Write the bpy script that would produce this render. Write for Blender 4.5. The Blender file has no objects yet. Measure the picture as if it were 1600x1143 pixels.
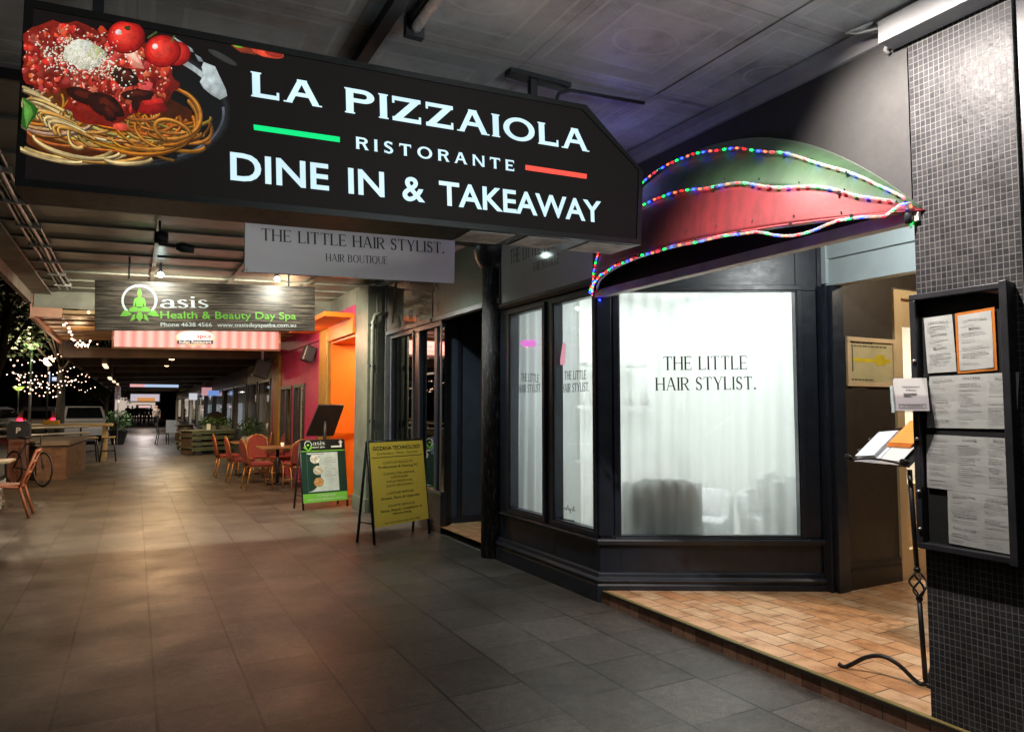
import bpy, bmesh, math, random
from mathutils import Vector as V, Matrix
random.seed(7)
R = math.radians
sc = bpy.context.scene
col = sc.collection

# ------------------------------------------------------------------ camera, sky, exposure
F_PX, CAM_H = 1092.0, 1.5
PITCH = math.atan(66 / F_PX); YAW = math.atan(590 / (F_PX / math.cos(PITCH)))
cd = bpy.data.cameras.new('camera'); cam = bpy.data.objects.new('camera', cd); col.objects.link(cam)
cam.location = (0, 0, CAM_H); cam.rotation_euler = (math.pi / 2 + PITCH, 0, -YAW)
cd.sensor_width = 36; cd.sensor_fit = 'HORIZONTAL'; cd.lens = F_PX / 1600 * 36; cd.clip_start = .05; cd.clip_end = 600
sc.camera = cam
wd = bpy.data.worlds.new('World'); sc.world = wd; wd.use_nodes = True
wn = wd.node_tree; sky = wn.nodes.new('ShaderNodeTexSky'); sky.sky_type = 'NISHITA'; sky.sun_disc = False
sky.sun_elevation = R(-9); sky.sun_rotation = R(200)
bgn = wn.nodes['Background']; wn.links.new(sky.outputs[0], bgn.inputs[0]); bgn.inputs[1].default_value = .05
sc.view_settings.view_transform = 'Standard'; sc.view_settings.look = 'None'; sc.view_settings.exposure = 0; sc.view_settings.gamma = 1
try:
    sc.cycles.use_denoising = True; sc.cycles.max_bounces = 8; sc.cycles.diffuse_bounces = 4; sc.cycles.glossy_bounces = 4
    sc.cycles.transparent_max_bounces = 12; sc.cycles.caustics_reflective = False; sc.cycles.caustics_refractive = False
    sc.cycles.sample_clamp_indirect = 4
except Exception: pass

# ------------------------------------------------------------------ picture pixel (1600 wide) -> place in the scene
_f = V((math.sin(YAW) * math.cos(PITCH), math.cos(YAW) * math.cos(PITCH), math.sin(PITCH)))
_r = V((math.cos(YAW), -math.sin(YAW), 0)); _u = _r.cross(_f); EYE = V((0, 0, CAM_H))
def ray(x, y): return _f + _r * ((x - 800) / F_PX) - _u * ((y - 571.5) / F_PX)
def og(x, y, z=0.): d = ray(x, y); return EYE + d * ((z - CAM_H) / d.z)
def ox(x, y, X): d = ray(x, y); return EYE + d * (X / d.x)
def oy(x, y, Y): d = ray(x, y); return EYE + d * (Y / d.y)
def op(x, y, p, n): d = ray(x, y); p = V(p); n = V(n); return EYE + d * ((p - EYE).dot(n) / d.dot(n))

# ------------------------------------------------------------------ materials
class NT:
    def __init__(s, name):
        s.m = bpy.data.materials.new(name); s.m.use_nodes = True; s.t = s.m.node_tree
        s.b = s.t.nodes['Principled BSDF']; s.o = s.t.nodes['Material Output']
    def n(s, ty, **kw):
        d = s.t.nodes.new(ty)
        for k, v in kw.items(): setattr(d, k, v)
        return d
    def set(s, sock, v):
        if hasattr(v, 'is_linked') or hasattr(v, 'links'): s.t.links.new(v, sock)
        elif v is not None: sock.default_value = v
    def ma(s, op_, a, b=None, c=None, clamp=False):
        d = s.n('ShaderNodeMath', operation=op_, use_clamp=clamp)
        for i, v in enumerate((a, b, c)):
            if v is not None: s.set(d.inputs[i], v)
        return d.outputs[0]
    def mix(s, f, a, b, mode='MIX'):
        d = s.n('ShaderNodeMix', data_type='RGBA', blend_type=mode)
        s.set(d.inputs[0], f); s.set(d.inputs[6], a); s.set(d.inputs[7], b); return d.outputs[2]
    def pos(s, obj=True):
        if obj: return s.n('ShaderNodeTexCoord').outputs['Object']
        return s.n('ShaderNodeNewGeometry').outputs['Position']
    def noise(s, vec, scale, detail=4, rough=.55, out=0):
        d = s.n('ShaderNodeTexNoise'); s.set(d.inputs['Vector'], vec); d.inputs['Scale'].default_value = scale
        d.inputs['Detail'].default_value = detail; d.inputs['Roughness'].default_value = rough; return d.outputs[out]
    def map(s, vec, scale=(1, 1, 1), loc=(0, 0, 0), rot=(0, 0, 0)):
        d = s.n('ShaderNodeMapping'); s.set(d.inputs[0], vec); d.inputs['Scale'].default_value = scale
        d.inputs['Location'].default_value = loc; d.inputs['Rotation'].default_value = rot; return d.outputs[0]
    def ramp(s, f, *st):
        d = s.n('ShaderNodeValToRGB'); s.set(d.inputs[0], f); e = d.color_ramp.elements
        while len(e) < len(st): e.new(.5)
        for i, (p, c) in enumerate(st): e[i].position = p; e[i].color = (c, c, c, 1) if isinstance(c, (int, float)) else (*c, 1)
        return d.outputs[0]
    def bump(s, h, strength=.3, dist=.01):
        d = s.n('ShaderNodeBump'); s.set(d.inputs['Height'], h); d.inputs['Strength'].default_value = strength
        d.inputs['Distance'].default_value = dist; s.t.links.new(d.outputs[0], s.b.inputs['Normal'])
    def sep(s, vec):
        d = s.n('ShaderNodeSeparateXYZ'); s.set(d.inputs[0], vec); return d.outputs
    def P(s, **kw):
        for k, v in kw.items(): s.set(s.b.inputs[k.replace('_', ' ')], v)

def c4(c): return (c[0], c[1], c[2], 1)
MATS = {}
def mat(name, c, rough=.6, metal=0., var=.18, scale=5., bump=.15, bscale=70., spec=.5, rvar=.12, coat=0., dist=.004):
    if name in MATS: return MATS[name]
    k = NT(name); p = k.pos()
    n = k.noise(p, scale, 5, .62)
    a = tuple(max(0, x * (1 - var)) for x in c); b = tuple(min(1, x * (1 + var)) for x in c)
    f = k.ramp(n, (.3, 0.), (.7, 1.))
    k.P(Base_Color=k.mix(f, c4(a), c4(b)), Metallic=metal, Coat_Weight=coat)
    k.b.inputs['Specular IOR Level'].default_value = spec
    k.P(Roughness=k.ma('ADD', k.ma('MULTIPLY', k.noise(p, scale * 2.7, 3), rvar * 2), rough - rvar, clamp=True))
    if bump: k.bump(k.noise(p, bscale, 3), bump, dist)
    MATS[name] = k.m; return k.m
def emit(name, c, s=1., gloss=False):
    if name in MATS: return MATS[name]
    k = NT(name); k.P(Base_Color=c4(tuple(x * .5 for x in c)), Emission_Color=c4(c), Emission_Strength=s, Roughness=.35 if gloss else .6)
    MATS[name] = k.m; return k.m
def glass(name, tint=(1, 1, 1), refl=1.0, rough=.02):
    if name in MATS: return MATS[name]
    k = NT(name); tr = k.n('ShaderNodeBsdfTransparent'); tr.inputs[0].default_value = c4(tint)
    gl = k.n('ShaderNodeBsdfGlossy'); gl.inputs['Roughness'].default_value = rough
    fr = k.n('ShaderNodeLayerWeight'); fr.inputs[0].default_value = .5
    ms = k.n('ShaderNodeMixShader'); k.t.links.new(k.ma('MULTIPLY', k.ma('ADD', .035, k.ma('MULTIPLY', k.ma('POWER', fr.outputs['Facing'], 5.), .9)), refl, clamp=True), ms.inputs[0])
    k.t.links.new(tr.outputs[0], ms.inputs[1]); k.t.links.new(gl.outputs[0], ms.inputs[2]); k.t.links.new(ms.outputs[0], k.o.inputs[0])
    MATS[name] = k.m; return k.m
def vcol(name, s=1., emitting=True, rough=.5):
    k = NT(name); a = k.n('ShaderNodeVertexColor'); a.layer_name = 'print'
    if emitting:
        n = k.ramp(k.noise(k.pos(), 34, 7, .75), (.3, .55), (.5, 1.), (.68, 1.3)); n2 = k.ramp(k.noise(k.pos(), 7, 4), (.3, (.80, .86, .92)), (.7, (1.1, 1.05, .98)))
        k.P(Base_Color=(.02, .02, .02, 1), Emission_Color=k.mix(1., k.mix(1., a.outputs[0], n, 'MULTIPLY'), n2, 'MULTIPLY'), Emission_Strength=s, Roughness=.3)
    else: k.P(Base_Color=a.outputs[0], Roughness=rough)
    return k.m

# ------------------------------------------------------------------ mesh building
class MB:
    def __init__(s): s.v = []; s.f = []; s.mi = []; s.cl = []; s.cur = 0; s.c = None; s.sm = []; s.smooth = False
    def add(s, vs, fs):
        o = len(s.v); s.v += [V(p) for p in vs]
        for f in fs: s.f.append([i + o for i in f]); s.mi.append(s.cur); s.cl.append(s.c); s.sm.append(s.smooth)
        return s
    def box(s, c, d, M=None):
        x, y, z = (k / 2 for k in d); c = V(c)
        vs = [V((a, b, e)) for a in (-x, x) for b in (-y, y) for e in (-z, z)]
        if M is not None: vs = [M @ p for p in vs]
        return s.add([p + c for p in vs], [(0, 1, 3, 2), (4, 6, 7, 5), (0, 4, 5, 1), (2, 3, 7, 6), (0, 2, 6, 4), (1, 5, 7, 3)])
    def b2(s, lo, hi): return s.box([(a + b) / 2 for a, b in zip(lo, hi)], [abs(b - a) for a, b in zip(lo, hi)])
    def slab(s, o, ex, ey, ez, u0, u1, v0, v1, w0, w1):
        o, ex, ey, ez = V(o), V(ex), V(ey), V(ez)
        vs = [o + ex * u + ey * v + ez * w for u in (u0, u1) for v in (v0, v1) for w in (w0, w1)]
        return s.add(vs, [(0, 1, 3, 2), (4, 6, 7, 5), (0, 4, 5, 1), (2, 3, 7, 6), (0, 2, 6, 4), (1, 5, 7, 3)])
    def quad(s, *p): return s.add(p, [tuple(range(len(p)))])
    def prism(s, poly, o, ex, ey, ez, h):
        o, ex, ey, ez = V(o), V(ex), V(ey), V(ez); n = len(poly)
        a = [o + ex * p[0] + ey * p[1] for p in poly]
        return s.add(a + [p + ez * h for p in a], [tuple(range(n))[::-1], tuple(range(n, 2 * n))] + [(i, (i + 1) % n, n + (i + 1) % n, n + i) for i in range(n)])
    def tube(s, pts, r, n=8, cap=True, closed=False):
        pts = [V(p) for p in pts]; m = len(pts); rs = r if isinstance(r, (list, tuple)) else [r] * m; vs = []; prev = None
        for i, p in enumerate(pts):
            a = pts[i - 1] if (i > 0 or closed) else p; b = pts[(i + 1) % m] if (i < m - 1 or closed) else p
            t = (b - a); t = t.normalized() if t.length > 1e-9 else V((0, 0, 1))
            if prev is None: q = t.cross(V((0, 0, 1)) if abs(t.z) < .9 else V((1, 0, 0))).normalized()
            else:
                q = prev - t * prev.dot(t); q = q.normalized() if q.length > 1e-6 else t.orthogonal().normalized()
            prev = q; w = t.cross(q)
            vs += [p + (q * math.cos(k / n * math.tau) + w * math.sin(k / n * math.tau)) * rs[i] for k in range(n)]
        fs = [(i * n + k, i * n + (k + 1) % n, (i + 1) % m * n + (k + 1) % n, (i + 1) % m * n + k) for i in range(m if closed else m - 1) for k in range(n)]
        if cap and not closed: fs += [tuple(range(n))[::-1], tuple(range((m - 1) * n, m * n))]
        s.smooth = True; s.add(vs, fs); s.smooth = False; return s
    def lathe(s, c, prof, n=20):
        c = V(c); vs = [c + V((r * math.cos(k / n * math.tau), r * math.sin(k / n * math.tau), z)) for r, z in prof for k in range(n)]; m = len(prof)
        s.smooth = True
        s.add(vs, [(i * n + k, i * n + (k + 1) % n, (i + 1) * n + (k + 1) % n, (i + 1) * n + k) for i in range(m - 1) for k in range(n)] + [tuple(range(n))[::-1], tuple(range((m - 1) * n, m * n))])
        s.smooth = False; return s
    def ball(s, c, r, n=8, m=5, sz=(1, 1, 1)):
        c = V(c); vs = [c + V((0, 0, -r * sz[2]))]; fs = []
        for i in range(1, m):
            a = -math.pi / 2 + math.pi * i / m
            vs += [c + V((r * math.cos(a) * math.cos(k / n * math.tau) * sz[0], r * math.cos(a) * math.sin(k / n * math.tau) * sz[1], r * math.sin(a) * sz[2])) for k in range(n)]
        vs.append(c + V((0, 0, r * sz[2]))); L = len(vs) - 1
        for k in range(n):
            k2 = (k + 1) % n; fs.append((0, 1 + k2, 1 + k)); fs.append((L, 1 + (m - 2) * n + k, 1 + (m - 2) * n + k2))
            for i in range(m - 2): fs.append((1 + i * n + k, 1 + i * n + k2, 1 + (i + 1) * n + k2, 1 + (i + 1) * n + k))
        s.smooth = True; s.add(vs, fs); s.smooth = False; return s
    def sweep(s, prof, path, z0=0):
        """profile of (outward, height) swept along a plan polyline; outward is to the right of the path direction"""
        path = [V((p[0], p[1], 0)) for p in path]; m = len(path); k = len(prof); vs = []
        for i, p in enumerate(path):
            d0 = (path[i] - path[i - 1]).normalized() if i else None; d1 = (path[i + 1] - path[i]).normalized() if i < m - 1 else None
            n0 = V((d0.y, -d0.x, 0)) if d0 else None; n1 = V((d1.y, -d1.x, 0)) if d1 else None
            nn = (n0 or n1) if not (n0 and n1) else (n0 + n1) / (1 + n0.dot(n1))
            vs += [p + nn * a + V((0, 0, b + z0)) for a, b in prof]
        fs = [(i * k + j, i * k + (j + 1) % k, (i + 1) * k + (j + 1) % k, (i + 1) * k + j) for i in range(m - 1) for j in range(k)]
        fs += [tuple(range(k))[::-1], tuple(range((m - 1) * k, m * k))]
        return s.add(vs, fs)
    def wall(s, o, ex, ey, n, U, W, holes, t0, t1):
        us = sorted({U[0], U[1], *[h[0] for h in holes], *[h[1] for h in holes]}); ws = sorted({W[0], W[1], *[h[2] for h in holes], *[h[3] for h in holes]})
        for i in range(len(us) - 1):
            for j in range(len(ws) - 1):
                cu, cw = (us[i] + us[i + 1]) / 2, (ws[j] + ws[j + 1]) / 2
                if any(h[0] < cu < h[1] and h[2] < cw < h[3] for h in holes): continue
                s.slab(o, ex, ey, n, us[i], us[i + 1], ws[j], ws[j + 1], t0, t1)
        return s
    def frame(s, o, ex, ey, n, u0, u1, v0, v1, w, t0, t1):
        s.slab(o, ex, ey, n, u0, u1, v1 - w, v1, t0, t1); s.slab(o, ex, ey, n, u0, u1, v0, v0 + w, t0, t1)
        s.slab(o, ex, ey, n, u0, u0 + w, v0 + w, v1 - w, t0, t1); s.slab(o, ex, ey, n, u1 - w, u1, v0 + w, v1 - w, t0, t1); return s
    def polys(s, ps, o, ex, ey, sx, sy, n=None, step=0.):
        o, ex, ey = V(o), V(ex), V(ey); n = V(n) if n is not None else ex.cross(ey)
        for i, (vs, fs) in enumerate(ps): s.add([o + ex * (p[0] * sx) + ey * (p[1] * sy) + n * (step * i) for p in vs], fs)
        return s
    def build(s, name, m=None, parent=None, world=True, bevel=0., smooth=None, label=None):
        me = bpy.data.meshes.new(name); me.from_pydata([tuple(p) for p in s.v], [], s.f); me.update()
        ms = m if isinstance(m, (list, tuple)) else [m]
        for q in ms:
            if q: me.materials.append(q)
        me.polygons.foreach_set('material_index', [min(i, len(ms) - 1) for i in s.mi])
        me.polygons.foreach_set('use_smooth', [bool(q) if smooth is None else smooth for q in s.sm])
        if any(c is not None for c in s.cl):
            at = me.color_attributes.new('print', 'FLOAT_COLOR', 'CORNER'); arr = []
            for p, c in zip(s.f, s.cl):
                if isinstance(c, list):
                    for q in c: arr += list(c4(q))
                else: arr += list(c4(c or (0, 0, 0))) * len(p)
            at.data.foreach_set('color', arr)
        o = bpy.data.objects.new(name, me); col.objects.link(o)
        if parent is not None:
            o.parent = parent
            if world: o.matrix_parent_inverse = WM[parent.name].inverted()
            WM[o.name] = WM[parent.name].copy() if not world else Matrix.Identity(4)
        else: WM[o.name] = Matrix.Identity(4)
        if bevel:
            b = o.modifiers.new('edge', 'BEVEL'); b.width = bevel; b.segments = 2; b.limit_method = 'ANGLE'
        if label: o['label'] = label
        return o
WM = {}
def smooth(pts, n=5):
    p = [V(q) for q in pts]; out = []
    for i in range(len(p) - 1):
        a, b, c, d = p[max(0, i - 1)], p[i], p[i + 1], p[min(len(p) - 1, i + 2)]
        for k in range(n):
            t = k / n; out.append(.5 * (2 * b + (c - a) * t + (2 * a - 5 * b + 4 * c - d) * t * t + (3 * b - a - 3 * c + d) * t ** 3))
    return out + [p[-1]]
def tag(o, label=None, cat=None, group=None, kind=None):
    for k, v in (('label', label), ('category', cat), ('group', group), ('kind', kind)):
        if v: o[k] = v
    return o
def thing(name, label, cat, loc=(0, 0, 0), rz=0., group=None):
    o = bpy.data.objects.new(name, None); col.objects.link(o); o.location = loc; o.rotation_euler = (0, 0, rz); o.empty_display_size = .1
    WM[o.name] = Matrix.Translation(V(loc)) @ Matrix.Rotation(rz, 4, 'Z'); return tag(o, label, cat, group)
def kids(o): return [c for c in bpy.data.objects if c.parent == o]
def dup(o, loc, rz, label, sc_=None):
    def cp(a, par):
        c = a.copy(); col.objects.link(c)
        if par is not None: c.parent = par
        for k in KID.setdefault(a.name, [k.name for k in kids(a)]): cp(bpy.data.objects[k], c)
        return c
    c = cp(o, None); c.location = loc; c.rotation_euler = (0, 0, rz); c['label'] = label
    if sc_: c.scale = (sc_,) * 3
    return c
KID = {}
def solo(mb, name, m, label, cat, group=None, kind=None, **kw):
    return tag(mb.build(name, m, **kw), label, cat, group, kind)
def lamp(name, kind, loc, energy, color=(1, 1, 1), size=.05, aim=None, spot=None, blend=.3, sx=None, sy=None, parent=None, spread=None):
    l = bpy.data.lights.new(name, kind); l.energy = energy; l.color = color
    if kind == 'AREA':
        if sx: l.shape = 'RECTANGLE'; l.size = sx; l.size_y = sy
        else: l.size = size
        if spread: l.spread = R(spread)
    else: l.shadow_soft_size = size
    if kind == 'SPOT': l.spot_size = R(spot); l.spot_blend = blend
    o = bpy.data.objects.new(name, l); col.objects.link(o); o.location = loc
    if aim is not None: o.rotation_euler = (V(aim) - V(loc)).to_track_quat('-Z', 'Y').to_euler()
    return o

# ------------------------------------------------------------------ lettering
_tc = {}
def text2d(s, bold=0., space=1.):
    """built-in typeface outline, cap height 1, starting at x = 0"""
    key = (s, bold, space)
    if key in _tc: return _tc[key]
    cu = bpy.data.curves.new('lettering', 'FONT'); cu.body = s; cu.offset = bold; cu.space_character = space; cu.resolution_u = 4; cu.fill_mode = 'FRONT'
    o = bpy.data.objects.new('lettering', cu); col.objects.link(o)
    me = bpy.data.meshes.new_from_object(o.evaluated_get(bpy.context.evaluated_depsgraph_get()))
    vs = [(v.co.x, v.co.y) for v in me.vertices]; fs = [tuple(p.vertices) for p in me.polygons]
    bpy.data.objects.remove(o); bpy.data.meshes.remove(me); bpy.data.curves.remove(cu)
    x0 = min(v[0] for v in vs); w = max(v[0] for v in vs) - x0; k = .7
    r = ([([((v[0] - x0) / k, v[1] / k) for v in vs], fs)], w / k); _tc[key] = r; return r

def _seg(x0, y0, x1, y1, w0, w1=None):
    w1 = w0 if w1 is None else w1; dx, dy = x1 - x0, y1 - y0; L = math.hypot(dx, dy); nx, ny = -dy / L / 2, dx / L / 2
    return ([(x0 + nx * w0, y0 + ny * w0), (x0 - nx * w0, y0 - ny * w0), (x1 - nx * w1, y1 - ny * w1), (x1 + nx * w1, y1 + ny * w1)], [(0, 1, 2, 3)])
def _diag(xa, ya, xb, yb, w):
    return ([(xa - w / 2, ya), (xa + w / 2, ya), (xb + w / 2, yb), (xb - w / 2, yb)], [(0, 1, 2, 3)])
def _bx(x0, y0, x1, y1): return ([(x0, y0), (x1, y0), (x1, y1), (x0, y1)], [(0, 1, 2, 3)])
def _arc(cx, cy, rx, ry, a0, a1, tw, tn, n=18):
    vs = []
    for i in range(n + 1):
        a = R(a0 + (a1 - a0) * i / n); c, q = math.cos(a), math.sin(a)
        vs += [(cx + rx * c, cy + ry * q), (cx + (rx - tw) * c, cy + (ry - tn) * q)]
    return (vs, [(2 * i, 2 * i + 1, 2 * i + 3, 2 * i + 2) for i in range(n)])
def glyph(ch, T, t, sl, sh, W):
    """roman capital from strokes: T thick, t thin, sl serif length, sh serif thickness, W width factor -> (polygons, advance)"""
    def st(x, y0=0., y1=1., w=T, a=True, b=True):
        p = [_bx(x, y0, x + w, y1)]
        if a: p.append(_bx(x - sl, y0, x + w + sl, y0 + sh))
        if b: p.append(_bx(x - sl, y1 - sh, x + w + sl, y1))
        return p
    def tick(x, y0, y1): return [_bx(x, y0, x + sh * 1.2, y1)]
    p = []; w = .6 * W
    if ch == 'T': p = st(w / 2 - T / 2, b=False) + [_bx(0, 1 - t, w, 1)] + tick(0, 1 - t - .13, 1) + tick(w - sh * 1.2, 1 - t - .13, 1)
    elif ch == 'H': w = .66 * W; p = st(0) + st(w - T) + [_bx(T, .5 - t / 2, w - T, .5 + t / 2)]
    elif ch == 'E': w = .5 * W; p = st(0) + [_bx(T, 1 - t, w, 1), _bx(T, .5 - t / 2, w * .8, .5 + t / 2), _bx(T, 0, w, t)] + tick(w - sh * 1.2, 1 - t - .13, 1) + tick(w - sh * 1.2, 0, t + .13) + tick(w * .8 - sh, .42, .58)
    elif ch == 'L': w = .5 * W; p = st(0) + [_bx(T, 0, w, t)] + tick(w - sh * 1.2, 0, t + .14)
    elif ch == 'I': w = T; p = st(0)
    elif ch == 'A':
        w = .7 * W; p = [_diag(t / 2 + .02, 0, w / 2 - T * .2, 1, t), _diag(w - T / 2 - .02, 0, w / 2, 1, T), _bx(w * .24, .3, w * .74, .3 + t)]
        p += [_bx(-sl, 0, t + sl, sh), _bx(w - T - sl, 0, w + sl, sh)]
        if W > 1.05: p.append(_bx(w / 2 - T * .75, 1 - sh, w / 2 + T * .6, 1))
    elif ch in 'RPB':
        w = .56 * W; p = st(0)
        top = 1.; mid = .46 if ch != 'B' else .5
        cy = (top + mid) / 2; ry = (top - mid) / 2; rx = min(ry * 1.15, w - T); bx_ = w - rx - (.03 if ch == 'B' else 0)
        p += [_bx(T, 1 - t, bx_, 1), _bx(T, mid, bx_, mid + t), _arc(bx_, cy, rx, ry, -90, 90, T, t)]
        if ch == 'R': p += [_diag(w + .04 - T / 2, 0, bx_ + .02, mid + t / 2, T), _bx(w - T, 0, w + .04 + sl, sh)]
        if ch == 'B':
            ry2 = (mid + t) / 2; bx2 = w - rx + .02; p += [_bx(T, 0, bx2, t), _arc(bx2, ry2, rx, ry2, -90, 90, T, t)]
    elif ch == 'S':
        w = .46 * W; r1 = .265; p = [_arc(w / 2, 1 - r1, w / 2 * .93, r1 + .02, 25, 262, T * .9, t), _arc(w / 2, r1, w / 2, r1 + .02, -155, 82, T * .9, t)]
        p += [_seg(w * .26, .63, w * .76, .42, T * 1.0)] + tick(w * .84, .76, .98) + tick(w * .04, .02, .25)
    elif ch == 'Y':
        w = .66 * W; p = st(w / 2 - T / 2, 0, .46, b=False) + [_diag(w / 2, .42, T / 2 + .02, 1, T), _diag(w / 2 + T * .2, .42, w - t / 2 - .03, 1, t), _bx(-sl, 1 - sh, T + sl, 1), _bx(w - t - .04 - sl, 1 - sh, w + sl, 1)]
    elif ch in 'OQ':
        w = .78 * W; p = [_arc(w / 2, .5, w / 2, .52, 0, 360, T, t, 36)]
        if ch == 'Q': p.append(_seg(w * .5, .1, w * .9, -.16, T * .7, t))
    elif ch == 'U': w = .62 * W; rx = w / 2; p = st(0, .34, 1, a=False) + st(w - t, .34, 1, t, a=False) + [_arc(rx, .34, rx, .36, 180, 360, (T + t) / 2, t)]
    elif ch == 'N': w = .66 * W; p = st(0, w=t, b=False) + st(w - t, w=t, a=False) + [_diag(w - T / 2, 0, T / 2 - .02, 1, T), _bx(-sl, 1 - sh, T, 1)]
    elif ch == 'Z': w = .6 * W; p = [_bx(0, 1 - t, w, 1), _bx(0, 0, w, t), _diag(T * .6, t * .5, w - T * .6, 1 - t * .5, T * 1.25)] + tick(0, 1 - t - .12, 1) + tick(w - sh * 1.2, 0, t + .12)
    elif ch == '.': w = .14; p = [_arc(.07, .07, .085, .085, 0, 360, .085, .085, 12)]
    elif ch == ' ': w = .28 * W
    elif ch == 'a':
        w = .46; p = [_bx(w - T, 0, w, .46), _arc(w * .55, .45, w * .45, .23, 0, 165, T, t * 1.3), _arc(w * .5, .17, w * .5, .2, 40, 330, T, t * 1.2), _seg(w - T * .6, .06, w + .09, .04, t * 1.3)]
    elif ch == 's': w = .37; p = [_arc(w / 2, .49, w * .45, .175, 20, 262, T * .85, t * 1.2), _arc(w / 2, .165, w * .5, .18, -160, 82, T * .85, t * 1.2), _seg(w * .26, .43, w * .76, .25, T)]
    elif ch == 'i': w = T; p = st(0, 0, .64, b=False) + [_bx(-sl, .6, T, .64), _arc(T / 2, .86, .075, .075, 0, 360, .075, .075, 12)]
    return p, w
STY = {'roman': (.125, .052, .055, .036, 1., .13), 'romanb': (.15, .085, .04, .05, 1., .12), 'copper': (.20, .165, .035, .055, 1.38, .15), 'copper2': (.19, .15, .02, .04, 1.3, .42), 'news': (.115, .04, .06, .035, 1., .1)}
def serif2d(s, sty):
    T, t, sl, sh, W, sp = STY[sty]; x = 0; out = []
    for ch in s:
        p, w = glyph(ch, T, t, sl, sh, W)
        out += [([(a + x, b) for a, b in vs], fs) for vs, fs in p]; x += w + sp
    return out, x - sp
def put(mb, s, p0, p1, h, n, style=None, bold=0., space=1., lift=.001, up=None):
    """write s from p0 to p1 (baseline) with cap height h on a plane of normal n"""
    p0, p1, n = V(p0), V(p1), V(n).normalized(); ex = (p1 - p0).normalized(); ey = n.cross(ex).normalized() if up is None else V(up)
    ps, w = serif2d(s, style) if style else text2d(s, bold, space)
    mb.polys(ps, p0 + n * lift, ex, ey, (p1 - p0).length / w, h, n, .00003 if style else 0.)
    return mb
def lines(mb, o, ex, ey, n, w, h, rows, lift=.0008, frac=(.4, 1.), th=.5, gap=.25, rnd=random):
    """print too small to read: rows of word-length marks"""
    o, ex, ey, n = V(o), V(ex), V(ey), V(n); ph = h / rows
    for i in range(rows):
        if rnd.random() < gap: continue
        x = 0; end = w * rnd.uniform(*frac)
        while x < end:
            l = min(rnd.uniform(.03, .14) * w, end - x + .001)
            a = o + ex * x + ey * (-(i + .75) * ph) + n * lift
            mb.quad(a, a + ex * l, a + ex * l + ey * ph * th, a + ey * ph * th); x += l + .018 * w
    return mb
# ------------------------------------------------------------------ ground
XF = 3.25                                     # building line
def m_paving():
    k = NT('paving'); p = k.pos(); x, y, z = k.sep(p); S = .4455
    cx = k.ma('DIVIDE', k.ma('SUBTRACT', x, .138), S); ix = k.ma('FLOOR', cx); fx = k.ma('FRACT', cx)
    wn_ = k.n('ShaderNodeTexWhiteNoise', noise_dimensions='1D'); k.set(wn_.inputs['W'], ix)
    cy = k.ma('ADD', k.ma('DIVIDE', y, S * 1.0), k.ma('MULTIPLY', wn_.outputs[0], .35)); iy = k.ma('FLOOR', cy); fy = k.ma('FRACT', cy)
    ed = lambda f: k.ma('MINIMUM', f, k.ma('SUBTRACT', 1., f))
    w2 = k.n('ShaderNodeTexWhiteNoise', noise_dimensions='2D'); cb = k.n('ShaderNodeCombineXYZ'); k.set(cb.inputs[0], ix); k.set(cb.inputs[1], iy); k.set(w2.inputs['Vector'], cb.outputs[0])
    wob = k.ma('MULTIPLY', k.ma('SUBTRACT', k.noise(p, 9, 3), .5), .012)
    # some joints are tight and grit-filled, some open: fade them along their length
    op_ = k.ramp(k.noise(p, 1.3, 3), (.38, .15), (.62, 1.))
    jx = k.ma('MULTIPLY', k.ma('LESS_THAN', k.ma('ADD', ed(fx), wob), .016), k.ma('ADD', k.ma('MULTIPLY', op_, .7), .3))
    jy = k.ma('MULTIPLY', k.ma('LESS_THAN', k.ma('ADD', ed(fy), wob), .0105), op_)
    j = k.ma('MAXIMUM', jx, jy)
    base = k.ramp(w2.outputs[0], (0., (.052, .045, .039)), (.5, (.070, .060, .051)), (1., (.092, .080, .069)))
    st = k.ramp(k.noise(p, 1.1, 8, .7), (.28, .5), (.5, .95), (.72, 1.3))
    gr = k.ramp(k.noise(p, 85, 5, .8), (.3, .4), (.5, 1.), (.7, 1.7))
    gum = k.ramp(k.n('ShaderNodeTexVoronoi').outputs[0], (.0, 1.), (1., 1.))
    md = k.ramp(k.noise(p, 19, 6, .75), (.32, .62), (.5, 1.), (.66, 1.38)); c = k.mix(1., k.mix(1., k.mix(1., base, st, 'MULTIPLY'), gr, 'MULTIPLY'), md, 'MULTIPLY')
    vo = k.n('ShaderNodeTexVoronoi'); vo.inputs['Scale'].default_value = 3.1; k.set(vo.inputs['Vector'], p)
    spot = k.ma('LESS_THAN', vo.outputs['Distance'], .06)
    c = k.mix(k.ma('MULTIPLY', spot, .6), c, (.02, .018, .016, 1))
    c = k.mix(k.ma('MULTIPLY', j, .98), c, (.004, .004, .004, 1))
    k.P(Base_Color=c, Roughness=k.ma('ADD', k.ma('MULTIPLY', k.noise(p, 1.7, 7), .45), .20))
    k.b.inputs['Specular IOR Level'].default_value = .6
    k.bump(k.ma('SUBTRACT', k.ma('ADD', k.ma('MULTIPLY', k.noise(p, 190, 3), .25), k.ma('MULTIPLY', k.noise(p, 4, 3), .2)), k.ma('MULTIPLY', j, 1.6)), .85, .005)
    return k.m
M_PAVE = m_paving()
M_ASPH = mat('asphalt', (.045, .044, .046), .62, scale=2.5, bscale=160, bump=.5, dist=.006)
M_CONC = mat('kerb_concrete', (.23, .22, .20), .8, scale=6, bump=.3)
g = MB(); g.quad((-220, -60, -.135), (260, -60, -.135), (260, 420, -.135), (-220, 420, -.135)); tag(g.build('road', M_ASPH), kind='structure')
KP = [(-2.55, -12), (-2.55, 31), (-.95, 35), (-.95, 130)]
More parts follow.
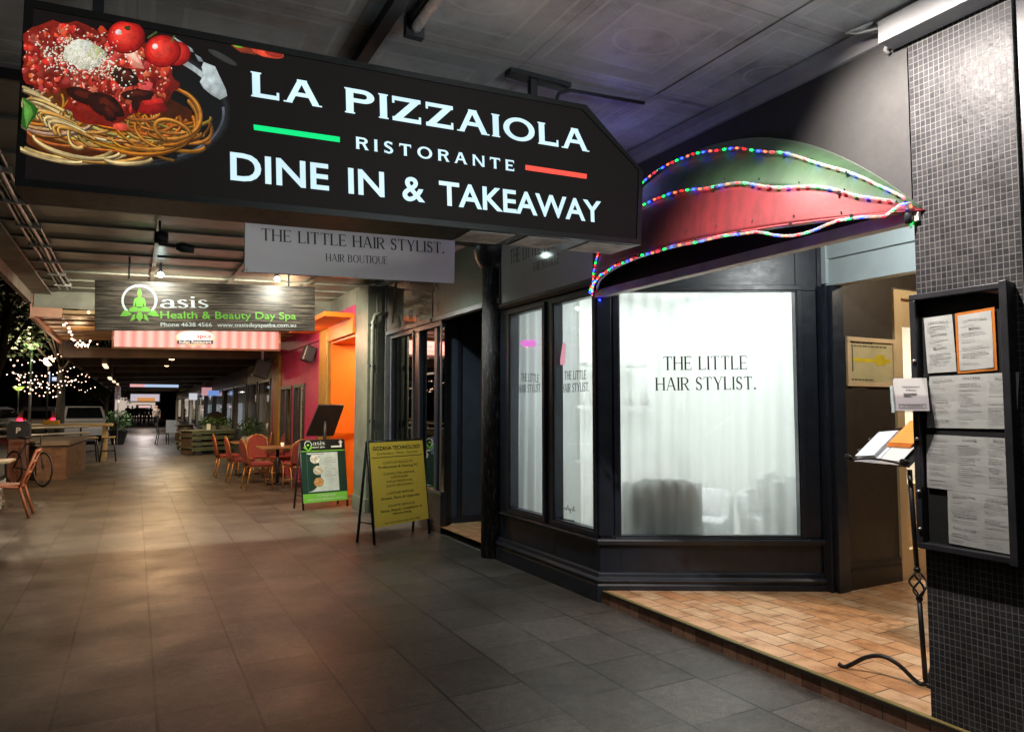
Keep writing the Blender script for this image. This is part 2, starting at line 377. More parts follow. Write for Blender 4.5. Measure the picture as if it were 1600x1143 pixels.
g = MB(); pl = [(8.5, -12)] + [(8.5, 130)] + [(p[0] + .15, p[1]) for p in KP[::-1]]
g.prism(pl, (0, 0, -.13), (1, 0, 0), (0, 1, 0), (0, 0, 1), .13); tag(g.build('pavement', M_PAVE), kind='structure')
g = MB(); g.sweep([(0, -.13), (0, .002), (.02, .012), (.155, .012), (.155, -.13)], [(p[0], p[1]) for p in KP]); tag(g.build('kerb', M_CONC), kind='structure')

# ------------------------------------------------------------------ awning ceiling over the footpath
def zc(X): return 3.40 + (X - XF) * .035
def m_pressed():
    k = NT('pressed_metal'); p = k.pos(); x, y, z = k.sep(p)
    def cell(v, o, s): return k.ma('SUBTRACT', k.ma('FRACT', k.ma('DIVIDE', k.ma('SUBTRACT', v, o), s)), .5)
    u, v = cell(x, 2.72 - .92 * 4, .92), cell(y, 3.2 - .92 * 5, .92); au, av = k.ma('ABSOLUTE', u), k.ma('ABSOLUTE', v); m = k.ma('MAXIMUM', au, av)
    band = lambda q, c, w: k.ma('LESS_THAN', k.ma('ABSOLUTE', k.ma('SUBTRACT', q, c)), w)
    rib = k.ma('MULTIPLY', k.ma('ADD', k.ma('SINE', k.ma('MULTIPLY', k.ma('ADD', x, y), 420.)), 1.), .5)
    corner = k.ma('MULTIPLY', k.ma('GREATER_THAN', au, .27), k.ma('GREATER_THAN', av, .27))
    r = k.ma('POWER', k.ma('ADD', k.ma('MULTIPLY', k.ma('MULTIPLY', u, u), 1.), k.ma('MULTIPLY', k.ma('MULTIPLY', v, v), 2.2)), .5)
    h = k.ma('ADD', k.ma('MULTIPLY', k.ma('MULTIPLY', band(m, .36, .055), rib), .55), k.ma('ADD', k.ma('MULTIPLY', band(m, .43, .01), .8), k.ma('MULTIPLY', band(m, .285, .012), .7)))
    h = k.ma('ADD', h, k.ma('ADD', k.ma('MULTIPLY', band(r, .2, .012), .7), k.ma('MULTIPLY', corner, .35)))
    seam = k.ma('GREATER_THAN', m, .4955); h = k.ma('SUBTRACT', h, k.ma('MULTIPLY', seam, 1.2))
    n = k.noise(p, 1.9, 9, .72); c = k.ramp(n, (.3, (.20, .195, .19)), (.5, (.46, .46, .455)), (.72, (.62, .62, .61)))
    c = k.mix(k.ma('MULTIPLY', h, .6, clamp=True), c, (.62, .62, .61, 1)); c = k.mix(k.ma('MULTIPLY', seam, .3), c, (.06, .06, .06, 1))
    k.P(Base_Color=c, Roughness=k.ma('ADD', .34, k.ma('MULTIPLY', n, .2))); k.bump(k.ma('ADD', h, k.ma('MULTIPLY', k.noise(p, 5, 2), .9)), .8, .006)
    return k.m
M_CEIL = m_pressed()
M_SHEET = mat('soffit_sheet', (.17, .17, .14), .42, var=.35, scale=2.2, bump=.25, bscale=3, dist=.03)
M_DARKP = mat('dark_paint', (.022, .023, .027), .38, var=.3, scale=9, bump=.12, bscale=120)
M_NAVY = mat('navy_paint', (.016, .021, .032), .34, var=.3, scale=7, bump=.15, bscale=150)
M_WHITE = mat('white_paint', (.55, .55, .54), .5, var=.08, bump=.1)
M_STEEL = mat('galvanised_conduit', (.45, .44, .42), .38, metal=.7, var=.2)
g = MB()
def csheet(g, x0, x1, y0, y1, dz, th=.05, z=zc):
    vs = [(x0, y0, z(x0) + dz), (x1, y0, z(x1) + dz), (x1, y1, z(x1) + dz), (x0, y1, z(x0) + dz)]
    g.add([V(p) for p in vs] + [V(p) + V((0, 0, th)) for p in vs], [(0, 3, 2, 1), (4, 5, 6, 7), (0, 1, 5, 4), (1, 2, 6, 5), (2, 3, 7, 6), (3, 0, 4, 7)])
csheet(g, -1.42, XF, -4, 4.42, 0.012); csheet(g, 2.72, XF, -4, 3.2, 0.004, .006); g.cur = 1
csheet(g, -1.42, XF, 4.42, 12.4, 0)
for i in range(12): csheet(g, -1.42, XF, 4.42 + i * .68 - .03, 4.42 + i * .68 + .03, -.022, .022)
for X in (.16, 1.15, 2.2): csheet(g, X - .022, X + .022, 4.45, 12.4, -.045, .022)
g.b2((-1.36, 12.405, 3.0), (XF, 12.43, 3.5)); g.cur = 2; csheet(g, -1.42, XF, 4.38, 4.41, -.05, .06)
tag(g.build('ceiling', [M_CEIL, M_SHEET, M_DARKP]), kind='structure')
# second and third awnings, each a step lower
def z2(X): return 3.08 + (X - XF) * .035
def z3(X): return 2.86 + (X - XF) * .03
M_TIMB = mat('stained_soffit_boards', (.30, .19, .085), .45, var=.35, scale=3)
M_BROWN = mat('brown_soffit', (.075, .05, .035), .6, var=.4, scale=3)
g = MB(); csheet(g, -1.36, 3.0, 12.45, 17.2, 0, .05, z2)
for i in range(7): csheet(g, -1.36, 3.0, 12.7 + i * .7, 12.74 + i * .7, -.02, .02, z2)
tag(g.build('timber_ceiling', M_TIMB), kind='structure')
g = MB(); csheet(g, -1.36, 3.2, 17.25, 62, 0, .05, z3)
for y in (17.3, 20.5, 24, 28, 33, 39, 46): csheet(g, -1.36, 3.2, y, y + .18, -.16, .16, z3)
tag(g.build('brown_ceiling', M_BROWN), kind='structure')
# street edge of the awnings
M_FASC = mat('fascia_board', (.20, .18, .15), .6, var=.35, scale=3)
g = MB(); g.b2((-1.44, -4, 3.05), (-1.38, 12.4, 3.62)); g.b2((-1.38, -4, 3.195), (-1.14, 12.4, 3.225))
tag(g.build('awning_fascia', M_FASC), 'long brown fascia board edging the near footpath awning above the street', 'fascia')
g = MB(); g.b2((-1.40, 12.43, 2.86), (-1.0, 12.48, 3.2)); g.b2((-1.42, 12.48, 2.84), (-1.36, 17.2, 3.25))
tag(g.build('awning_fascia', mat('fascia_orange_lit', (.42, .22, .15), .6)), 'fascia coloured as if orange-lit stepping down behind the near awning where the string lights start', 'fascia')  # orange light falling on this fascia is put into its colour
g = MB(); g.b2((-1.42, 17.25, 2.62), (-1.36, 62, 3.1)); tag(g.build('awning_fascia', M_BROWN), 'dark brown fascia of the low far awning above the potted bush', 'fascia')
g = MB()
for i, (X, r_, dz) in enumerate(((-1.0, .016, .02), (-.955, .011, .016), (-.915, .02, .025), (-.86, .012, .015))):
    g.tube([(X + .006 * math.sin(y * 2.1 + i), y, zc(X) - dz) for y in [2.0 + .4 * j for j in range(26)]], r_, 6)
for j in range(11): g.b2((-1.03, 2.5 + j * .9, zc(-1) - .05), (-.83, 2.53 + j * .9, zc(-.9) - .002))
tag(g.build('conduit_bundle', M_STEEL), 'bundle of grey conduits clipped along the street edge of the awning ceiling', 'conduit')
# switched-off fluorescent batten and the dark beam next to it
def yc(y_, x_, X): return ox(x_, y_, X)
t = thing('batten_light', 'unlit white tube light fixed along the ceiling above the pizza restaurant sign', 'light fitting', (1.08, 3.0, 3.3))
g = MB(); g.tube([(1.1, 2.99, 3.262), (1.1, 1.4, 3.262)], .024, 12); g.build('tube', mat('opal_tube', (.86, .90, .87), .25, var=.05, bump=0), t)
g = MB(); g.b2((1.055, 2.985, 3.225), (1.145, 3.025, 3.325)); g.b2((1.06, 1.36, 3.225), (1.14, 1.4, 3.325)); g.b2((1.065, 1.4, 3.285), (1.135, 2.985, 3.325)); g.build('holder', M_DARKP, t)
g = MB(); g.b2((.95, 1.0, 3.275), (1.01, 4.3, 3.335)); tag(g.build('ceiling_beam', M_DARKP), kind='structure')

# ------------------------------------------------------------------ bulkhead wall above the entrance, tiled entrance floor
M_BULK = mat('bulkhead_paint', (.036, .035, .034), .62, var=.12, scale=14, bump=.35, bscale=240, dist=.003)
g = MB(); g.b2((XF, 1.99, 2.44), (XF + .16, 4.56, 3.5)); g.b2((XF, 4.575, 3.30), (XF + .1, 6.5, 3.5))
tag(g.build('bulkhead_wall', M_BULK), 'plain dark grey wall above the curved awning', 'wall')
g = MB(); g.sweep([(0, -.085), (.018, -.08), (.04, -.03), (.085, -.012), (.085, 0), (0, 0)], [(XF - .001, 12.2), (XF - .001, .6)], 3.398)
tag(g.build('cornice', mat('cornice_paint', (.24, .24, .25), .45)), kind='structure')
ZT = .09
def m_quarry():
    k = NT('quarry_tile'); p = k.pos(); x, y, z = k.sep(p); cb = k.n('ShaderNodeCombineXYZ'); k.set(cb.inputs[0], y); k.set(cb.inputs[1], k.ma('ADD', x, .018))
    b = k.n('ShaderNodeTexBrick'); k.set(b.inputs['Vector'], cb.outputs[0]); b.inputs['Scale'].default_value = 1; b.inputs['Brick Width'].default_value = .285
    b.inputs['Row Height'].default_value = .1425; b.inputs['Mortar Size'].default_value = .0035; b.inputs['Mortar Smooth'].default_value = .2; b.inputs['Bias'].default_value = -.1
    b.inputs['Color1'].default_value = (.68, .35, .165, 1); b.inputs['Color2'].default_value = (.78, .55, .35, 1); b.inputs['Mortar'].default_value = (.06, .045, .035, 1)
    fl = k.ramp(k.noise(p, 7, 5, .6), (.3, (.62, .50, .38)), (.5, (.95, .9, .84)), (.7, (1.12, 1.1, 1.06)))
    spk = k.ramp(k.noise(p, 330, 2, .6), (.35, .72), (.6, 1.1))
    k.P(Base_Color=k.mix(1., k.mix(1., b.outputs[0], fl, 'MULTIPLY'), spk, 'MULTIPLY'), Roughness=k.ma('ADD', .3, k.ma('MULTIPLY', k.noise(p, 12, 4), .25)))
    k.bump(k.ma('SUBTRACT', k.ma('MULTIPLY', k.noise(p, 60, 3), .3), b.outputs['Fac']), .4, .003); return k.m
def m_riser():
    k = NT('riser_tile'); p = k.pos(); x, y, z = k.sep(p); cb = k.n('ShaderNodeCombineXYZ'); k.set(cb.inputs[0], y); k.set(cb.inputs[1], k.ma('ADD', z, .06))
    b = k.n('ShaderNodeTexBrick'); b.offset = 0; k.set(b.inputs['Vector'], cb.outputs[0]); b.inputs['Scale'].default_value = 1; b.inputs['Brick Width'].default_value = .116; b.inputs['Row Height'].default_value = .2
    b.inputs['Mortar Size'].default_value = .003; b.inputs['Color1'].default_value = (.15, .07, .045, 1); b.inputs['Color2'].default_value = (.34, .19, .12, 1); b.inputs['Mortar'].default_value = (.05, .035, .03, 1)
    k.P(Base_Color=k.mix(1., b.outputs[0], k.ramp(k.noise(p, 30, 4), (.3, .7), (.7, 1.2)), 'MULTIPLY'), Roughness=.38); k.bump(b.outputs['Fac'], -.4, .003); return k.m
XS = 3.215
g = MB(); g.b2((XS + .012, .6, .0), (8.2, 4.7, ZT - .012)); g.cur = 1; g.quad((XS + .03, .6, ZT), (8.2, .6, ZT), (8.2, 8.4, ZT), (XS + .03, 8.4, ZT))
g.cur = 2; g.quad((XS + .006, .6, 0), (XS + .006, .6, ZT - .004), (XS + .006, 4.52, ZT - .004), (XS + .006, 4.52, 0))
tag(g.build('entrance_step', [M_CONC, m_quarry(), m_riser()]), kind='structure')
g = MB(); g.b2((XS - .004, .6, ZT - .012), (XS + .034, 4.5, ZT + .004)); g.cur = 1; g.b2((XS + .006, .6, ZT + .004), (XS + .014, 4.5, ZT + .0065)); g.b2((XS + .02, .6, ZT + .004), (XS + .028, 4.5, ZT + .0065))
tag(g.build('step_nosing', [mat('bronze_strip', (.06, .05, .035), .4, metal=.6), mat('yellow_grip', (.34, .27, .09), .6)]), 'worn bronze and yellow nosing strip along the edge of the tiled entrance step', 'nosing')

# ------------------------------------------------------------------ the hair salon's bay shopfront
A_, B_, C_ = V((XF, 6.22, 0)), V((XF, 4.57, 0)), V((4.80, 3.69, 0))
UP = V((0, 0, 1)); E1 = (B_ - A_).normalized(); N1 = V((-1, 0, 0)); E2 = (C_ - B_).normalized(); N2 = V((E2.y, -E2.x, 0))
L1, L2 = (B_ - A_).length, (C_ - B_).length
def uv(p, o, e): d = V(p) - o; return d.dot(e), d.z
def rect(o, e, n, x0, y0, x1, y1, pull=0.):
    a = uv(op(x0, y0, o, n), o, e); b = uv(op(x1, y1, o, n), o, e); return [a[0], b[0], b[1], a[1]]
P1 = rect(A_, E1, N1, 798, 488, 850, 803); P2 = rect(A_, E1, N1, 866, 474, 930, 827); P3 = rect(B_, E2, N2, 966, 458, 1252, 834)
zs, zt = .535, 2.42
for P_ in (P1, P2): P_[2], P_[3] = zs, zt
P3[2], P3[3] = .50, 2.435
salon = thing('salon_shopfront', 'black bay shopfront with three white lit windows, the hair salon behind a tiled step', 'shopfront', (XF, 4.57, 0))
g = MB(); g.wall(A_, E1, UP, N1, (-.06, L1), (.0, 2.5), [P1, P2], -.09, 0); g.build('street_wall', M_NAVY, salon, bevel=.004)
g = MB(); g.wall(B_, E2, UP, N2, (.0, L2), (ZT - .02, 2.92), [P3], -.09, 0); g.build('splayed_wall', M_NAVY, salon, bevel=.004)
prof = [(0, 0), (.045, 0), (.045, .125), (.038, .14), (.05, .155), (.05, .168), (.03, .185), (.022, .215), (.006, .225), (0, .225)]
g = MB(); g.sweep(prof, [(A_.x - .001, A_.y + .06), (B_.x - .001, B_.y - .0), (C_.x, C_.y)], .0)
g.sweep([(0, -.045), (.03, -.045), (.042, -.015), (.036, 0), (0, 0)], [(A_.x, A_.y), (B_.x, B_.y), (C_.x, C_.y)], zs - .055)
g.build('plinth_moulding', M_NAVY, salon, bevel=.002)
g = MB()
for o, e, n, P_ in ((A_, E1, N1, P1), (A_, E1, N1, P2), (B_, E2, N2, P3)):
    u0, u1, v0, v1 = P_; g.frame(o, e, UP, n, u0 - .045, u1 + .045, v0 - .05, v1 + .045, .042, .001, .022); g.frame(o, e, UP, n, u0 - .012, u1 + .012, v0 - .012, v1 + .012, .02, -.03, .010)
g.sweep([(0, 0), (.035, .0), (.05, .03), (.05, .05), (0, .05)], [(A_.x, A_.y), (B_.x - .002, B_.y + .02)], 2.485)
g.slab(B_, E2, UP, N2, -.005, .10, .5, 2.5, .001, .012); g.slab(A_, E1, UP, N1, L1 - .075, L1 + .004, .5, 2.48, .001, .012)
g.slab(B_, E2, UP, N2, L2 - .045, L2 - .01, 2.43, 2.9, .001, .02)
g.build('window_frames', M_NAVY, salon, bevel=.003)
M_PANE = glass('window_glass', (.97, .985, .98))
M_INK = mat('black_vinyl', (.012, .012, .013), .5, var=.05, bump=0)
for o, e, n, P_ in ((A_, E1, N1, P1), (A_, E1, N1, P2), (B_, E2, N2, P3)):
    g = MB(); u0, u1, v0, v1 = P_; g.slab(o, e, UP, n, u0 - .008, u1 + .008, v0 - .008, v1 + .008, -.05, -.044); pn = g.build('window_pane', M_PANE, salon)
    g = MB()
    pl = lambda x, y: op(x, y, o + n * -.043, n)
    if P_ is P3:
        put(g, 'THE LITTLE', pl(1037, 578), pl(1167, 577), .110, n, 'roman'); put(g, 'HAIR STYLIST.', pl(1025, 610), pl(1181, 608), .104, n, 'roman')
    elif P_ is P1:
        put(g, 'THE LITTLE', pl(814.5, 595), pl(842, 597), .075, n, 'romanb'); put(g, 'HAIR STYLIST.', pl(811, 613), pl(846, 612), .075, n, 'romanb')
    else:
        put(g, 'THE LITTLE', pl(882, 593), pl(916, 592), .075, n, 'romanb'); put(g, 'HAIR STYLIST.', pl(878, 613), pl(921, 611), .075, n, 'romanb')
        a = pl(872, 794); b_ = pl(901, 799); ex = (b_ - a).normalized()
        pts = [(0, .0), (.02, .05), (.045, .055), (.03, .0), (.05, -.02), (.07, .02), (.085, .03), (.10, .0), (.12, .03), (.13, .0), (.15, .03), (.155, .0), (.18, .06), (.185, 0), (.21, .03), (.22, -.03), (.225, .02), (.25, .03), (.26, .0), (.28, .06), (.285, 0), (.31, .02)]
        g.build('window_lettering', M_INK, pn); g = MB()
        g.tube([a + ex * x * .9 + UP * z * .75 + n * .002 for x, z in pts], .0022, 4)
        g.build('script_lettering', M_INK, pn); g = MB()
        q = pl(872, 807); lines(g, q, ex, UP, n, .26, .02, 1, frac=(1, 1.01), gap=0, th=.6)
    g.build('window_lettering', M_INK, pn)
# sign panel in the transom
M_PANEL = mat('grey_acrylic', (.58, .58, .59), .10, var=.04, bump=0, rvar=.02)
g = MB(); g.slab(A_, E1, UP, N1, 0, L1 - .02, 2.54, 3.36, .003, .02); pn = g.build('transom_panel', M_PANEL, salon, label='grey acrylic panel lettered for the hair boutique')
g = MB(); pl = lambda x, y: op(x, y, A_ + N1 * .021, N1)
put(g, 'THE LITTLE HAIR STYLIST.', pl(797, 413), pl(925, 368), .14, N1, 'roman'); put(g, 'HAIR BOUTIQUE', pl(833, 425), pl(874, 411), .085, N1, 'roman'); g.build('panel_lettering', M_INK, pn)
g = MB(); g.frame(A_, E1, UP, N1, -.03, L1, 2.52, 3.38, .03, .0, .03); g.build('transom_frame', M_DARKP, salon)
g = MB(); g.b2((XF - .02, 1.95, 2.385), (XF + .05, 4.6, 2.445)); tag(g.build('awning_bar', mat('bare_wood_bar', (.82, .78, .73), .6, var=.25)), 'pale timber bar along the underside of the curved awning', 'bar')
# small foil pieces stuck inside the street windows, their glow painted on by emission
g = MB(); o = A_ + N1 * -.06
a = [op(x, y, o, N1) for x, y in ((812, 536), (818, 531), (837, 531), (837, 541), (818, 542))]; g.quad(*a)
tag(g.build('pink_sticker', emit('pink_glow', (1., .25, .85), .9)), 'pink arrow sticker in the narrow salon window nearest the black post', 'sticker')
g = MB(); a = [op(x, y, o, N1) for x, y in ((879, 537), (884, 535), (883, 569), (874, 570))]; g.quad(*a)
tag(g.build('pink_sticker', emit('pink_glow2', (1., .45, .55), .8)), 'upright pink strip in the second narrow salon window', 'sticker')

# inside the salon
M_ROOM = mat('salon_wall', (.74, .76, .74), .7, var=.03, bump=0)
rp = [V((XF + .1, 6.3, 0)), B_ + V((.1, .06, 0)), C_ + V((.0, .1, 0)), V((5.5, 3.78, 0)), V((5.5, 6.3, 0))]
g = MB()
for p, q in ((rp[3], rp[4]), (rp[4], rp[0])):
    d = (q - p).normalized(); n = V((d.y, -d.x, 0)); g.slab(p, d, UP, n, -.02, (q - p).length + .02, .1, 2.95, 0, .05)
d = (rp[3] - rp[2]).normalized(); g.slab(rp[2], d, UP, V((d.y, -d.x, 0)), 0, (rp[3] - rp[2]).length, .1, 2.95, 0, .02)
tag(g.build('salon_room_wall', M_ROOM), 'white inner walls of the hair salon seen through the curtain', 'wall')
g = MB(); g.prism([(p.x, p.y) for p in rp], (0, 0, 2.75), (1, 0, 0), (0, 1, 0), (0, 0, 1), .04); tag(g.build('salon_ceiling', M_ROOM), kind='structure')
g = MB(); g.prism([(p.x, p.y) for p in rp], (0, 0, .105), (1, 0, 0), (0, 1, 0), (0, 0, 1), .02); tag(g.build('salon_floor', mat('salon_floor', (.66, .64, .60), .4)), kind='structure')
def sheer():
    k = NT('sheer_curtain'); tr = k.n('ShaderNodeBsdfTransparent'); tl = k.n('ShaderNodeBsdfTranslucent'); df = k.n('ShaderNodeBsdfDiffuse')
    tl.inputs[0].default_value = (.86, .90, .88, 1); df.inputs[0].default_value = (.8, .83, .81, 1)
    a = k.n('ShaderNodeMixShader'); a.inputs[0].default_value = .45; k.t.links.new(tl.outputs[0], a.inputs[1]); k.t.links.new(df.outputs[0], a.inputs[2])
    x, y, z = k.sep(k.pos()); w = k.ramp(k.noise(k.map(k.pos(), (6, 6, .1)), 1.6, 3), (.3, .53), (.7, .57))
    b = k.n('ShaderNodeMixShader'); k.set(b.inputs[0], w); k.t.links.new(tr.outputs[0], b.inputs[1]); k.t.links.new(a.outputs[0], b.inputs[2]); k.t.links.new(b.outputs[0], k.o.inputs[0]); return k.m
M_SHEER = sheer()
def curtain(o, e, n, u0, u1, z0, z1, back, label, folds):
    g = MB(); N = 160; vs = []
    for i in range(N + 1):
        u = u0 + (u1 - u0) * i / N; ph = folds * math.tau * i / N
        for j in range(7):
            t = j / 6; am = .006 + .006 * t; off = am * math.sin(ph + .8 * math.sin(3.1 * u + 1.7 * t)) + .012 * math.sin(ph * 2.3 + 2 * t)
            vs.append(o + e * u + n * (-back + off) + UP * (z0 + (z1 - z0) * (1 - t)))
    g.smooth = True; g.add(vs, [(i * 7 + j, i * 7 + j + 1, (i + 1) * 7 + j + 1, (i + 1) * 7 + j) for i in range(N) for j in range(6)])
    tag(g.build('sheer_curtain', M_SHEER), label, 'curtain')
curtain(A_, E1, N1, .05, L1 - .08, .3, 2.55, .17, 'white sheer curtain hanging inside the two narrow salon windows', 4)
curtain(B_, E2, N2, .12, L2 - .06, .3, 2.6, .18, 'white sheer curtain hanging inside the large splayed salon window', 6)
M_CHR = mat('grey_linen', (.58, .585, .60), .85, var=.15, scale=20, bump=.3, bscale=300)
def wing_chair(label, loc, rz, s=1.):
    t = thing('armchair', label, 'armchair', loc, rz, 'armchairs behind the salon curtain'); q = lambda g, n_: g.build(n_, M_CHR, t, world=False, bevel=.03 * s, smooth=True)
    g = MB(); g.prism([(-.36 * s, 0), (.36 * s, 0), (.38 * s, .55 * s), (.33 * s, .72 * s), (.2 * s, .77 * s), (-.2 * s, .77 * s), (-.33 * s, .72 * s), (-.38 * s, .55 * s)], (0, .3 * s, .33), (1, 0, 0), (0, .15, 1), (0, 1, 0), .12 * s); q(g, 'backrest')
    g = MB(); g.box((0, 0, .38), (.62 * s, .66 * s, .2)); q(g, 'seat')
    for sx in (-1, 1): g = MB(); g.prism([(-.36 * s, 0), (.34 * s, 0), (.34 * s, .72 * s), (.2 * s, .70 * s), (.02 * s, .33 * s), (-.36 * s, .28 * s)], (sx * .37 * s - .04, 0, .33), (0, 1, 0), (0, 0, 1), (1, 0, 0), .08); q(g, 'wing')
    for sx in (-1, 1):
        for sy in (-1, 1): g = MB(); g.tube([(sx * .27 * s, sy * .25 * s, .14), (sx * .25 * s, sy * .23 * s, .3)], [.015, .025]); g.build('leg', M_DARKP, t, world=False)
    return t
def inside(px, back): return op(px, 637, B_ - N2 * back, N2)
wa = math.atan2(N2.y, N2.x)
for px, bk, rz, s, lb in ((1027, .62, wa - 1.62, .78, 'tall grey wing armchair with its back against the curtain, left of the shop lettering'), (1097, 1.05, wa + 1.0, .52, 'low pale armchair behind the curtain beside the tall wing armchair'),
                          (1203, 1.05, wa + 2.0, .52, 'low pale armchair behind the curtain near the right window edge'), (1262, .66, wa + 2.6, .78, 'tall grey wing armchair cut off by the right window frame')):
    p = inside(px, bk); wing_chair(lb, (p.x, p.y, .0), rz, s)
t = thing('shelf_unit', 'pale shelf unit with bottles on the back wall of the salon, behind the curtain', 'shelf', (4.6, 6.15, .12))
g = MB(); g.b2((4.0, 6.0, 1.5), (5.2, 6.24, 1.53)); g.b2((4.15, 6.05, 1.95), (4.95, 6.24, 1.98)); g.b2((4.0, 5.95, .12), (5.3, 6.24, .95)); g.build('shelves', mat('shelf_laminate', (.5, .5, .49), .6), t)
g = MB()
for i in range(9): g.lathe((4.15 + i * .11 + .02 * math.sin(i * 3), 6.12, 1.53), [(.025, 0), (.03, .12), (.012, .15), (.012, .19)], 8)
g.build('bottles', M_WHITE, t)

# ------------------------------------------------------------------ entrance recess right of the bay
M_BRN = mat('brown_wall', (.034, .025, .018), .55, var=.15, scale=9, bump=.3, bscale=200)
M_WB = mat('weatherboard', (.46, .535, .55), .5, var=.06)
g = MB(); g.prism([(XF + .16, 1.2), (7.6, 1.2), (7.6, 4.2), (4.9, 3.75), (XF + .16, 4.6)], (0, 0, 2.90), (1, 0, 0), (0, 1, 0), (0, 0, 1), .04); tag(g.build('entrance_ceiling', M_BRN), kind='structure')
XL = 4.83
wbp = [ox(x, y, XL) for x, y in ((1282, 446), (1433, 424))]; zl0 = wbp[0].z
g = MB()
for z0, z1, o_ in ((zl0, zl0 + .185, .0), (zl0 + .195, 2.93, .012)): g.b2((XL - .02 - o_, 1.7, z0), (XL + .06, 3.64, z1))
g.b2((XL - .05, 3.64, zl0 - .0), (XL + .06, 3.69, 2.93)); g.b2((XL - .03, 1.7, zl0 - .02), (XL + .08, 3.66, zl0 - .001))
tag(g.build('door_lintel', M_WB), 'pale green weatherboard lintel over the entrance beside the mosaic pillar', 'lintel')
g = MB(); g.b2((XL - .06, 3.58, ZT), (XL + .07, 3.68, zl0 - .022)); g.b2((XL - .09, 3.62, ZT), (XL - .062, 3.70, zl0 - .022)); tag(g.build('door_post', M_NAVY, bevel=.004), 'black timber post between the bay window and the brown entrance wall', 'post')
YW = 3.62; W0 = XL + .07; D0 = oy(1397, 600, YW).x
g = MB(); g.b2((W0, YW, ZT), (D0, YW + .1, 2.92)); g.b2((D0, YW, 2.52), (7.6, YW + .1, 2.92)); g.cur = 0
g.sweep([(0, 0), (.022, 0), (.022, .13), (.012, .15), (.018, .165), (.012, .19), (0, .195)], [(D0 - .002, YW), (W0, YW)][::-1], ZT)
tag(g.build('entrance_wall', M_BRN), 'dark brown side wall of the entrance with a moulded skirting', 'wall')
t = thing('entrance_door', 'beige door frame with bright white doorway at the back of the entrance', 'door', (D0, YW, ZT))
M_BEI = mat('beige_gloss', (.56, .42, .24), .4, var=.06)
g = MB(); g.b2((D0 + .002, YW - .02, ZT), (D0 + .10, YW + .13, 2.5)); g.b2((D0 + .1, YW - .02, 2.43), (7.2, YW + .13, 2.5)); g.b2((D0 + .1, YW + .03, 2.2), (7.2, YW + .08, 2.43)); g.build('frame', M_BEI, t)
g = MB(); g.b2((D0 + .1, YW + .05, ZT + .01), (6.6, YW + .06, 2.2)); g.build('door_glass', M_PANE, t)
g = MB(); g.b2((D0 + .1, YW + .02, ZT), (6.6, YW + .09, .32)); g.build('kick_panel', M_BEI, t)
g = MB()
for lo, hi in (((5.61, 5.6, .09), (8.0, 5.65, 2.9)), ((5.57, 3.75, .09), (5.61, 5.6, 2.9)), ((7.9, 3.75, .09), (7.95, 5.6, 2.9)), ((5.61, 3.75, 2.75), (7.9, 5.6, 2.8))): g.b2(lo, hi)
tag(g.build('vestibule_wall', mat('vestibule_wall', (.66, .63, .56), .6, var=.05)), 'cream walls of the lit room behind the entrance door', 'wall')
t = thing('counter', 'cream counter with coloured leaflets inside the lit doorway', 'counter', (6.2, 4.6, ZT))
g = MB(); g.b2((5.7, 4.3, ZT), (7.2, 4.8, .75)); g.build('counter_body', M_BEI, t)
g = MB(); g.b2((5.9, 4.32, .75), (6.2, 4.5, .83)); g.cur = 1; g.b2((5.9, 4.32, .832), (6.2, 4.5, .87)); g.build('leaflets', [mat('leaflet_red', (.5, .03, .04)), mat('leaflet_blue', (.05, .15, .55))], t)
g = MB(); g.tube([(5.95 + .3 * math.cos(a / 12 * math.pi) + .3, 5.4, 1.5 + .35 * math.sin(a / 12 * math.pi)) for a in range(13)], .012, 6); g.frame((5.95, 5.4, 1.0), (1, 0, 0), UP, (0, -1, 0), 0, .55, 0, .45, .015, 0, .015); g.build('wire_rack', M_STEEL, t)
# framed certificate
t = thing('framed_certificate', 'wood framed certificate with a yellow band on the brown entrance wall', 'picture', (0, 0, 0)); t.location = oy(1361, 630, YW); WM[t.name] = Matrix.Translation(t.location)
a, b = oy(1324, 603, YW - .01), oy(1398, 531, YW - .01); nY = V((0, -1, 0)); o = V((a.x, YW, a.z)); w, h = b.x - a.x, b.z - a.z
g = MB(); g.frame(o, (1, 0, 0), UP, nY, 0, w, 0, h, .035, .001, .022); g.build('frame', mat('pale_wood', (.55, .40, .24), .5), t, bevel=.003)
M_PAPER = mat('paper', (.64, .625, .61), .55, var=.05, scale=3, bump=.15, bscale=8, dist=.01)
g = MB(); g.slab(o, (1, 0, 0), UP, nY, .034, w - .034, .034, h - .034, .001, .006); g.build('sheet', mat('cream_paper', (.62, .50, .28), .4, var=.15, scale=4), t)
g = MB(); g.slab(o, (1, 0, 0), UP, nY, .08, w - .06, h * .5, h * .58, .006, .0065); g.slab(o, (1, 0, 0), UP, nY, w * .6, w * .78, h * .45, h * .66, .0066, .007); g.cur = 1
for i, r_ in ((.12, .5), (.2, .7)): pass
lines(g, o + V((.06, 0, h * .92)), (1, 0, 0), UP, nY, w - .12, .05, 2, .0067, gap=0); lines(g, o + V((.06, 0, h * .34)), (1, 0, 0), UP, nY, w - .2, .16, 7, .0067); g.slab(o, (1, 0, 0), UP, nY, .07, .085, h * .3, h * .8, .0066, .007)
g.build('print', [mat('yellow_ink', (.75, .52, .03), .5), mat('brown_ink', (.12, .09, .06), .6)], t)
g = MB(); g.slab(o, (1, 0, 0), UP, nY, .034, w - .034, .034, h - .034, .012, .014); g.build('glazing', M_PANE, t)

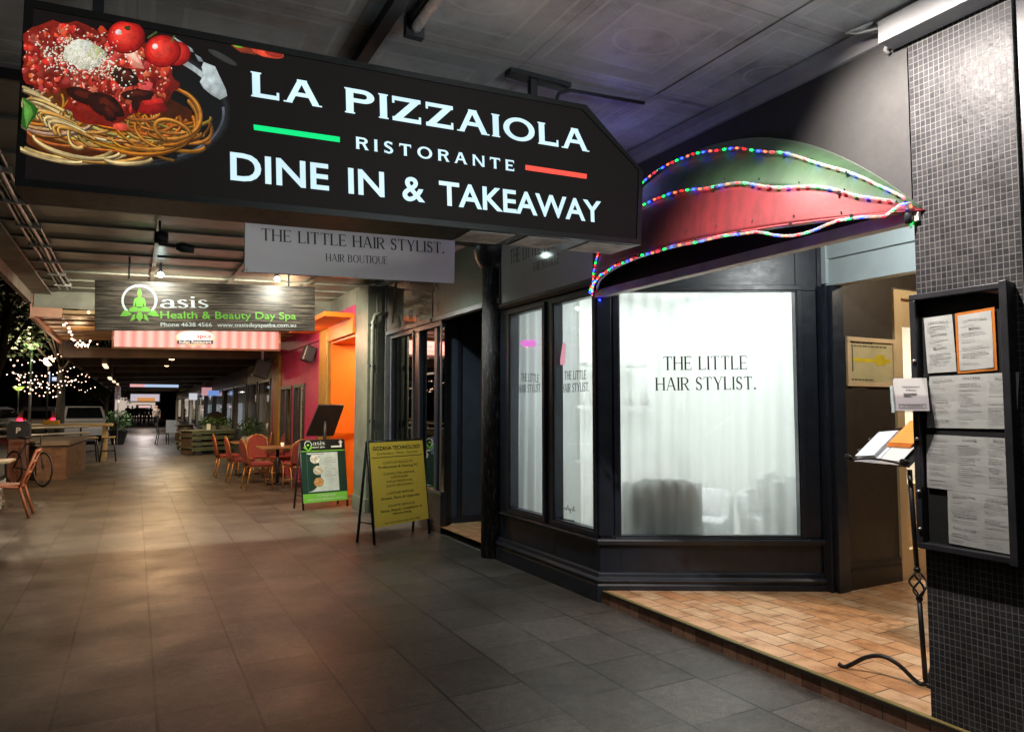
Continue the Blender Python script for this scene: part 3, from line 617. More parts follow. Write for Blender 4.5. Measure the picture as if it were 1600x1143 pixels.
# ------------------------------------------------------------------ mosaic pillar and what hangs on it
def m_mosaic():
    k = NT('mosaic_tile'); p = k.pos(); x, y, z = k.sep(p); cb = k.n('ShaderNodeCombineXYZ'); k.set(cb.inputs[0], k.ma('ADD', y, x)); k.set(cb.inputs[1], z)
    wob = k.map(k.noise(p, 6, 2, out=1), (.003, .003, .003)); vm = k.n('ShaderNodeVectorMath', operation='ADD'); k.set(vm.inputs[0], cb.outputs[0]); k.set(vm.inputs[1], wob)
    b = k.n('ShaderNodeTexBrick'); b.offset = 0; k.set(b.inputs['Vector'], vm.outputs[0]); b.inputs['Scale'].default_value = 1; b.inputs['Brick Width'].default_value = .0238; b.inputs['Row Height'].default_value = .0295
    b.inputs['Mortar Size'].default_value = .0019; b.inputs['Mortar Smooth'].default_value = .3; b.inputs['Color1'].default_value = (.026, .026, .029, 1); b.inputs['Color2'].default_value = (.046, .045, .048, 1); b.inputs['Mortar'].default_value = (.15, .147, .143, 1)
    k.P(Base_Color=k.mix(1., b.outputs[0], k.ramp(k.noise(p, 9, 4), (.3, .75), (.7, 1.2)), 'MULTIPLY'), Roughness=k.ma('ADD', k.ma('ADD', .30, k.ma('MULTIPLY', k.sep(b.outputs[0])[0], 3.2)), k.ma('MULTIPLY', b.outputs['Fac'], -.2), clamp=True))
    k.b.inputs['Specular IOR Level'].default_value = .13
    k.P(Metallic=0.)
    k.bump(k.ma('ADD', k.ma('MULTIPLY', k.noise(p, 42, 1), 1.5), k.ma('MULTIPLY', b.outputs['Fac'], -1.)), .55, .0025); return k.m
PY0, PY1 = 1.53, 1.985
g = MB(); g.b2((XF, PY0, 0), (XF + .5, PY1, 3.5)); tag(g.build('mosaic_pillar', m_mosaic(), bevel=.004), 'tall pillar faced in small black mosaic tiles carrying the menu case', 'pillar')
g = MB(); g.b2((XF - .13, .2, 3.26), (XF - .005, 2.05, 3.372)); g.cur = 0; tag(g.build('cable_trunking', mat('trunking_paint', (.26, .26, .265), .5, var=.12), bevel=.004), 'white cable trunking fixed across the top of the mosaic pillar', 'trunking')
g = MB()
for i in range(3): g.tube([(XF - .08 - .02 * i, 2.05, 3.34), (XF - .1 - .02 * i, 2.12 + .02 * i, 3.36), (XF - .13 - .02 * i, 2.15 + .02 * i, 3.37), (XF - .12, 2.08, 3.385)], .007, 6)
g.tube([(XF - .06, 2.04, 3.29), (XF - .03, 2.08, 3.27), (XF - .015, 2.07, 3.25)], .010, 6)
tag(g.build('cables', mat('cable_grey', (.24, .24, .24), .5)), 'loose white cables leaving the end of the trunking above the mosaic pillar', 'cable')
g = MB(); g.b2((XF + .12, -3, 0.0), (XF + .14, PY0 - .002, 3.4)); g.cur = 1; g.b2((XF + .02, PY0 - .06, 0), (XF + .12, PY0 - .004, 3.35)); g.b2((XF + .02, -3, 0), (XF + .12, PY0 - .07, .35))
tag(g.build('neighbour_shopfront', [mat('dark_glass', (.008, .008, .01), .06, var=0, bump=0), M_DARKP]), 'dark glass shopfront at the right of the mosaic pillar', 'shopfront')

case = thing('menu_case', 'tall black display case of menu sheets on the mosaic pillar', 'display case', (XF, 1.77, .87))
eY = V((0, -1, 0)); nX = V((-1, 0, 0)); oc = V((XF, 1.985, 0)); wC = .422     # u runs from the far edge towards the viewer
g = MB(); g.frame(oc, eY, UP, nX, 0, wC, .86, 2.03, .028, .001, .062); g.slab(oc, eY, UP, nX, wC - .028, wC + .004, .855, 2.035, .062, .075); g.build('case_frame', M_DARKP, case, bevel=.004)
g = MB(); g.slab(oc, eY, UP, nX, .028, wC - .028, .888, 2.002, .001, .012); g.slab(oc, eY, UP, nX, .03, wC - .03, 1.376, 1.398, .012, .02); g.slab(oc, eY, UP, nX, .03, wC - .05, 1.645, 1.658, .012, .018); g.build('backing', mat('black_felt', (.014, .014, .016), .8), case)
g = MB()
for u, v in ((.02, 1.72), (.405, 1.80), (.405, 1.42), (.405, 1.15), (.405, .93), (.02, 1.12), (.02, .95), (.02, 1.36)): g.tube([oc + eY * u + UP * v + nX * .06, oc + eY * u + UP * v + nX * .072], .007, 8)
g.build('screws', M_STEEL, case)
g = MB(); g.slab(oc, eY, UP, nX, .03, wC - .03, .89, 2.0, .05, .053); g.build('cover_glass', M_PANE, case)
def sheet(label, px, words_, cols=1, border=None, tilt=0):
    pts = [ox(x, y, XF - .024) for x, y in px]; o = pts[3]; ex = (pts[2] - pts[3]); w = ex.length; ex.normalize(); ey = pts[0] - pts[3]; h = ey.length; ey.normalize()
    t = thing('menu_sheet', label, 'menu', tuple(pts[3]), 0, 'menu sheets in the case'); g = MB()
    if border: g.cur = 1; g.quad(o - ex * .012 - ey * .012 - nX * .002, o + ex * (w + .012) - ey * .012 - nX * .002, o + ex * (w + .012) + ey * (h + .012) - nX * .002, o - ex * .012 + ey * (h + .012) - nX * .002); g.cur = 0
    N = 6
    for i in range(N):
        for j in range(N):
            f = lambda a, b: o + ex * (w * a / N) + ey * (h * b / N) + nX * (.0012 * math.sin(a * 1.3 + b * .9) + .0008 * math.sin(b * 2.1 - a))
            g.smooth = True; g.quad(f(i, j), f(i + 1, j), f(i + 1, j + 1), f(i, j + 1))
    g.build('paper', [M_PAPER, mat('orange_card', (.75, .22, .03), .6)] if border else M_PAPER, t)
    g = MB(); rnd = random.Random(len(words_) + int(px[0][0])); cw = w / cols
    for c_ in range(cols):
        hd = words_[c_ % len(words_)]
        for k_, (hw, y_) in enumerate(hd):
            lw = min(cw * .7, len(hw) * .012); a = o + ex * (cw * (c_ + .5) - lw / 2) + ey * (h * y_); put(g, hw, a, a + ex * lw, .009, nX, lift=.003, bold=.01)
            top = y_ - .03; bot = hd[k_ + 1][1] + .06 if k_ + 1 < len(hd) else .07
            lines(g, o + ex * (cw * (c_ + .1)) + ey * (h * top), ex, ey, nX, cw * .8, h * (top - bot), max(2, int(h * (top - bot) / .0085)), .003, (.35, 1.), .27, .33, rnd)
    g.build('print', mat('grey_ink', (.34, .33, .34), .7, bump=0), t)
sheet('plain white menu page, upper left in the display case', [(1443, 497), (1490, 494), (1495, 580), (1450, 583)], [[('SPECIALS', .88), ('ENTREE', .66), ('MAINS', .42)]])
sheet('menu page with an orange border in the top of the display case', [(1496, 493), (1549, 487), (1553, 574), (1500, 579)], [[('LA PIZZAIOLA', .87), ('MENU', .72)]], border=1)
sheet('wide white menu sheet across the middle of the case, glare across its top', [(1452, 588), (1585, 580), (1588, 670), (1448, 668)], [[('INSALATA', .9), ('PASTA', .5)], [('ENTREE', .92), ('RISOTTO', .42)], [('PIZZA', .9)]], 3)
sheet('wide white menu sheet below the black divider of the case', [(1447, 678), (1590, 683), (1593, 778), (1449, 761)], [[('DOLCI', .9)], [('CARNE', .92)], [('PESCE', .94)]], 3)
sheet('lowest white menu page at the bottom of the display case', [(1480, 765), (1589, 779), (1592, 868), (1483, 848)], [[('SPARKLING WINE', .9), ('WHITE WINE', .55), ('RED WINE', .3)], [('COCKTAILS', .9)]], 2)
# takeaway leaflets in a clear holder clipped to the far edge of the case
hp = [ox(x, y, XF - .12) for x, y in ((1409, 593), (1456, 591), (1440, 641), (1398, 642))]
fn = V((-.72, -.69, 0)).normalized(); ex = V((0, 0, 1)).cross(fn).normalized(); hc = (hp[2] + hp[3]) / 2
hc = hc + ex * .02; t = thing('leaflet_holder', 'clear holder of white takeaway menus clipped to the edge of the menu case', 'leaflet holder', tuple(hc))
ey = (UP * .97 + fn * -.22).normalized(); w = .135; h = .155; o = hc - ex * w / 2
g = MB()
for i in range(9): g.slab(o + fn * (-.004 * i) + ex * (.0008 * (i % 3)), ex, ey, fn, 0, w, 0, h - .0015 * i, 0, .0028)
g.build('leaflets', M_PAPER, t)
g = MB(); nn = ex.cross(ey).normalized(); a = o + fn * .003
for s_, y_, l_ in (('TAKEAWAY', .70, .075), ('MENU', .60, .04), ('LA PIZZAIOLA', .12, .085)):
    p = a + ex * ((w - l_) / 2) + ey * (h * y_); put(g, s_, p, p + ex * l_, .0085, nn, lift=.0012, up=ey)
lines(g, a + ex * .035 + ey * (h * .54), ex, ey, nn, w - .07, .02, 3, gap=0, lift=.0012)
g.frame(a, ex, ey, nn, .012, w - .012, .012, h * .2, .0015, .0008, .0012); g.build('print', M_INK, t)
g = MB(); g.slab(o, ex, ey, fn, -.008, w + .008, -.006, .075, .006, .0085); g.slab(o, ex, ey, fn, -.01, -.007, -.006, .12, -.05, .0085); g.slab(o, ex, ey, fn, w + .007, w + .01, -.006, .12, -.05, .0085); g.slab(o, ex, ey, fn, -.01, w + .01, -.009, -.006, -.05, .0085); g.slab(o, ex, ey, fn, -.01, w + .01, -.006, h + .01, -.053, -.05)
g.build('clear_pocket', glass('clear_acrylic', (.97, .96, .98), 1.5, .05), t)

# wrought iron menu stand
M_IRON = mat('black_iron', (.012, .012, .013), .42, metal=.3, var=.2, bump=.3, bscale=160)
b0 = og(1447, 1073, ZT); st_ = thing('menu_stand', 'black wrought iron stand holding open menus on the tiled floor', 'stand', tuple(b0))
top = V((b0.x - .03, b0.y + .03, 1.205)); cxv = (V((b0.x, b0.y, 0)) - EYE); cxv.z = 0; cxv.normalize(); sx = V((cxv.y, -cxv.x, 0))     # sx: towards the viewer's right
def at_(t_): return b0.lerp(top, t_)
g = MB(); g.tube([at_(.03), at_(.40)], .0125, 8); g.tube([at_(.52), at_(.98)], .0125, 8); g.build('post', M_IRON, st_)
g = MB()
for k_ in range(4):
    g.tube([at_(.40 + .12 * i / 16) + (sx * math.cos(k_ * math.pi / 2 + i / 16 * 2.6) + cxv * math.sin(k_ * math.pi / 2 + i / 16 * 2.6)) * (.036 * math.sin(math.pi * i / 16) + .004) for i in range(17)], .0055, 6)
for t_ in (.395, .525): g.ball(at_(t_), .018, 10, 6)
g.build('basket_twist', M_IRON, st_)
for k_, (dv, ln) in enumerate(((-sx * .97 + cxv * .2, .42), (sx * .85 - cxv * .5, .36), (sx * .3 + cxv * .95, .38))):
    g = MB(); dv = dv.normalized(); pr = [(0, .012), (.10, .02), (.22, .075), (.42, .112), (.62, .095), (.82, .03), (.93, .004), (1., .01)]
    pr = [(.0, .05)] + pr[1:] if False else [(0, .02), (.06, .012), (.14, .03), (.3, .085), (.48, .108), (.66, .085), (.84, .03), (.93, .008), (1., .018)]
    g.tube(smooth([b0 + dv * (a_ * ln) + UP * (z_ * 1.0) for a_, z_ in pr]), .0115, 8); g.build('foot', M_IRON, st_)
# tray
tl, tr_ = ox(1340, 712, XF + .25), None
tc = top + UP * .02; wv = -(sx * .75 - cxv * .66).normalized(); fw = UP.cross(wv).normalized()
if fw.dot(cxv) < 0: fw = -fw
sl = (fw * .80 + UP * .60).normalized(); TW = .36; TH = .27; to = tc + sl * -.04 + wv * .335; rv = -wv; tn = rv.cross(sl).normalized()
if tn.z < 0: tn = -tn
g = MB(); g.slab(to, rv, sl, tn, 0, TW, 0, TH, -.006, 0)
e_ = [(i / 14) for i in range(15)]
g.tube([to + rv * (TW * a_) + tn * (.02 + .022 * math.sin(a_ * math.pi)) - sl * .01 for a_ in e_], .006, 6)
for u_ in (0, 1):
    c_ = to + rv * (TW * u_) + tn * .03 - sl * .01
    g.tube([c_ + rv * ((1 if u_ else -1) * (.004 + .024 * (1 - i / 18)) * math.cos(i * .55)) + tn * ((.004 + .024 * (1 - i / 18)) * math.sin(i * .55)) for i in range(19)], .0055, 6)
for u_, s_ in ((.0, 1), (.0, 2)):
    c0 = to + sl * (.06 + .10 * (s_ - 1)); g.tube([c0 + rv * (-.035 * math.sin(i / 12 * math.pi)) + sl * (.10 * i / 12) + tn * (.012 * math.sin(i / 6 * math.pi)) for i in range(13)], .005, 6)
g.tube([to + sl * TH + rv * (TW * a_) + sl * (.05 * math.sin(a_ * math.pi)) for a_ in e_], .006, 6)
g.build('tray', M_IRON, st_)
def booklet(label, u0, u1, v0, v1, lift, mtl, open_=False):
    g = MB()
    for k_ in range(5): g.slab(to + tn * (lift + .0035 * k_) + rv * (.004 * k_), rv, sl, tn, u0, u1, v0 + .004 * k_, v1, 0, .0028)
    if open_:
        for k_ in range(4): g.slab(to + tn * (lift + .02), (rv * math.cos(.03 + .03 * k_) + tn * math.sin(.03 + .03 * k_)), sl, tn, u0, u0 + (u1 - u0) * .95, v0 + .02, v1 + .01, 0, .0015)
    tag(g.build('menu_booklet', mtl), label, 'menu', 'menus on the iron stand')
M_PLAS = mat('glossy_sleeve', (.62, .65, .70), .18, var=.06, bump=.1, bscale=12, dist=.02)
booklet('open menu in a glossy clear sleeve on the iron stand', .01, .16, .0, .23, .003, M_PLAS, True)
booklet('stack of white menus leaning at the right of the iron stand', .165, .30, .0, .20, .003, M_PAPER)
booklet('orange menu folder standing behind the white menus on the iron stand', .15, .30, .12, .33, .024, mat('orange_folder', (.80, .27, .05), .5))
# ------------------------------------------------------------------ curved awning with rope lights
AY0, AY1, AZ, AX, AU, AD, AP = 4.62, 1.93, 2.435, XF - .004, .734, .529, 1.0
PH = (0., .648, 1.109, 1.553)
def dome(s, ph, lift=0.):
    h = max(0., 4 * s * (1 - s)) ** AP
    p = V((AX - AD * h * math.sin(ph), AY0 + (AY1 - AY0) * s, AZ + AU * h * math.cos(ph)))
    return p + V((-math.sin(ph), 0, math.cos(ph))) * lift
def m_canvas(n, c):
    k = NT(n); p = k.pos(); nz = k.noise(p, 2.5, 5, .6)
    st = k.ramp(k.noise(k.map(p, (1., 5., 1.)), 5, 5, .7), (.42, .72), (.56, 1.)); k.P(Base_Color=k.mix(1., k.mix(nz, c4(tuple(x * .7 for x in c)), c4(tuple(x * 1.25 for x in c))), st, 'MULTIPLY'), Roughness=.62); k.b.inputs['Sheen Weight'].default_value = .15
    wv_ = k.n('ShaderNodeTexWave'); wv_.inputs['Scale'].default_value = 90; wv_.inputs['Distortion'].default_value = 1.; k.set(wv_.inputs['Vector'], p)
    k.bump(k.ma('ADD', k.noise(p, 6, 3), k.ma('MULTIPLY', k.noise(p, 260, 2), .12)), .4, .008); return k.m
aw = thing('curved_awning', 'half dome awning with a green top and a red front over the entrance', 'awning', (AX, 3.3, AZ))
def canopy(n, pa, pb, m):
    g = MB(); NS, NP = 44, 12; g.smooth = True
    vs = []
    for i in range(NS + 1):
        for j in range(NP + 1):
            f = j / NP; ph = pa + (pb - pa) * f; s = .004 + .992 * i / NS
            sag = -.012 * math.sin(math.pi * f) * math.sin(math.pi * s) + .003 * math.sin(s * 40) * math.sin(math.pi * f)
            vs.append(dome(s, ph, sag))
    g.add(vs, [(i * (NP + 1) + j, i * (NP + 1) + j + 1, (i + 1) * (NP + 1) + j + 1, (i + 1) * (NP + 1) + j) for i in range(NS) for j in range(NP)])
    o = g.build(n, m, aw); md = o.modifiers.new('cloth', 'SOLIDIFY'); md.thickness = .003; md.offset = -1
canopy('green_canvas', PH[0], PH[2], m_canvas('green_canvas', (.024, .070, .025))); canopy('red_canvas', PH[2], PH[3], m_canvas('red_canvas', (.20, .012, .017)))
g = MB()
for ph in PH[1:]: g.tube([dome(i / 30, ph, -.036) for i in range(31)], .009, 6)
g.build('ribs', M_STEEL, aw)
g = MB(); g.tube([dome(i / 30, PH[3], -.002) + V((0, 0, -.004)) for i in range(31)], .006, 6); g.build('hem', mat('red_hem', (.30, .04, .045), .6), aw)
g = MB()
for ph, n_ in ((PH[1], 9), (PH[2], 9), (PH[3], 11)):
    for i in range(1, n_): c = dome(i / n_, ph + .012, .014); g.box(c, (.018, .008, .018))
    for i in range(14): g.ball(dome((i + .5) / 14, ph - .09, .004), .0045, 6, 4)
g.build('clips', M_DARKP, aw)
g = MB(); g.lathe((AX - .03, AY1 + .06, AZ - .06), [(.016, 0), (.022, .04), (.016, .09)], 10); g.build('hinge', M_DARKP, aw)
LED = [emit('red_led', (1., .006, .008), 9), emit('green_led', (.002, 1., .10), 8), emit('blue_led', (.006, .018, 1.), 34), emit('amber_led', (1., .10, .03), 7)]
def m_rope():
    k = NT('clear_rope'); k.P(Base_Color=(.62, .63, .66, 1), Roughness=.22, Transmission_Weight=.0); k.b.inputs['Specular IOR Level'].default_value = .7; k.b.inputs['Alpha'].default_value = .3; return k.m
M_ROPE = m_rope()
def rope(label, pts, gap, amb=0):
    """a clear tube with a coloured lamp every few centimetres"""
    L = [0.]
    for a, b in zip(pts[:-1], pts[1:]): L.append(L[-1] + (b - a).length)
    t = thing('rope_light', label, 'rope light', tuple(pts[0]), 0, 'coloured rope lights along the awning')
    g = MB(); g.tube(pts, .0075, 7); g.build('clear_tube', M_ROPE, t)
    gs = [MB() for _ in LED]; d = gap; i = 0; k_ = 0
    while d < L[-1]:
        while L[i + 1] < d: i += 1
        p = pts[i].lerp(pts[i + 1], (d - L[i]) / max(1e-6, L[i + 1] - L[i])); w_ = (pts[i + 1] - pts[i]).normalized() * .010; gs[k_ % 4].tube([p - w_, p - w_ * .6, p + w_ * .6, p + w_], [.002, .0058, .0058, .002], 6); k_ += 1; d += gap * rnd.uniform(.8, 1.2)
    for g, m, nm in zip(gs, LED, ('red_lamps', 'green_lamps', 'blue_lamps', 'amber_lamps')): g.build(nm, m, t)
    return t
rnd = random.Random(3)
wob = lambda i, a: V((rnd.uniform(-a, a), 0, rnd.uniform(-a, a)))
E_ = dome(.985, 1.0, .03)
r1 = [dome(s / 60, PH[1] + .07 * max(0, s / 60 - .55) * math.sin(s * .9), .018) + wob(s, .002) for s in range(0, 58)]
rope('upper rope of red, green and blue lamps over the green canvas', r1 + [dome(.975, .8, .03), dome(.98, .95, .035)], .047)
r2 = [dome(s / 60, PH[2] + .09 * max(0, s / 60 - .5) * math.sin(s * .7), .018) + wob(s, .002) for s in range(0, 59)]
rope('middle rope of coloured lamps where the green canvas meets the red', r2, .047)
r3 = [dome(.012, .35 + .3 * i / 3, .02) + V((0, .02, -.05 * i)) for i in range(2)]
tipL = dome(.0, 1.2, 0)
r3 = [tipL + V((.0, -.06, .17)), tipL + V((-.02, -.02, .10)), tipL + V((-.03, .0, .05)), tipL + V((-.03, .02, .0)), tipL + V((0, -.02, -.05)), tipL + V((0, -.08, -.075))]
rope('short dangling end of the rope light at the left tip of the awning', r3, .03)
r4 = [dome(.01 + s / 61.5, PH[3] + .0, .012) + V((0, 0, -.012 - (.055 * abs(math.sin((s - 38) / 8 * math.pi)) if 46 < s < 54 else .008 * abs(math.sin(s * .45))))) for s in range(0, 59)]
rope('lowest rope light sagging along the front hem of the red canvas', r4 + [dome(.975, 1.3, .03), dome(.99, 1.2, .05), V((XF + .0, 1.99, 2.42)), V((XF - .01, 1.995, 2.36))], .052)

# ------------------------------------------------------------------ illuminated restaurant sign
YS = 3.2; nS = V((0, -1, 0)); s_o = V((0, YS, 0)); exS = V((1, 0, 0)); sg = lambda x, y, l=0.: oy(x, y, YS - l)
sign = thing('lightbox_sign', 'large black illuminated restaurant sign with a spaghetti photograph hung across the footpath', 'sign', (1.0, YS, 2.4))
out = [(-.425, 2.345), (2.577, 2.451), (2.6, 2.894), (2.2, 3.209), (-.42, 3.082)]
M_CASE = mat('sign_case', (.030, .028, .027), .45, var=.4, scale=8, bump=.2)
g = MB(); g.prism([(p[0], p[1]) for p in out], (0, YS + .004, 0), exS, UP, (0, 1, 0), .27); g.build('case', M_CASE, sign, bevel=.004)
g = MB(); n5 = len(out); cx_ = sum(p[0] for p in out) / n5; cz_ = sum(p[1] for p in out) / n5
ins = [(p[0] + (.03 if p[0] < cx_ else -.03), p[1] + (.03 if p[1] < 2.7 else (-.0 if p[0] > 2.5 else -.03))) for p in out]
for i in range(n5):
    a, b, c, d = out[i], out[(i + 1) % n5], ins[(i + 1) % n5], ins[i]
    g.prism([a, b, c, d], (0, YS + .004, 0), exS, UP, (0, -1, 0), .012)
g.build('trim', mat('black_trim', (.012, .012, .012), .4), sign)
k = NT('backlit_face'); k.P(Base_Color=(.012, .011, .011, 1), Emission_Color=(.60, .46, .42, 1), Emission_Strength=.012, Roughness=.5); k.b.inputs['Specular IOR Level'].default_value = .12
g = MB(); g.prism(ins, (0, YS + .003, 0), exS, UP, (0, -1, 0), .003); g.build('face', k.m, sign)
M_LET = emit('sign_letters', (.66, .90, 1.), .97)
k = NT('sign_letters_glow'); k.t.links.new(k.ma('ADD', .72, k.ma('MULTIPLY', k.noise(k.map(k.pos(), (3.2, 1, 3.2)), 1., 2), .5)), k.b.inputs['Emission Strength']); k.P(Base_Color=(.3, .4, .45, 1), Emission_Color=(.66, .90, 1., 1)); M_LET = k.m
g = MB()
for s_, a, b, h_, sty in (('LA', (394.5, 151), (501, 168), .113, 'copper'), ('PIZZAIOLA', (541, 176), (919, 237.5), .121, 'copper'), ('RISTORANTE', (556.5, 232.5), (803, 268), .058, 'copper2')):
    put(g, s_, sg(*a), sg(*b), h_, nS, sty, lift=.0015)
    if s_ == 'PIZZAIOLA': g.build('name_lettering', M_LET, sign); g = MB()
g.build('subtitle_lettering', M_LET, sign); g = MB()
for s_, a, b, h_ in (('DINE', (360, 280), (514, 297), .120), ('IN', (544.5, 301.3), (600.7, 307.5), .119), ('&', (629, 312), (664, 315.5), .119), ('TAKEAWAY', (686.5, 319), (940, 347.5), .119)):
    put(g, s_, sg(*a), sg(*b), h_, nS, bold=.019, lift=.0015)
g.build('tagline_lettering', M_LET, sign)
g = MB(); g.quad(*[sg(x, y, .0016) for x, y in ((397, 203), (531, 222.5), (531, 214), (396, 194.5))]); g.build('green_bar', emit('green_bar', (.0, .80, .22), 1.), sign)
g = MB(); g.quad(*[sg(x, y, .0016) for x, y in ((821, 265.5), (916.5, 279.5), (917, 272), (821, 257.5))]); g.build('red_bar', emit('red_bar', (1., .09, .06), 1.), sign)
c_ = V((1.08, YS + .139, 0)); Bk = Matrix.Translation(c_ + V((0, 0, 2.72))) @ Matrix.Rotation(-2 * .0353, 4, 'Y') @ Matrix.Rotation(math.pi, 4, 'Z') @ Matrix.Translation(-c_ - V((0, 0, 2.72)))
for o in [o for o in kids(sign) if o.name.split('.')[0] in ('name_lettering', 'subtitle_lettering', 'tagline_lettering', 'green_bar', 'red_bar')]:
    q = o.copy(); col.objects.link(q); q.parent = sign; q.matrix_parent_inverse = WM[sign.name].inverted() @ Bk      # the same writing on the back face
# printed photograph: pasta on a dark plate
pic = MB(); pr = random.Random(11); lay = [0]
def S2L(c): return tuple((x / 12.92 if x <= .04045 else ((x + .055) / 1.055) ** 2.4) for x in c)
CL = [(36, 22), (392, 78), (392, 275), (30, 262)]
def inpic(x, y): return x > 37 - (y - 22) * .028 and y > 6 + (x - 36) * .178
def pshape(pts, c):
    lay[0] += 1; pts = [(max(p[0], 36.5 - (p[1] - 40) * .03), p[1]) for p in pts]
    pts = [(p[0], max(p[1], 6 + (p[0] - 36) * .178)) for p in pts]
    n = len(pts); cx = sum(p[0] for p in pts) / n; cy = sum(p[1] for p in pts) / n; z_ = .0012 + .000022 * lay[0]
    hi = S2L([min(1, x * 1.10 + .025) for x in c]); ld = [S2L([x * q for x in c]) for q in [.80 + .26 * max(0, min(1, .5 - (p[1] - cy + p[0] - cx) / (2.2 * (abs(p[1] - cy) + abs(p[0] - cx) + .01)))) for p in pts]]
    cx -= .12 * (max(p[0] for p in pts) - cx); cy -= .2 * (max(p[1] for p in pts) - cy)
    for i in range(n):
        j = (i + 1) % n; pic.c = [ld[j], ld[i], hi]; pic.quad(sg(*pts[j], z_), sg(*pts[i], z_), sg(cx, cy, z_))
def blob(x, y, rx, ry, c, n=14, j=.0, rot=0.):
    pts = []
    for i in range(n):
        a = i / n * math.tau; q = 1 + pr.uniform(-j, j); u, v = rx * q * math.cos(a), ry * q * math.sin(a)
        pts.append((x + u * math.cos(rot) - v * math.sin(rot), y + u * math.sin(rot) + v * math.cos(rot)))
    pshape(pts, c)
def strand(pts, w, c):
    lay[0] += 1; L_ = len(pts); q = []; k0 = pr.uniform(0, 6); sh_ = [S2L([min(1, x * (.86 + .2 * math.sin(k0 + i * .33))) for x in c]) for i in range(L_)]
    for i in range(L_):
        a = pts[max(0, i - 1)]; b = pts[min(L_ - 1, i + 1)]; dx, dy = b[0] - a[0], b[1] - a[1]; l = math.hypot(dx, dy) or 1; nx, ny = -dy / l * w / 2, dx / l * w / 2
        q.append(((pts[i][0] + nx, pts[i][1] + ny), (pts[i][0] - nx, pts[i][1] - ny)))
    z_ = .0012 + .000022 * lay[0]
    for i in range(L_ - 1):
        ps = [q[i][0], q[i + 1][0], q[i + 1][1], q[i][1]]
        pic.c = [sh_[i], sh_[i + 1], sh_[i + 1], sh_[i]]
        if all(inpic(*p) for p in ps): pic.quad(*[sg(x, y, z_) for x, y in ps])
# plate
blob(178, 158, 184, 104, (.07, .07, .075), 40, 0, .14); blob(178, 158, 180, 100, (.16, .165, .18), 40, 0, .14); blob(176, 157, 176, 97, (.055, .055, .06), 40, 0, .14)
for a0, a1, w, c in ((-78, -62, 9, (.42, .44, .47)), (-55, -20, 8, (.62, .66, .68)), (-8, 52, 4, (.38, .40, .44)), (55, 85, 3, (.2, .2, .22))):
    strand([(178 + 171 * math.cos(R(a)) - 8 * math.sin(R(a)), 158 + 92 * math.sin(R(a)) + 22 * math.cos(R(a))) for a in range(a0, a1 + 1, 2)], w, c)
pshape([(272, 58), (300, 76), (303, 82), (285, 78), (275, 70)], (.66, .71, .72)); pshape([(318, 97), (336, 104), (353, 140), (355, 150), (344, 156), (330, 148), (318, 138), (312, 128), (318, 118), (315, 105)], (.70, .75, .76)); pshape([(304, 84), (314, 90), (318, 97), (310, 96)], (.5, .54, .56))
blob(348, 90, 26, 5, (.2, .2, .2), 16, 0, .5); pshape([(358, 62), (372, 66), (402, 78), (400, 86), (376, 82), (362, 72)], (.55, .2, .1)); blob(372, 71, 9, 4, (.45, .72, .2), 10, .1, .3); blob(418, 82, 26, 8, (.86, .28, .18), 18, .03, .25); blob(428, 84, 14, 5, (.62, .16, .11), 14, .05, .25)
# spaghetti
blob(165, 185, 140, 62, (.30, .12, .03), 30, .05, .1); blob(95, 190, 80, 50, (.36, .16, .05), 24, .06, .2)
cols = [(.93, .74, .44), (.90, .64, .30), (.86, .54, .18), (.80, .46, .10), (.72, .38, .06), (.95, .80, .55)]
def curl(cx, cy, rx, ry, a0, a1, rot, w, c):
    n = 22; pts = []
    for i in range(n + 1):
        a = R(a0 + (a1 - a0) * i / n); u, v = rx * math.cos(a), ry * math.sin(a); pts.append((cx + u * math.cos(rot) - v * math.sin(rot), cy + u * math.sin(rot) + v * math.cos(rot)))
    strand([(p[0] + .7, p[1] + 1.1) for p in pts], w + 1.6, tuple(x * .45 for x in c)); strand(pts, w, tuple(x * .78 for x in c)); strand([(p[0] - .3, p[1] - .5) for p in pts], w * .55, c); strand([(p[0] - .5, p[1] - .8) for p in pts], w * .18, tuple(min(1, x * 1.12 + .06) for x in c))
for i in range(120):
    t_ = pr.random(); cx = 70 + 210 * t_ + pr.uniform(-20, 20); cy = 178 + pr.uniform(-8, 30) + 16 * t_
    c = pr.choice(cols[:3] + cols[5:]) if t_ < .45 else pr.choice(cols[1:5]); c = tuple(x * pr.uniform(.8, 1.05) for x in c)
    curl(cx, cy - 12, pr.uniform(24, 78), pr.uniform(10, 34), pr.uniform(-30, 60), pr.uniform(110, 230), pr.uniform(-.1, .5), pr.uniform(3.0, 4.8), c)
for cx, cy, rx, ry, a0, a1, rot, c in ((90, 205, 95, 40, 20, 175, .2, cols[0]), (110, 190, 120, 62, 40, 160, .12, cols[5]), (150, 200, 110, 52, 20, 150, .1, cols[1]), (215, 190, 90, 50, -20, 110, .1, cols[3]), (225, 180, 84, 52, -40, 100, .15, cols[2]), (120, 222, 70, 22, 10, 170, .2, cols[5]),
                                   (255, 180, 58, 46, -80, 80, .2, cols[3]), (262, 176, 52, 40, -70, 90, .25, cols[2]), (125, 205, 18, 26, 60, 330, .2, cols[0]), (270, 205, 30, 16, 100, 340, .4, cols[2]), (75, 235, 60, 12, 20, 160, .25, cols[5]), (200, 246, 38, 9, 10, 170, .0, cols[5])):
    curl(cx, cy, rx, ry, a0, a1, rot, 5.2, c)
for i in range(14): curl(60 + i * 7, 170 + i * 5 + pr.uniform(-8, 8), 70, 16, 150, 260, .55, 4.6, pr.choice(cols[:2] + cols[5:]))
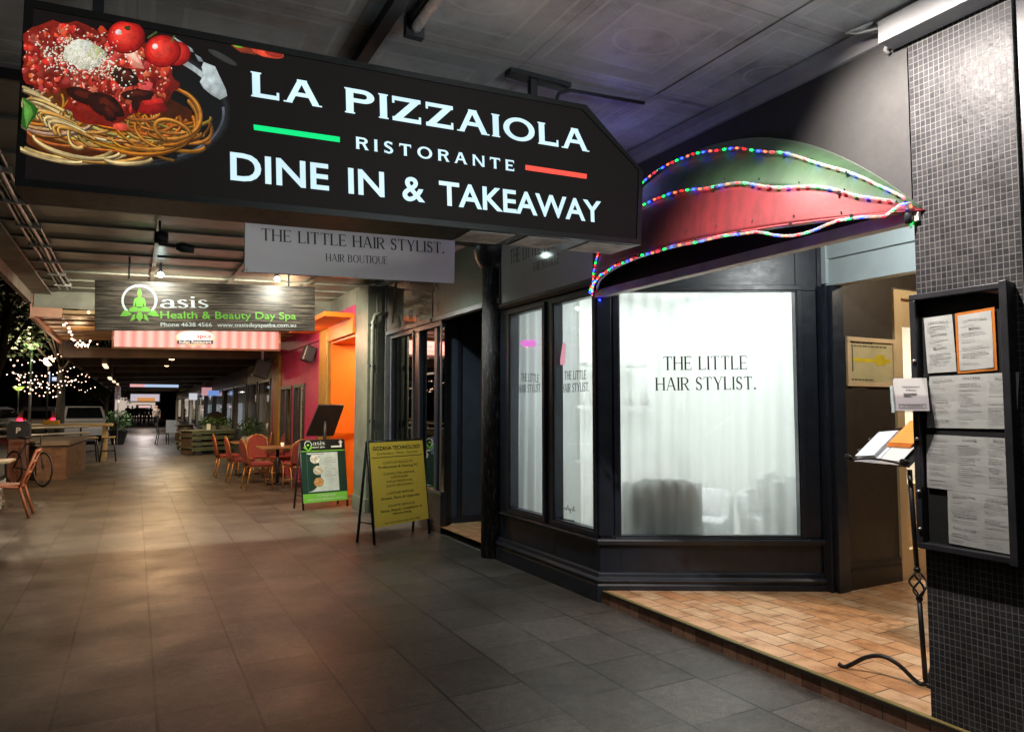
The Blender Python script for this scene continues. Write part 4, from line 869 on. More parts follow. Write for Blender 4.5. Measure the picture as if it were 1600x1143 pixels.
# sauce
reds = [(.78, .20, .13), (.62, .13, .09), (.85, .30, .22), (.45, .08, .06), (.70, .24, .18), (.88, .38, .28)]
for x, y, rx, ry in ((110, 90, 72, 52), (185, 115, 78, 60), (90, 60, 55, 26), (235, 130, 42, 32), (160, 160, 60, 36), (70, 110, 36, 30)): blob(x, y, rx, ry, (.50, .11, .07), 26, .12)
for i in range(330):
    a = pr.uniform(0, math.tau); q = pr.random() ** .6; x = 150 + 122 * q * math.cos(a); y = 108 + 62 * q * math.sin(a) + (x - 150) * .16
    if not inpic(x, y - 5): continue
    sz_ = 1 - i / 480; blob(x, y, pr.uniform(4, 15) * sz_, pr.uniform(3, 10) * sz_, tuple(v_ * pr.uniform(.75, 1.08) for v_ in pr.choice(reds)), 14, .25, pr.uniform(0, 3))
    if pr.random() < .6: blob(x - 3, y - 3, pr.uniform(1.2, 3.6), pr.uniform(.8, 1.8), (.97, .62, .52), 8, .2, pr.uniform(0, 3))
for x, y, rx, ry, rot in ((130, 150, 26, 12, .3), (165, 165, 30, 16, .5), (215, 148, 26, 9, 0), (195, 120, 22, 14, .6), (168, 176, 18, 9, .9), (225, 165, 20, 14, .1)): blob(x, y, rx, ry, (.16, .05, .03), 16, .15, rot); blob(x + 3, y - 2, rx * .6, ry * .5, (.30, .09, .05), 12, .2, rot)
pshape([(222, 158), (252, 153), (262, 172), (240, 180), (214, 176)], (.55, .07, .06)); pshape([(222, 158), (252, 153), (256, 160), (228, 165)], (.82, .15, .13)); pshape([(192, 82), (212, 77), (226, 108), (208, 106)], (.90, .55, .48)); pshape([(196, 84), (210, 80), (220, 102)], (.97, .75, .68))
strand([(122, 168), (134, 180), (136, 192), (148, 184), (160, 190), (178, 196), (196, 196)], 8, (.70, .16, .12)); blob(188, 198, 12, 6, (.86, .3, .22), 12, .1)
# tomatoes
for x, y, r_ in ((197, 58, 30), (276, 84, 22), (254, 80, 29)):
    for q, c in ((1., (.48, .05, .05)), (.93, (.70, .09, .08)), (.78, (.84, .15, .12)), (.55, (.92, .24, .19))): blob(x - (1 - q) * 8, y - (1 - q) * 6, r_ * q, r_ * q * .88, c, 24)
    blob(x - r_ * .4, y - r_ * .25, r_ * .16, r_ * .15, (.98, .85, .85), 10)
strand([(230, 60), (245, 50), (262, 44), (272, 56), (268, 66)], 3.4, (.36, .44, .18)); strand([(262, 44), (270, 46)], 4, (.45, .52, .22)); blob(199, 44, 5, 4, (.2, .22, .08), 8, .3)
# cheese
blob(132, 86, 32, 24, (.80, .80, .70), 22, .15, .2); blob(128, 80, 24, 17, (.89, .89, .82), 20, .15, .2); blob(150, 84, 14, 11, (.78, .76, .52), 14, .2)
for i in range(800):
    a = pr.uniform(0, math.tau); q = pr.gauss(0, .6); x = 132 + 78 * q * math.cos(a); y = 90 + 36 * q * math.sin(a) + (x - 132) * .2
    if inpic(x, y - 3) and y > 42 + (x - 60) * .05 and x > 40: blob(x, y, pr.uniform(.7, 2.2), pr.uniform(.6, 1.9), pr.choice([(.94, .92, .85), (.84, .82, .70), (.97, .88, .80)]), 6, .2)
pshape([(36, 152), (46, 158), (60, 170), (56, 182), (46, 194), (42, 203), (33, 196)], (.15, .36, .10)); pshape([(36, 156), (48, 166), (52, 178), (44, 194), (41, 200), (38, 180)], (.34, .58, .22)); strand([(37, 158), (43, 176), (42, 198)], 1.2, (.6, .75, .45))
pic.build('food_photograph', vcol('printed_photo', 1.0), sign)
g = MB(); g.b2((1.895, YS + .09, 3.12), (1.935, YS + .13, zc(1.9) + .01)); g.b2((1.76, YS + .07, zc(1.8) - .014), (2.15, YS + .15, zc(1.8) + .012))
g.build('bracket', M_DARKP, sign); g = MB(); g.tube([(2.06, YS + .11, 3.15), (2.06, YS + .11, 3.22), (2.09, YS + .11, 3.30), (2.17, YS + .11, 3.335), (2.7, YS + .1, zc(2.7) - .012)], .011, 8); g.build('cable', M_DARKP, sign); g = MB(); g.b2((-.2, YS + .08, 3.05), (-.16, YS + .12, zc(-.2) + .01)); g.build('bracket', M_DARKP, sign)
M_UND = mat('peeling_white', (.72, .70, .66), .7, var=.6, scale=6, bump=.3)
g = MB(); d = V((3.002, 0, .106)).normalized(); dn = V((-d.z, 0, d.x))
for u0, u1 in ((1.92, 2.18), (2.26, 2.52), (2.66, 2.98)): g.slab((-.425, YS + .02, 2.344), d, (0, 1, 0), dn, u0, u1, 0.0, .235, -.004, -.001)
g.build('underside_patches', M_UND, sign)

# ------------------------------------------------------------------ hair boutique sign
YH = 4.9; hs = lambda x, y, l=0.: oy(x, y, YH - l)
t = thing('hanging_sign', 'white hair boutique sign board hanging below the restaurant sign', 'sign', (1.38, YH, 2.43))
a, b, c, d = [hs(*p) for p in ((383, 334), (711, 364.5), (710, 442.5), (382, 424.5))]
g = MB(); g.prism([(p.x, p.z) for p in (d, c, b, a)], (0, YH, 0), exS, UP, (0, 1, 0), .03); g.build('board', mat('white_gloss_board', (.54, .54, .545), .16, var=.04, bump=.12, bscale=4, rvar=.03, dist=.02), t, bevel=.002)
g = MB(); put(g, 'THE LITTLE HAIR STYLIST.', hs(408.7, 375.5), hs(693.7, 396), .083, nS, 'roman'); g.build('name_lettering', M_INK, t); g = MB(); put(g, 'HAIR BOUTIQUE', hs(509.5, 408), hs(605, 412.5), .054, nS, 'roman'); g.build('lettering', M_INK, t)
g = MB()
for x, y in ((386, 421), (557, 431), (707, 439), (387, 338), (706, 367)): p = hs(x, y, .0); g.tube([p + nS * .0, p + nS * .006], .006, 8)
for X in (.85, 1.9): g.tube([(X, YH + .015, 2.8), (X, YH + .015, zc(X))], .008, 6)
g.build('fixings', M_STEEL, t)

# ------------------------------------------------------------------ day spa sign
YO = 9.3; oc_ = lambda x, y, l=0.: oy(140 + x / 4.444, 400 + y / 4.444, YO - l)
t = thing('hanging_sign', 'dark timber print day spa sign with white and green lettering hung across the footpath', 'sign', (.8, YO, 2.45))
k = NT('timber_print'); p = k.pos(); x, y, z = k.sep(p); pz = k.ma('SUBTRACT', z, k.ma('MULTIPLY', x, .049))
row = k.ma('DIVIDE', k.ma('SUBTRACT', pz, 2.41), .155); fr_ = k.ma('FRACT', row); ir = k.ma('FLOOR', row)
cb = k.n('ShaderNodeCombineXYZ'); k.set(cb.inputs[0], k.ma('ADD', k.ma('MULTIPLY', x, .7), k.ma('MULTIPLY', ir, 7.3))); k.set(cb.inputs[1], k.ma('MULTIPLY', pz, 11.))
gr_ = k.noise(cb.outputs[0], 3.6, 7, .7); c = k.ramp(gr_, (.28, (.006, .005, .004)), (.46, (.07, .052, .038)), (.6, (.22, .165, .12)), (.78, (.40, .32, .24)))
gap = k.ma('LESS_THAN', k.ma('ABSOLUTE', k.ma('SUBTRACT', fr_, .03)), .03); hl = k.ma('LESS_THAN', k.ma('ABSOLUTE', k.ma('SUBTRACT', fr_, .09)), .022)
c = k.mix(k.ma('MULTIPLY', hl, k.ma('MULTIPLY', gr_, .7)), c, (.40, .30, .2, 1)); c = k.mix(gap, c, (.004, .003, .003, 1)); k.P(Base_Color=c, Roughness=.42)
a, b, c, d = [oy(*p, YO) for p in ((148, 437), (492, 448), (492, 517), (148, 516))]
g = MB(); g.prism([(p.x, p.z) for p in (d, c, b, a)], (0, YO, 0), exS, UP, (0, 1, 0), .03); g.build('board', k.m, t)
M_WV = mat('white_vinyl', (.74, .78, .76), .5, var=.03, bump=0); M_GV = mat('green_vinyl', (.20, .55, .06), .5, var=.05, bump=0)
g = MB(); ce = oc_(345, 305, .001); rr = [(oc_(345 + 125 * math.cos(a / 40 * math.tau), 308 + 112 * math.sin(a / 40 * math.tau), .001), oc_(345 + 108 * math.cos(a / 40 * math.tau), 308 + 96 * math.sin(a / 40 * math.tau), .001)) for a in range(41)]
for i in range(40):
    if not 5 <= i < 15: g.quad(rr[i][0], rr[i][1], rr[i + 1][1], rr[i + 1][0])
put(g, 'asis', oc_(490, 358), oc_(826, 359), .148, nS, 'news', lift=.002); g.build('name_lettering', M_WV, t); g = MB(); put(g, 'Phone 4638 4566', oc_(493, 488), oc_(850, 489), .047, nS, bold=.012, lift=.002); g.build('phone_lettering', M_WV, t); g = MB(); put(g, 'www.oasisdayspatba.com.au', oc_(886, 490), oc_(1434, 492), .047, nS, bold=.012, lift=.002)
g.build('white_lettering', M_WV, t)
g = MB()
def fig(pts, l): g.quad(*[oc_(x, y, l) for x, y in pts])
fig([(347 + 17 * math.cos(a / 12 * math.tau), 258 + 24 * math.sin(a / 12 * math.tau)) for a in range(12)], .002); fig([(340, 228), (354, 228), (352, 238), (342, 238)], .0021)
fig([(338, 276), (356, 276), (360, 288), (380, 292), (388, 310), (392, 345), (380, 348), (374, 318), (370, 352), (324, 352), (320, 318), (314, 348), (302, 345), (306, 310), (314, 292), (334, 288)], .0022)
fig([(272, 378), (278, 362), (310, 350), (347, 362), (384, 350), (416, 362), (424, 378), (410, 388), (347, 382), (284, 388)], .0023)
fig([(347, 384), (366, 400), (370, 425), (347, 457), (324, 425), (328, 400)], .0024); fig([(318, 400), (300, 408), (280, 452), (312, 440)], .0024); fig([(376, 400), (394, 408), (414, 452), (382, 440)], .0024)
fig([(280, 392), (262, 378), (240, 374), (222, 400), (210, 417), (250, 418), (296, 404)], .0024); fig([(414, 392), (432, 378), (454, 374), (472, 400), (488, 417), (444, 418), (398, 404)], .0024)
g.build('lotus_emblem', M_GV, t); g = MB(); put(g, 'Health & Beauty Day Spa', oc_(492, 432), oc_(1434, 438), .088, nS, bold=.012, lift=.0025); g.build('green_lettering', M_GV, t)
g = MB()
for X in (-.1, 1.72): g.tube([(X, YO + .015, 3.02), (X, YO + .015, zc(X))], .012, 6)
g.build('hangers', M_DARKP, t)

# ------------------------------------------------------------------ pink light box further along
YP = 14.0; pk = lambda x, y, l=0.: oy(x, y, YP - l)
t = thing('lightbox_sign', 'glowing pink striped restaurant light box below the day spa sign', 'sign', (1.0, YP, 2.6))
a, b, c, d = [pk(*p) for p in ((177, 512), (437, 517), (437, 547), (176, 543))]
k = NT('pink_lightbox'); p = k.pos(); x, y, z = k.sep(p); s_ = k.ma('ADD', .5, k.ma('MULTIPLY', k.ma('SINE', k.ma('MULTIPLY', x, 36.)), .5))
k.P(Base_Color=(.05, .015, .012, 1), Emission_Color=k.mix(s_, (.80, .20, .17, 1), (1., .50, .42, 1)), Emission_Strength=1.0, Roughness=.4)
g = MB(); g.prism([(p.x, p.z) for p in (d, c, b, a)], (0, YP, 0), exS, UP, (0, 1, 0), .22); g.build('glowing_face', k.m, t)
g = MB(); q = [(p.x, p.z) for p in (d, c, b, a)]
for i in range(4): g.tube([V((q[i][0], YP - .004, q[i][1])), V((q[(i + 1) % 4][0], YP - .004, q[(i + 1) % 4][1]))], .022, 6)
g.build('frame', mat('brass_frame', (.45, .22, .14), .4, metal=.3), t)
for k_ in range(1):
    g = MB(); g.quad(*[pk(305 + 31 * math.cos(i / 24 * math.tau), 527 + 12 * math.sin(i / 24 * math.tau), .012) for i in range(24)]); g.build('cartouche', emit('cartouche_gold', (.95, .62, .30), .9), t)
    g = MB(); g.quad(*[pk(305 + 28 * math.cos(i / 24 * math.tau), 526 + 10 * math.sin(i / 24 * math.tau), .014) for i in range(24)]); g.build('cartouche_plate', emit('cartouche_white', (1, .96, .92), .95), t)
    g = MB(); put(g, 'spice', pk(308, 528), pk(330, 528), .075, nS, bold=.02, lift=.02); g.build('red_writing', emit('red_writing', (.8, .05, .05), .6), t)
    g = MB(); g.quad(*[pk(x, y, .016) for x, y in ((277, 537), (333, 537), (333, 531.5), (277, 531.5))]); g.build('ribbon', emit('ribbon', (.05, .04, .04), .3), t)
    g = MB(); put(g, 'Indian Restaurant', pk(280, 536), pk(330, 536), .045, nS, bold=.015, lift=.02); g.build('white_writing', emit('white_writing', (1, .9, .85), .9), t)

# ------------------------------------------------------------------ black weathered post by the recess
def m_post():
    k = NT('weathered_post'); p = k.pos(); n = k.noise(k.map(p, (1, 1, .22)), 34, 7, .75)
    k.P(Base_Color=k.ramp(n, (.3, (.012, .011, .011)), (.52, (.03, .027, .026)), (.60, (.13, .12, .115)), (.72, (.34, .33, .32))), Roughness=k.ma('ADD', .42, k.ma('MULTIPLY', n, .25))); k.bump(n, .9, .012); return k.m
t = thing('veranda_post', 'black flaking round post between the salon windows and the dark recess', 'post', (3.24, 6.425, 0))
g = MB(); g.tube([(3.24, 6.425, 0), (3.24, 6.425, 1.5), (3.24, 6.425, 2.95)], [.118, .115, .112], 20); g.build('shaft', m_post(), t)
g = MB(); g.lathe((3.24, 6.425, 2.93), [(.12, 0), (.13, .03), (.17, .08), (.21, .2), (.21, .3)], 20); g.b2((2.95, 6.3, 3.23), (XF, 6.74, 3.36)); g.build('capital', M_DARKP, t)
# dark doorway recess
t = thing('recessed_doorway', 'black recessed doorway between the veranda post and the computer shop', 'doorway', (XF, 7.3, 0))
g = MB(); g.b2((XF + .9, 6.3, 0), (XF + .98, 8.2, 3.3)); g.b2((XF + .02, 8.02, 0.0), (XF + .9, 8.1, 2.6)); g.b2((XF + .02, 6.24, 0), (XF + .9, 6.29, 3.3)); g.build('wall', mat('recess_navy', (.045, .06, .082), .4), t)
g = MB(); g.b2((XF + .3, 7.99, .0), (XF + .34, 8.02, 2.5)); g.b2((XF + .04, 7.985, .0), (XF + .9, 8.018, .16)); g.build('panel_trim', M_NAVY, t)
g = MB(); g.b2((XF - .02, 6.3, 2.57), (XF + .06, 8.1, 2.62)); g.build('head', mat('pale_trim', (.34, .35, .34), .5), t)
g = MB(); g.b2((XF + .0, 6.3, 2.62), (XF + .05, 8.1, 3.4)); g.build('fanlight_board', mat('green_fibro', (.10, .15, .125), .4, var=.2, scale=3), t)
g = MB(); g.quad((XF - .01, 6.3, .004), (XF + .9, 6.3, .004), (XF + .9, 8.02, .004), (XF - .01, 8.02, .004)); g.build('threshold', mat('recess_concrete', (.17, .18, .18), .55, var=.25, bump=.3), t)
# computer shop window
gz = thing('computer_shopfront', 'narrow two window shopfront of the computer shop behind the yellow board', 'shopfront', (XF, 8.9, 0))
oG = V((XF, 9.92, 0)); eG = V((0, -1, 0)); LG = 1.80
G1 = [9.92 - ox(645, 640, XF).y - .0, 0, 0, 0]
ya = [ox(x_, 640, XF).y for x_ in (612, 645, 656, 689)]
H1 = [9.92 - ya[0], 9.92 - ya[1], .5, 2.5]; H2 = [9.92 - ya[2], 9.92 - ya[3], .5, 2.5]
g = MB(); g.wall(oG, eG, UP, N1, (0, LG), (0, 2.57), [H1, H2], -.08, 0); g.build('front', M_NAVY, gz, bevel=.004)
g = MB()
for h in (H1, H2): g.frame(oG, eG, UP, N1, h[0] - .03, h[1] + .03, h[2] - .03, h[3] + .03, .028, .0, .016)
g.slab(oG, eG, UP, N1, -.01, LG, 2.57, 2.62, -.05, .03); g.slab(oG, eG, UP, N1, -.01, .03, .0, 3.3, .0, .03); g.slab(oG, eG, UP, N1, .0, LG, .0, .14, .0, .03); g.build('trim', mat('grey_trim', (.12, .12, .125), .4), gz)
g = MB()
for h in (H1, H2): g.slab(oG, eG, UP, N1, h[0], h[1], h[2], h[3], -.045, -.04)
g.build('window_pane', glass('tinted_glass', (.3, .3, .33), 2.4), gz)
g = MB(); g.slab(oG, eG, UP, N1, .03, LG, 2.62, 3.34, -.04, .004); pn = g.build('transom_panel', mat('clear_panel', (.12, .105, .10), .07, var=.2, bump=0, rvar=.02), gz)
g = MB(); tp = lambda x, y: ox(x, y, XF - .006)
put(g, 'GOZANA', tp(638, 466), tp(686, 453), .20, N1, 'copper'); g.build('panel_lettering', M_INK, pn); g = MB(); put(g, 'TECHNOLOGY', tp(638, 500), tp(686, 486), .12, N1, 'copper'); g.build('panel_lettering', M_INK, pn); g = MB(); g.prism([(0, 0), (.10, 0), (.22, .55), (.36, .55), (.36, .65), (.14, .65)], tp(612, 505), (0, -1, 0), UP, N1, .002); g.build('panel_lettering', M_INK, pn)
g = MB(); g.b2((XF + .9, 8.12, 0), (XF + .95, 9.9, 3.2)); g.b2((XF + .1, 9.905, 0), (XF + .95, 9.94, 3.2)); g.build('room_wall', M_DARKP, gz)
g = MB(); g.b2((XF + .6, 8.5, .1), (XF + .85, 9.6, .8)); g.b2((XF + .55, 9.0, .8), (XF + .8, 9.45, 1.15)); g.build('counter', mat('counter_grey', (.3, .3, .32), .5), gz)
g = MB(); g.b2((XF + .5, 9.05, .85), (XF + .54, 9.4, 1.1)); g.build('screen', emit('screen_glow', (.75, .9, 1.), .8), gz)
# grey green pier with pipes
t = thing('corner_pier', 'grey green pier with pipes between the computer shop and the orange entrance', 'pier', (3.0, 10.2, 0))
g = MB(); g.b2((2.97, 9.95, 0), (3.4, 10.6, 3.3)); g.b2((2.95, 9.93, 0), (3.4, 10.6, .2)); g.build('shaft', mat('pier_paint', (.12, .13, .105), .5, var=.25, scale=3, bump=.2), t, bevel=.005)
g = MB(); g.tube([(3.03, 9.9, 0.02), (3.03, 9.9, 2.75), (3.06, 9.88, 2.86), (3.2, 9.86, 2.9)], .03, 10); g.tube([(3.10, 9.915, .02), (3.10, 9.915, 3.2)], .015, 8); g.build('pipe', mat('pipe_paint', (.17, .18, .15), .45, var=.15), t)
g = MB()
for z in (.5, 1.3, 2.1, 2.7): g.b2((2.985, 9.885, z), (3.075, 9.94, z + .03))
g.build('pipe_clips', M_DARKP, t)
# ------------------------------------------------------------------ orange, yellow and magenta restaurant front
M_ORG = mat('orange_wall', (.66, .125, .004), .5, var=.06, bump=.1); M_YEL = mat('ochre_wall', (.28, .15, .014), .5, var=.15); M_MAG = mat('magenta_wall', (.40, .024, .10), .45, var=.15, scale=3)
rs = thing('restaurant_facade', 'orange, ochre and magenta restaurant front behind the red chairs', 'shopfront', (3.0, 14, 0))
g = MB(); g.b2((3.0, 12.18, 0), (4.3, 12.24, 2.86)); g.b2((4.3, 10.6, 0), (4.36, 12.24, 2.86)); g.b2((3.0, 10.6, 2.62), (4.3, 12.18, 2.66)); g.build('entrance_wall', M_ORG, rs); g = MB(); g.b2((3.02, 10.6, 2.98), (3.08, 12.45, 3.46)); g.build('upper_wall', M_SHEET, rs)
g = MB(); g.b2((2.93, 12.25, 0), (3.3, 12.85, 2.9)); g.build('pilaster', M_YEL, rs, bevel=.02); g = MB(); g.b2((2.95, 16.95, 0), (3.3, 17.6, 2.9)); g.build('pilaster', M_YEL, rs, bevel=.02)
hx = [(14.3, 15.35, .55, 2.0), (15.6, 16.85, .55, 2.0)]
oR = V((3.0, 18.2, 0)); g = MB(); g.wall(oR, (0, -1, 0), UP, N1, (0, 18.2 - 12.85), (0, 3.05), [(18.2 - b, 18.2 - a, c, d) for a, b, c, d in hx], -.1, 0)
g.prism([(10.6, 2.75), (18.2, 2.75), (18.2, 3.1), (10.6, 3.1)], (2.96, 0, 0), (0, 1, 0), UP, (1, 0, 0), .05); g.build('wall', M_MAG, rs)
g = MB(); g.prism([(10.62, 2.66), (12.2, 2.66), (12.2, 2.95), (10.62, 2.95)], (2.93, 0, 0), (0, 1, 0), UP, (1, 0, 0), .06); g.b2((2.5, 10.64, 2.9), (3.0, 13.4, 2.97)); g.build('beam', M_ORG, rs)
g = MB()
for a, b, c, d in hx:
    g.frame((2.995, b, 0), (0, -1, 0), UP, N1, 0, b - a, c, d, .07, -.06, .02); g.b2((2.98, (a + b) / 2 - .03, c), (3.02, (a + b) / 2 + .03, d))
g.build('window_frame', M_DARKP, rs)
g = MB()
for a, b, c, d in hx: g.b2((3.05, a, c), (3.055, b, d))
g.build('window_pane', M_PANE, rs)
g = MB()
for a, b, c, d in hx: g.b2((3.35, a + .1, c), (3.37, a + .45, d)); g.b2((3.35, b - .5, c), (3.37, b - .15, d))
g.build('curtain', emit('lit_curtain', (.75, .45, .20), .55), rs)
g = MB(); g.b2((3.6, 12.9, 0), (3.65, 18.2, 3)); g.build('inner_wall', M_BROWN, rs)
t = thing('loudspeaker', 'small black loudspeaker mounted high on the magenta wall', 'loudspeaker', (2.85, 13.4, 2.5))
g = MB(); g.box((2.86, 13.4, 2.52), (.2, .26, .3), Matrix.Rotation(.3, 3, 'Y')); g.build('cabinet', M_DARKP, t, bevel=.02); g = MB(); g.b2((2.93, 13.35, 2.6), (3.0, 13.45, 2.65)); g.build('bracket', M_STEEL, t)
t = thing('loudspeaker', 'second black loudspeaker hanging below the pink light box', 'loudspeaker', (2.6, 17.3, 2.4))
g = MB(); g.box((2.62, 17.3, 2.42), (.34, .3, .4), Matrix.Rotation(.3, 3, 'Y')); g.build('cabinet', M_DARKP, t, bevel=.02); g = MB(); g.b2((2.6, 17.25, 2.6), (2.65, 17.35, 2.9)); g.build('bracket', M_STEEL, t)

# ------------------------------------------------------------------ shopfronts down the street
def far_shop(label, y0, y1, wallm, glow, gs, X=3.0, hs=2.75, n=2, sign=None):
    t = thing('shopfront', label, 'shopfront', (X, (y0 + y1) / 2, 0), 0, 'shopfronts further along the arcade'); L = y1 - y0; w = L / n; hol = [(i * w + .25, (i + 1) * w - .1, .55, 2.2) for i in range(n)]
    g = MB(); g.wall((X, y1, 0), (0, -1, 0), UP, N1, (0, L), (0, hs), hol, -.12, 0); g.build('wall', wallm, t)
    g = MB()
    for h in hol: g.slab((X, y1, 0), (0, -1, 0), UP, N1, h[0], h[1], h[2], h[3], -.09, -.08)
    g.build('window_pane', M_PANE, t)
    g = MB()
    for h in hol: g.frame((X, y1, 0), (0, -1, 0), UP, N1, h[0] - .04, h[1] + .04, h[2] - .04, h[3] + .04, .06, .0, .03)
    g.build('window_frame', M_DARKP, t)
    g = MB(); g.b2((X + .9, y0, 0), (X + .95, y1, hs)); g.build('back_wall', mat('shop_back', (.3, .26, .2)), t)
    if gs:
        g = MB()
        for h in hol: g.b2((X + .5, y1 - h[1] + .1, 2.1), (X + .7, y1 - h[0] - .1, 2.16)); g.b2((X + .7, y1 - h[1] + .2, .7), (X + .75, y1 - h[0] - .3, 1.7))
        g.build('lit_display', emit('display_%d' % int(y0), glow, gs), t)
    if sign:
        for (a, b, z0, z1, c, s) in sign: g = MB(); g.b2((X - .45, a, z0), (X - .05, a + .14, z1)); g.build('projecting_sign', emit('psign_%d_%d' % (int(a * 10), int(z0 * 10)), c, s), t)
    return t
M_CRM = mat('cream_wall', (.36, .33, .26), .6); M_GRYW = mat('grey_wall', (.26, .25, .25), .6); M_DKW = mat('dark_wall', (.06, .05, .045), .6)
far_shop('pale grey shopfront with a dark window beyond the red chairs', 18.25, 22.5, M_GRYW, (.6, .7, .8), .25)
far_shop('dark brown shopfront above the green pallet bench', 22.55, 29, M_DKW, (.9, .6, .3), 0, sign=None)
far_shop('dark shopfront with a white and red projecting sign', 29.05, 37, M_DKW, (.85, .9, 1.), .7, sign=[(33, 0, 2.05, 2.4, (1., .5, .55), .5), (30, 0, 2.0, 2.2, (.25, .45, 1.), .6)])
far_shop('cream shopfront with a bright window at the far bend of the arcade', 37.05, 48, M_CRM, (.8, .9, 1.), .9, sign=[(41, 0, 1.95, 2.3, (.9, .9, 1.), .6)])
far_shop('most distant shopfront at the end of the arcade', 48.05, 64, M_CRM, (1., .8, .5), .8)
def hang(label, y, x0, x1, z0, z1, face, s, band=None):
    t = thing('hanging_sign', label, 'sign', ((x0 + x1) / 2, y, z0), 0, 'lit signs hanging far along the arcade'); g = MB(); g.b2((x0, y, z0), (x1, y + .18, z1)); g.build('glowing_face', emit('hs_%d' % int(y), face, s), t)
    g = MB(); g.frame((x0 - .03, y - .004, 0), (1, 0, 0), UP, nS, 0, x1 - x0 + .06, z0 - .03, z1 + .03, .05, 0, .03); g.build('frame', M_DARKP, t)
    if band: g = MB(); [g.b2((a, y - .03, c), (b, y - .01, d)) for a, b, c, d, _ in band]; g.build('coloured_band', emit('hb_%d' % int(y), band[0][4], s), t)
    return t
def xz(px0, py0, px1, py1, Y): a, b = oy(px0, py1, Y), oy(px1, py0, Y); return a.x, b.x, a.z, b.z
x0, x1, z0, z1 = xz(202, 600, 280, 605, 29.5); hang('long blue and white lit sign hanging across the arcade', 29.5, x0, x1, z0, z1, (.55, .72, 1.), .8, [(x0, x0 + .5, z0, z1, (1., .5, .5))])
x0, x1, z0, z1 = xz(203, 615, 250, 627, 38); hang('white and orange lit sign hanging beyond the blue and white one', 38, x0, x1, z0, z1, (.85, .75, .85), .6, [(x0 + .3, x1 - .2, z0, (z0 + z1) / 2, (1., .42, .12))])
x0, x1, z0, z1 = xz(216, 633, 236, 637, 52); hang('farthest red and white sign above the crowd', 52, x0, x1, z0, z1, (1., .6, .6), .8)
# lamps of the far ceiling
M_WLAMP = emit('warm_lamp', (1., .62, .28), 14); M_CLAMP = emit('cool_lamp', (.78, 1., .92), 30)
for i, (px, py) in enumerate(((268, 569), (264, 573), (260, 577), (256, 580), (252, 582))):
    Y = 19.8 + i * 1.5; X = oy(px, py, Y).x; t = thing('downlight', 'warm downlight %s in the row under the brown ceiling' % ('nearest', 'second nearest', 'middle', 'second farthest', 'farthest')[i], 'light', (X, Y, z3(X)), 0, 'row of warm downlights')
    g = MB(); g.lathe((X, Y, z3(X) - .06), [(.02, 0), (.06, .01), (.06, .02)], 10); g.build('bulb', M_WLAMP, t); g = MB(); g.lathe((X, Y, z3(X) - .04), [(.062, 0), (.07, .04)], 10); g.build('housing', M_DARKP, t)
for i, (px, py) in enumerate(((165, 572), (172, 591), (178, 596), (184, 600))):
    Y = 18.5 + i * 5; p = oy(px, py, Y); t = thing('strip_light', 'warm strip light along the street edge of the brown ceiling, %s' % ('nearest of four', 'second of four', 'third of four', 'farthest of four')[i], 'light', tuple(p), 0, 'strip lights along the street edge')
    g = MB(); g.b2((p.x - .04, Y - .7, p.z - .02), (p.x + .04, Y + .7, p.z + .02)); g.build('tube', emit('strip_tube', (1., .75, .5), 1.6), t); g = MB(); g.b2((p.x - .05, Y - .75, p.z + .021), (p.x + .05, Y + .75, z3(p.x))); g.build('tray', M_BROWN, t)
# two bright lamps behind the spa sign
for lb, (px, py) in (('bright white lamp above the lotus emblem of the day spa sign', (251, 429)), ('bright white lamp above the right end of the day spa sign', (433, 436))):
    p = oy(px, py, 9.52); t = thing('ceiling_lamp', lb, 'light', (p.x, p.y, zc(p.x)), 0, 'bright lamps behind the spa sign'); p.z = max(p.z, 3.12)
    g = MB(); g.ball(p, .035, 12, 8); g.build('bulb', M_CLAMP, t); g = MB(); g.lathe((p.x, p.y + .06, p.z + .03), [(.02, 0), (.03, .02), (.012, .05), (.012, zc(p.x) - p.z - .03)], 12); g.build('fitting', M_DARKP, t)
p = V((2.35, 6.8, 3.25)); t = thing('ceiling_lamp', 'round white ceiling lamp behind the hair boutique sign, beside the veranda post', 'light', (p.x, p.y, zc(p.x)), 0, 'lamps under the board ceiling'); g = MB(); g.ball(p, .05, 12, 8, (1, 1, .6)); g.build('bulb', M_CLAMP, t); g = MB(); g.lathe((p.x, p.y, p.z + .025), [(.06, 0), (.08, .03), (.08, zc(p.x) - p.z - .025)], 14); g.build('fitting', M_WHITE, t)
t = thing('spotlight', 'black spotlight on a bracket under the board ceiling left of the hair boutique sign', 'spotlight', (.3, 7.4, 3.2)); q = lambda x, y: oy(x, y, 7.2)
g = MB(); a, b = q(275, 385), q(303, 390); g.tube([a, a.lerp(b, .3), b], [.03, .05, .04], 10); g.build('head', M_DARKP, t)
g = MB(); g.tube([q(248, 372), q(250, 380), q(262, 383), q(274, 385)], .018, 8); g.lathe(q(252, 375) - V((0, 0, .03)), [(.06, 0), (.06, .1)], 12); g.tube([q(250, 368), q(250, 345)], .012, 6); g.build('arm', M_DARKP, t)

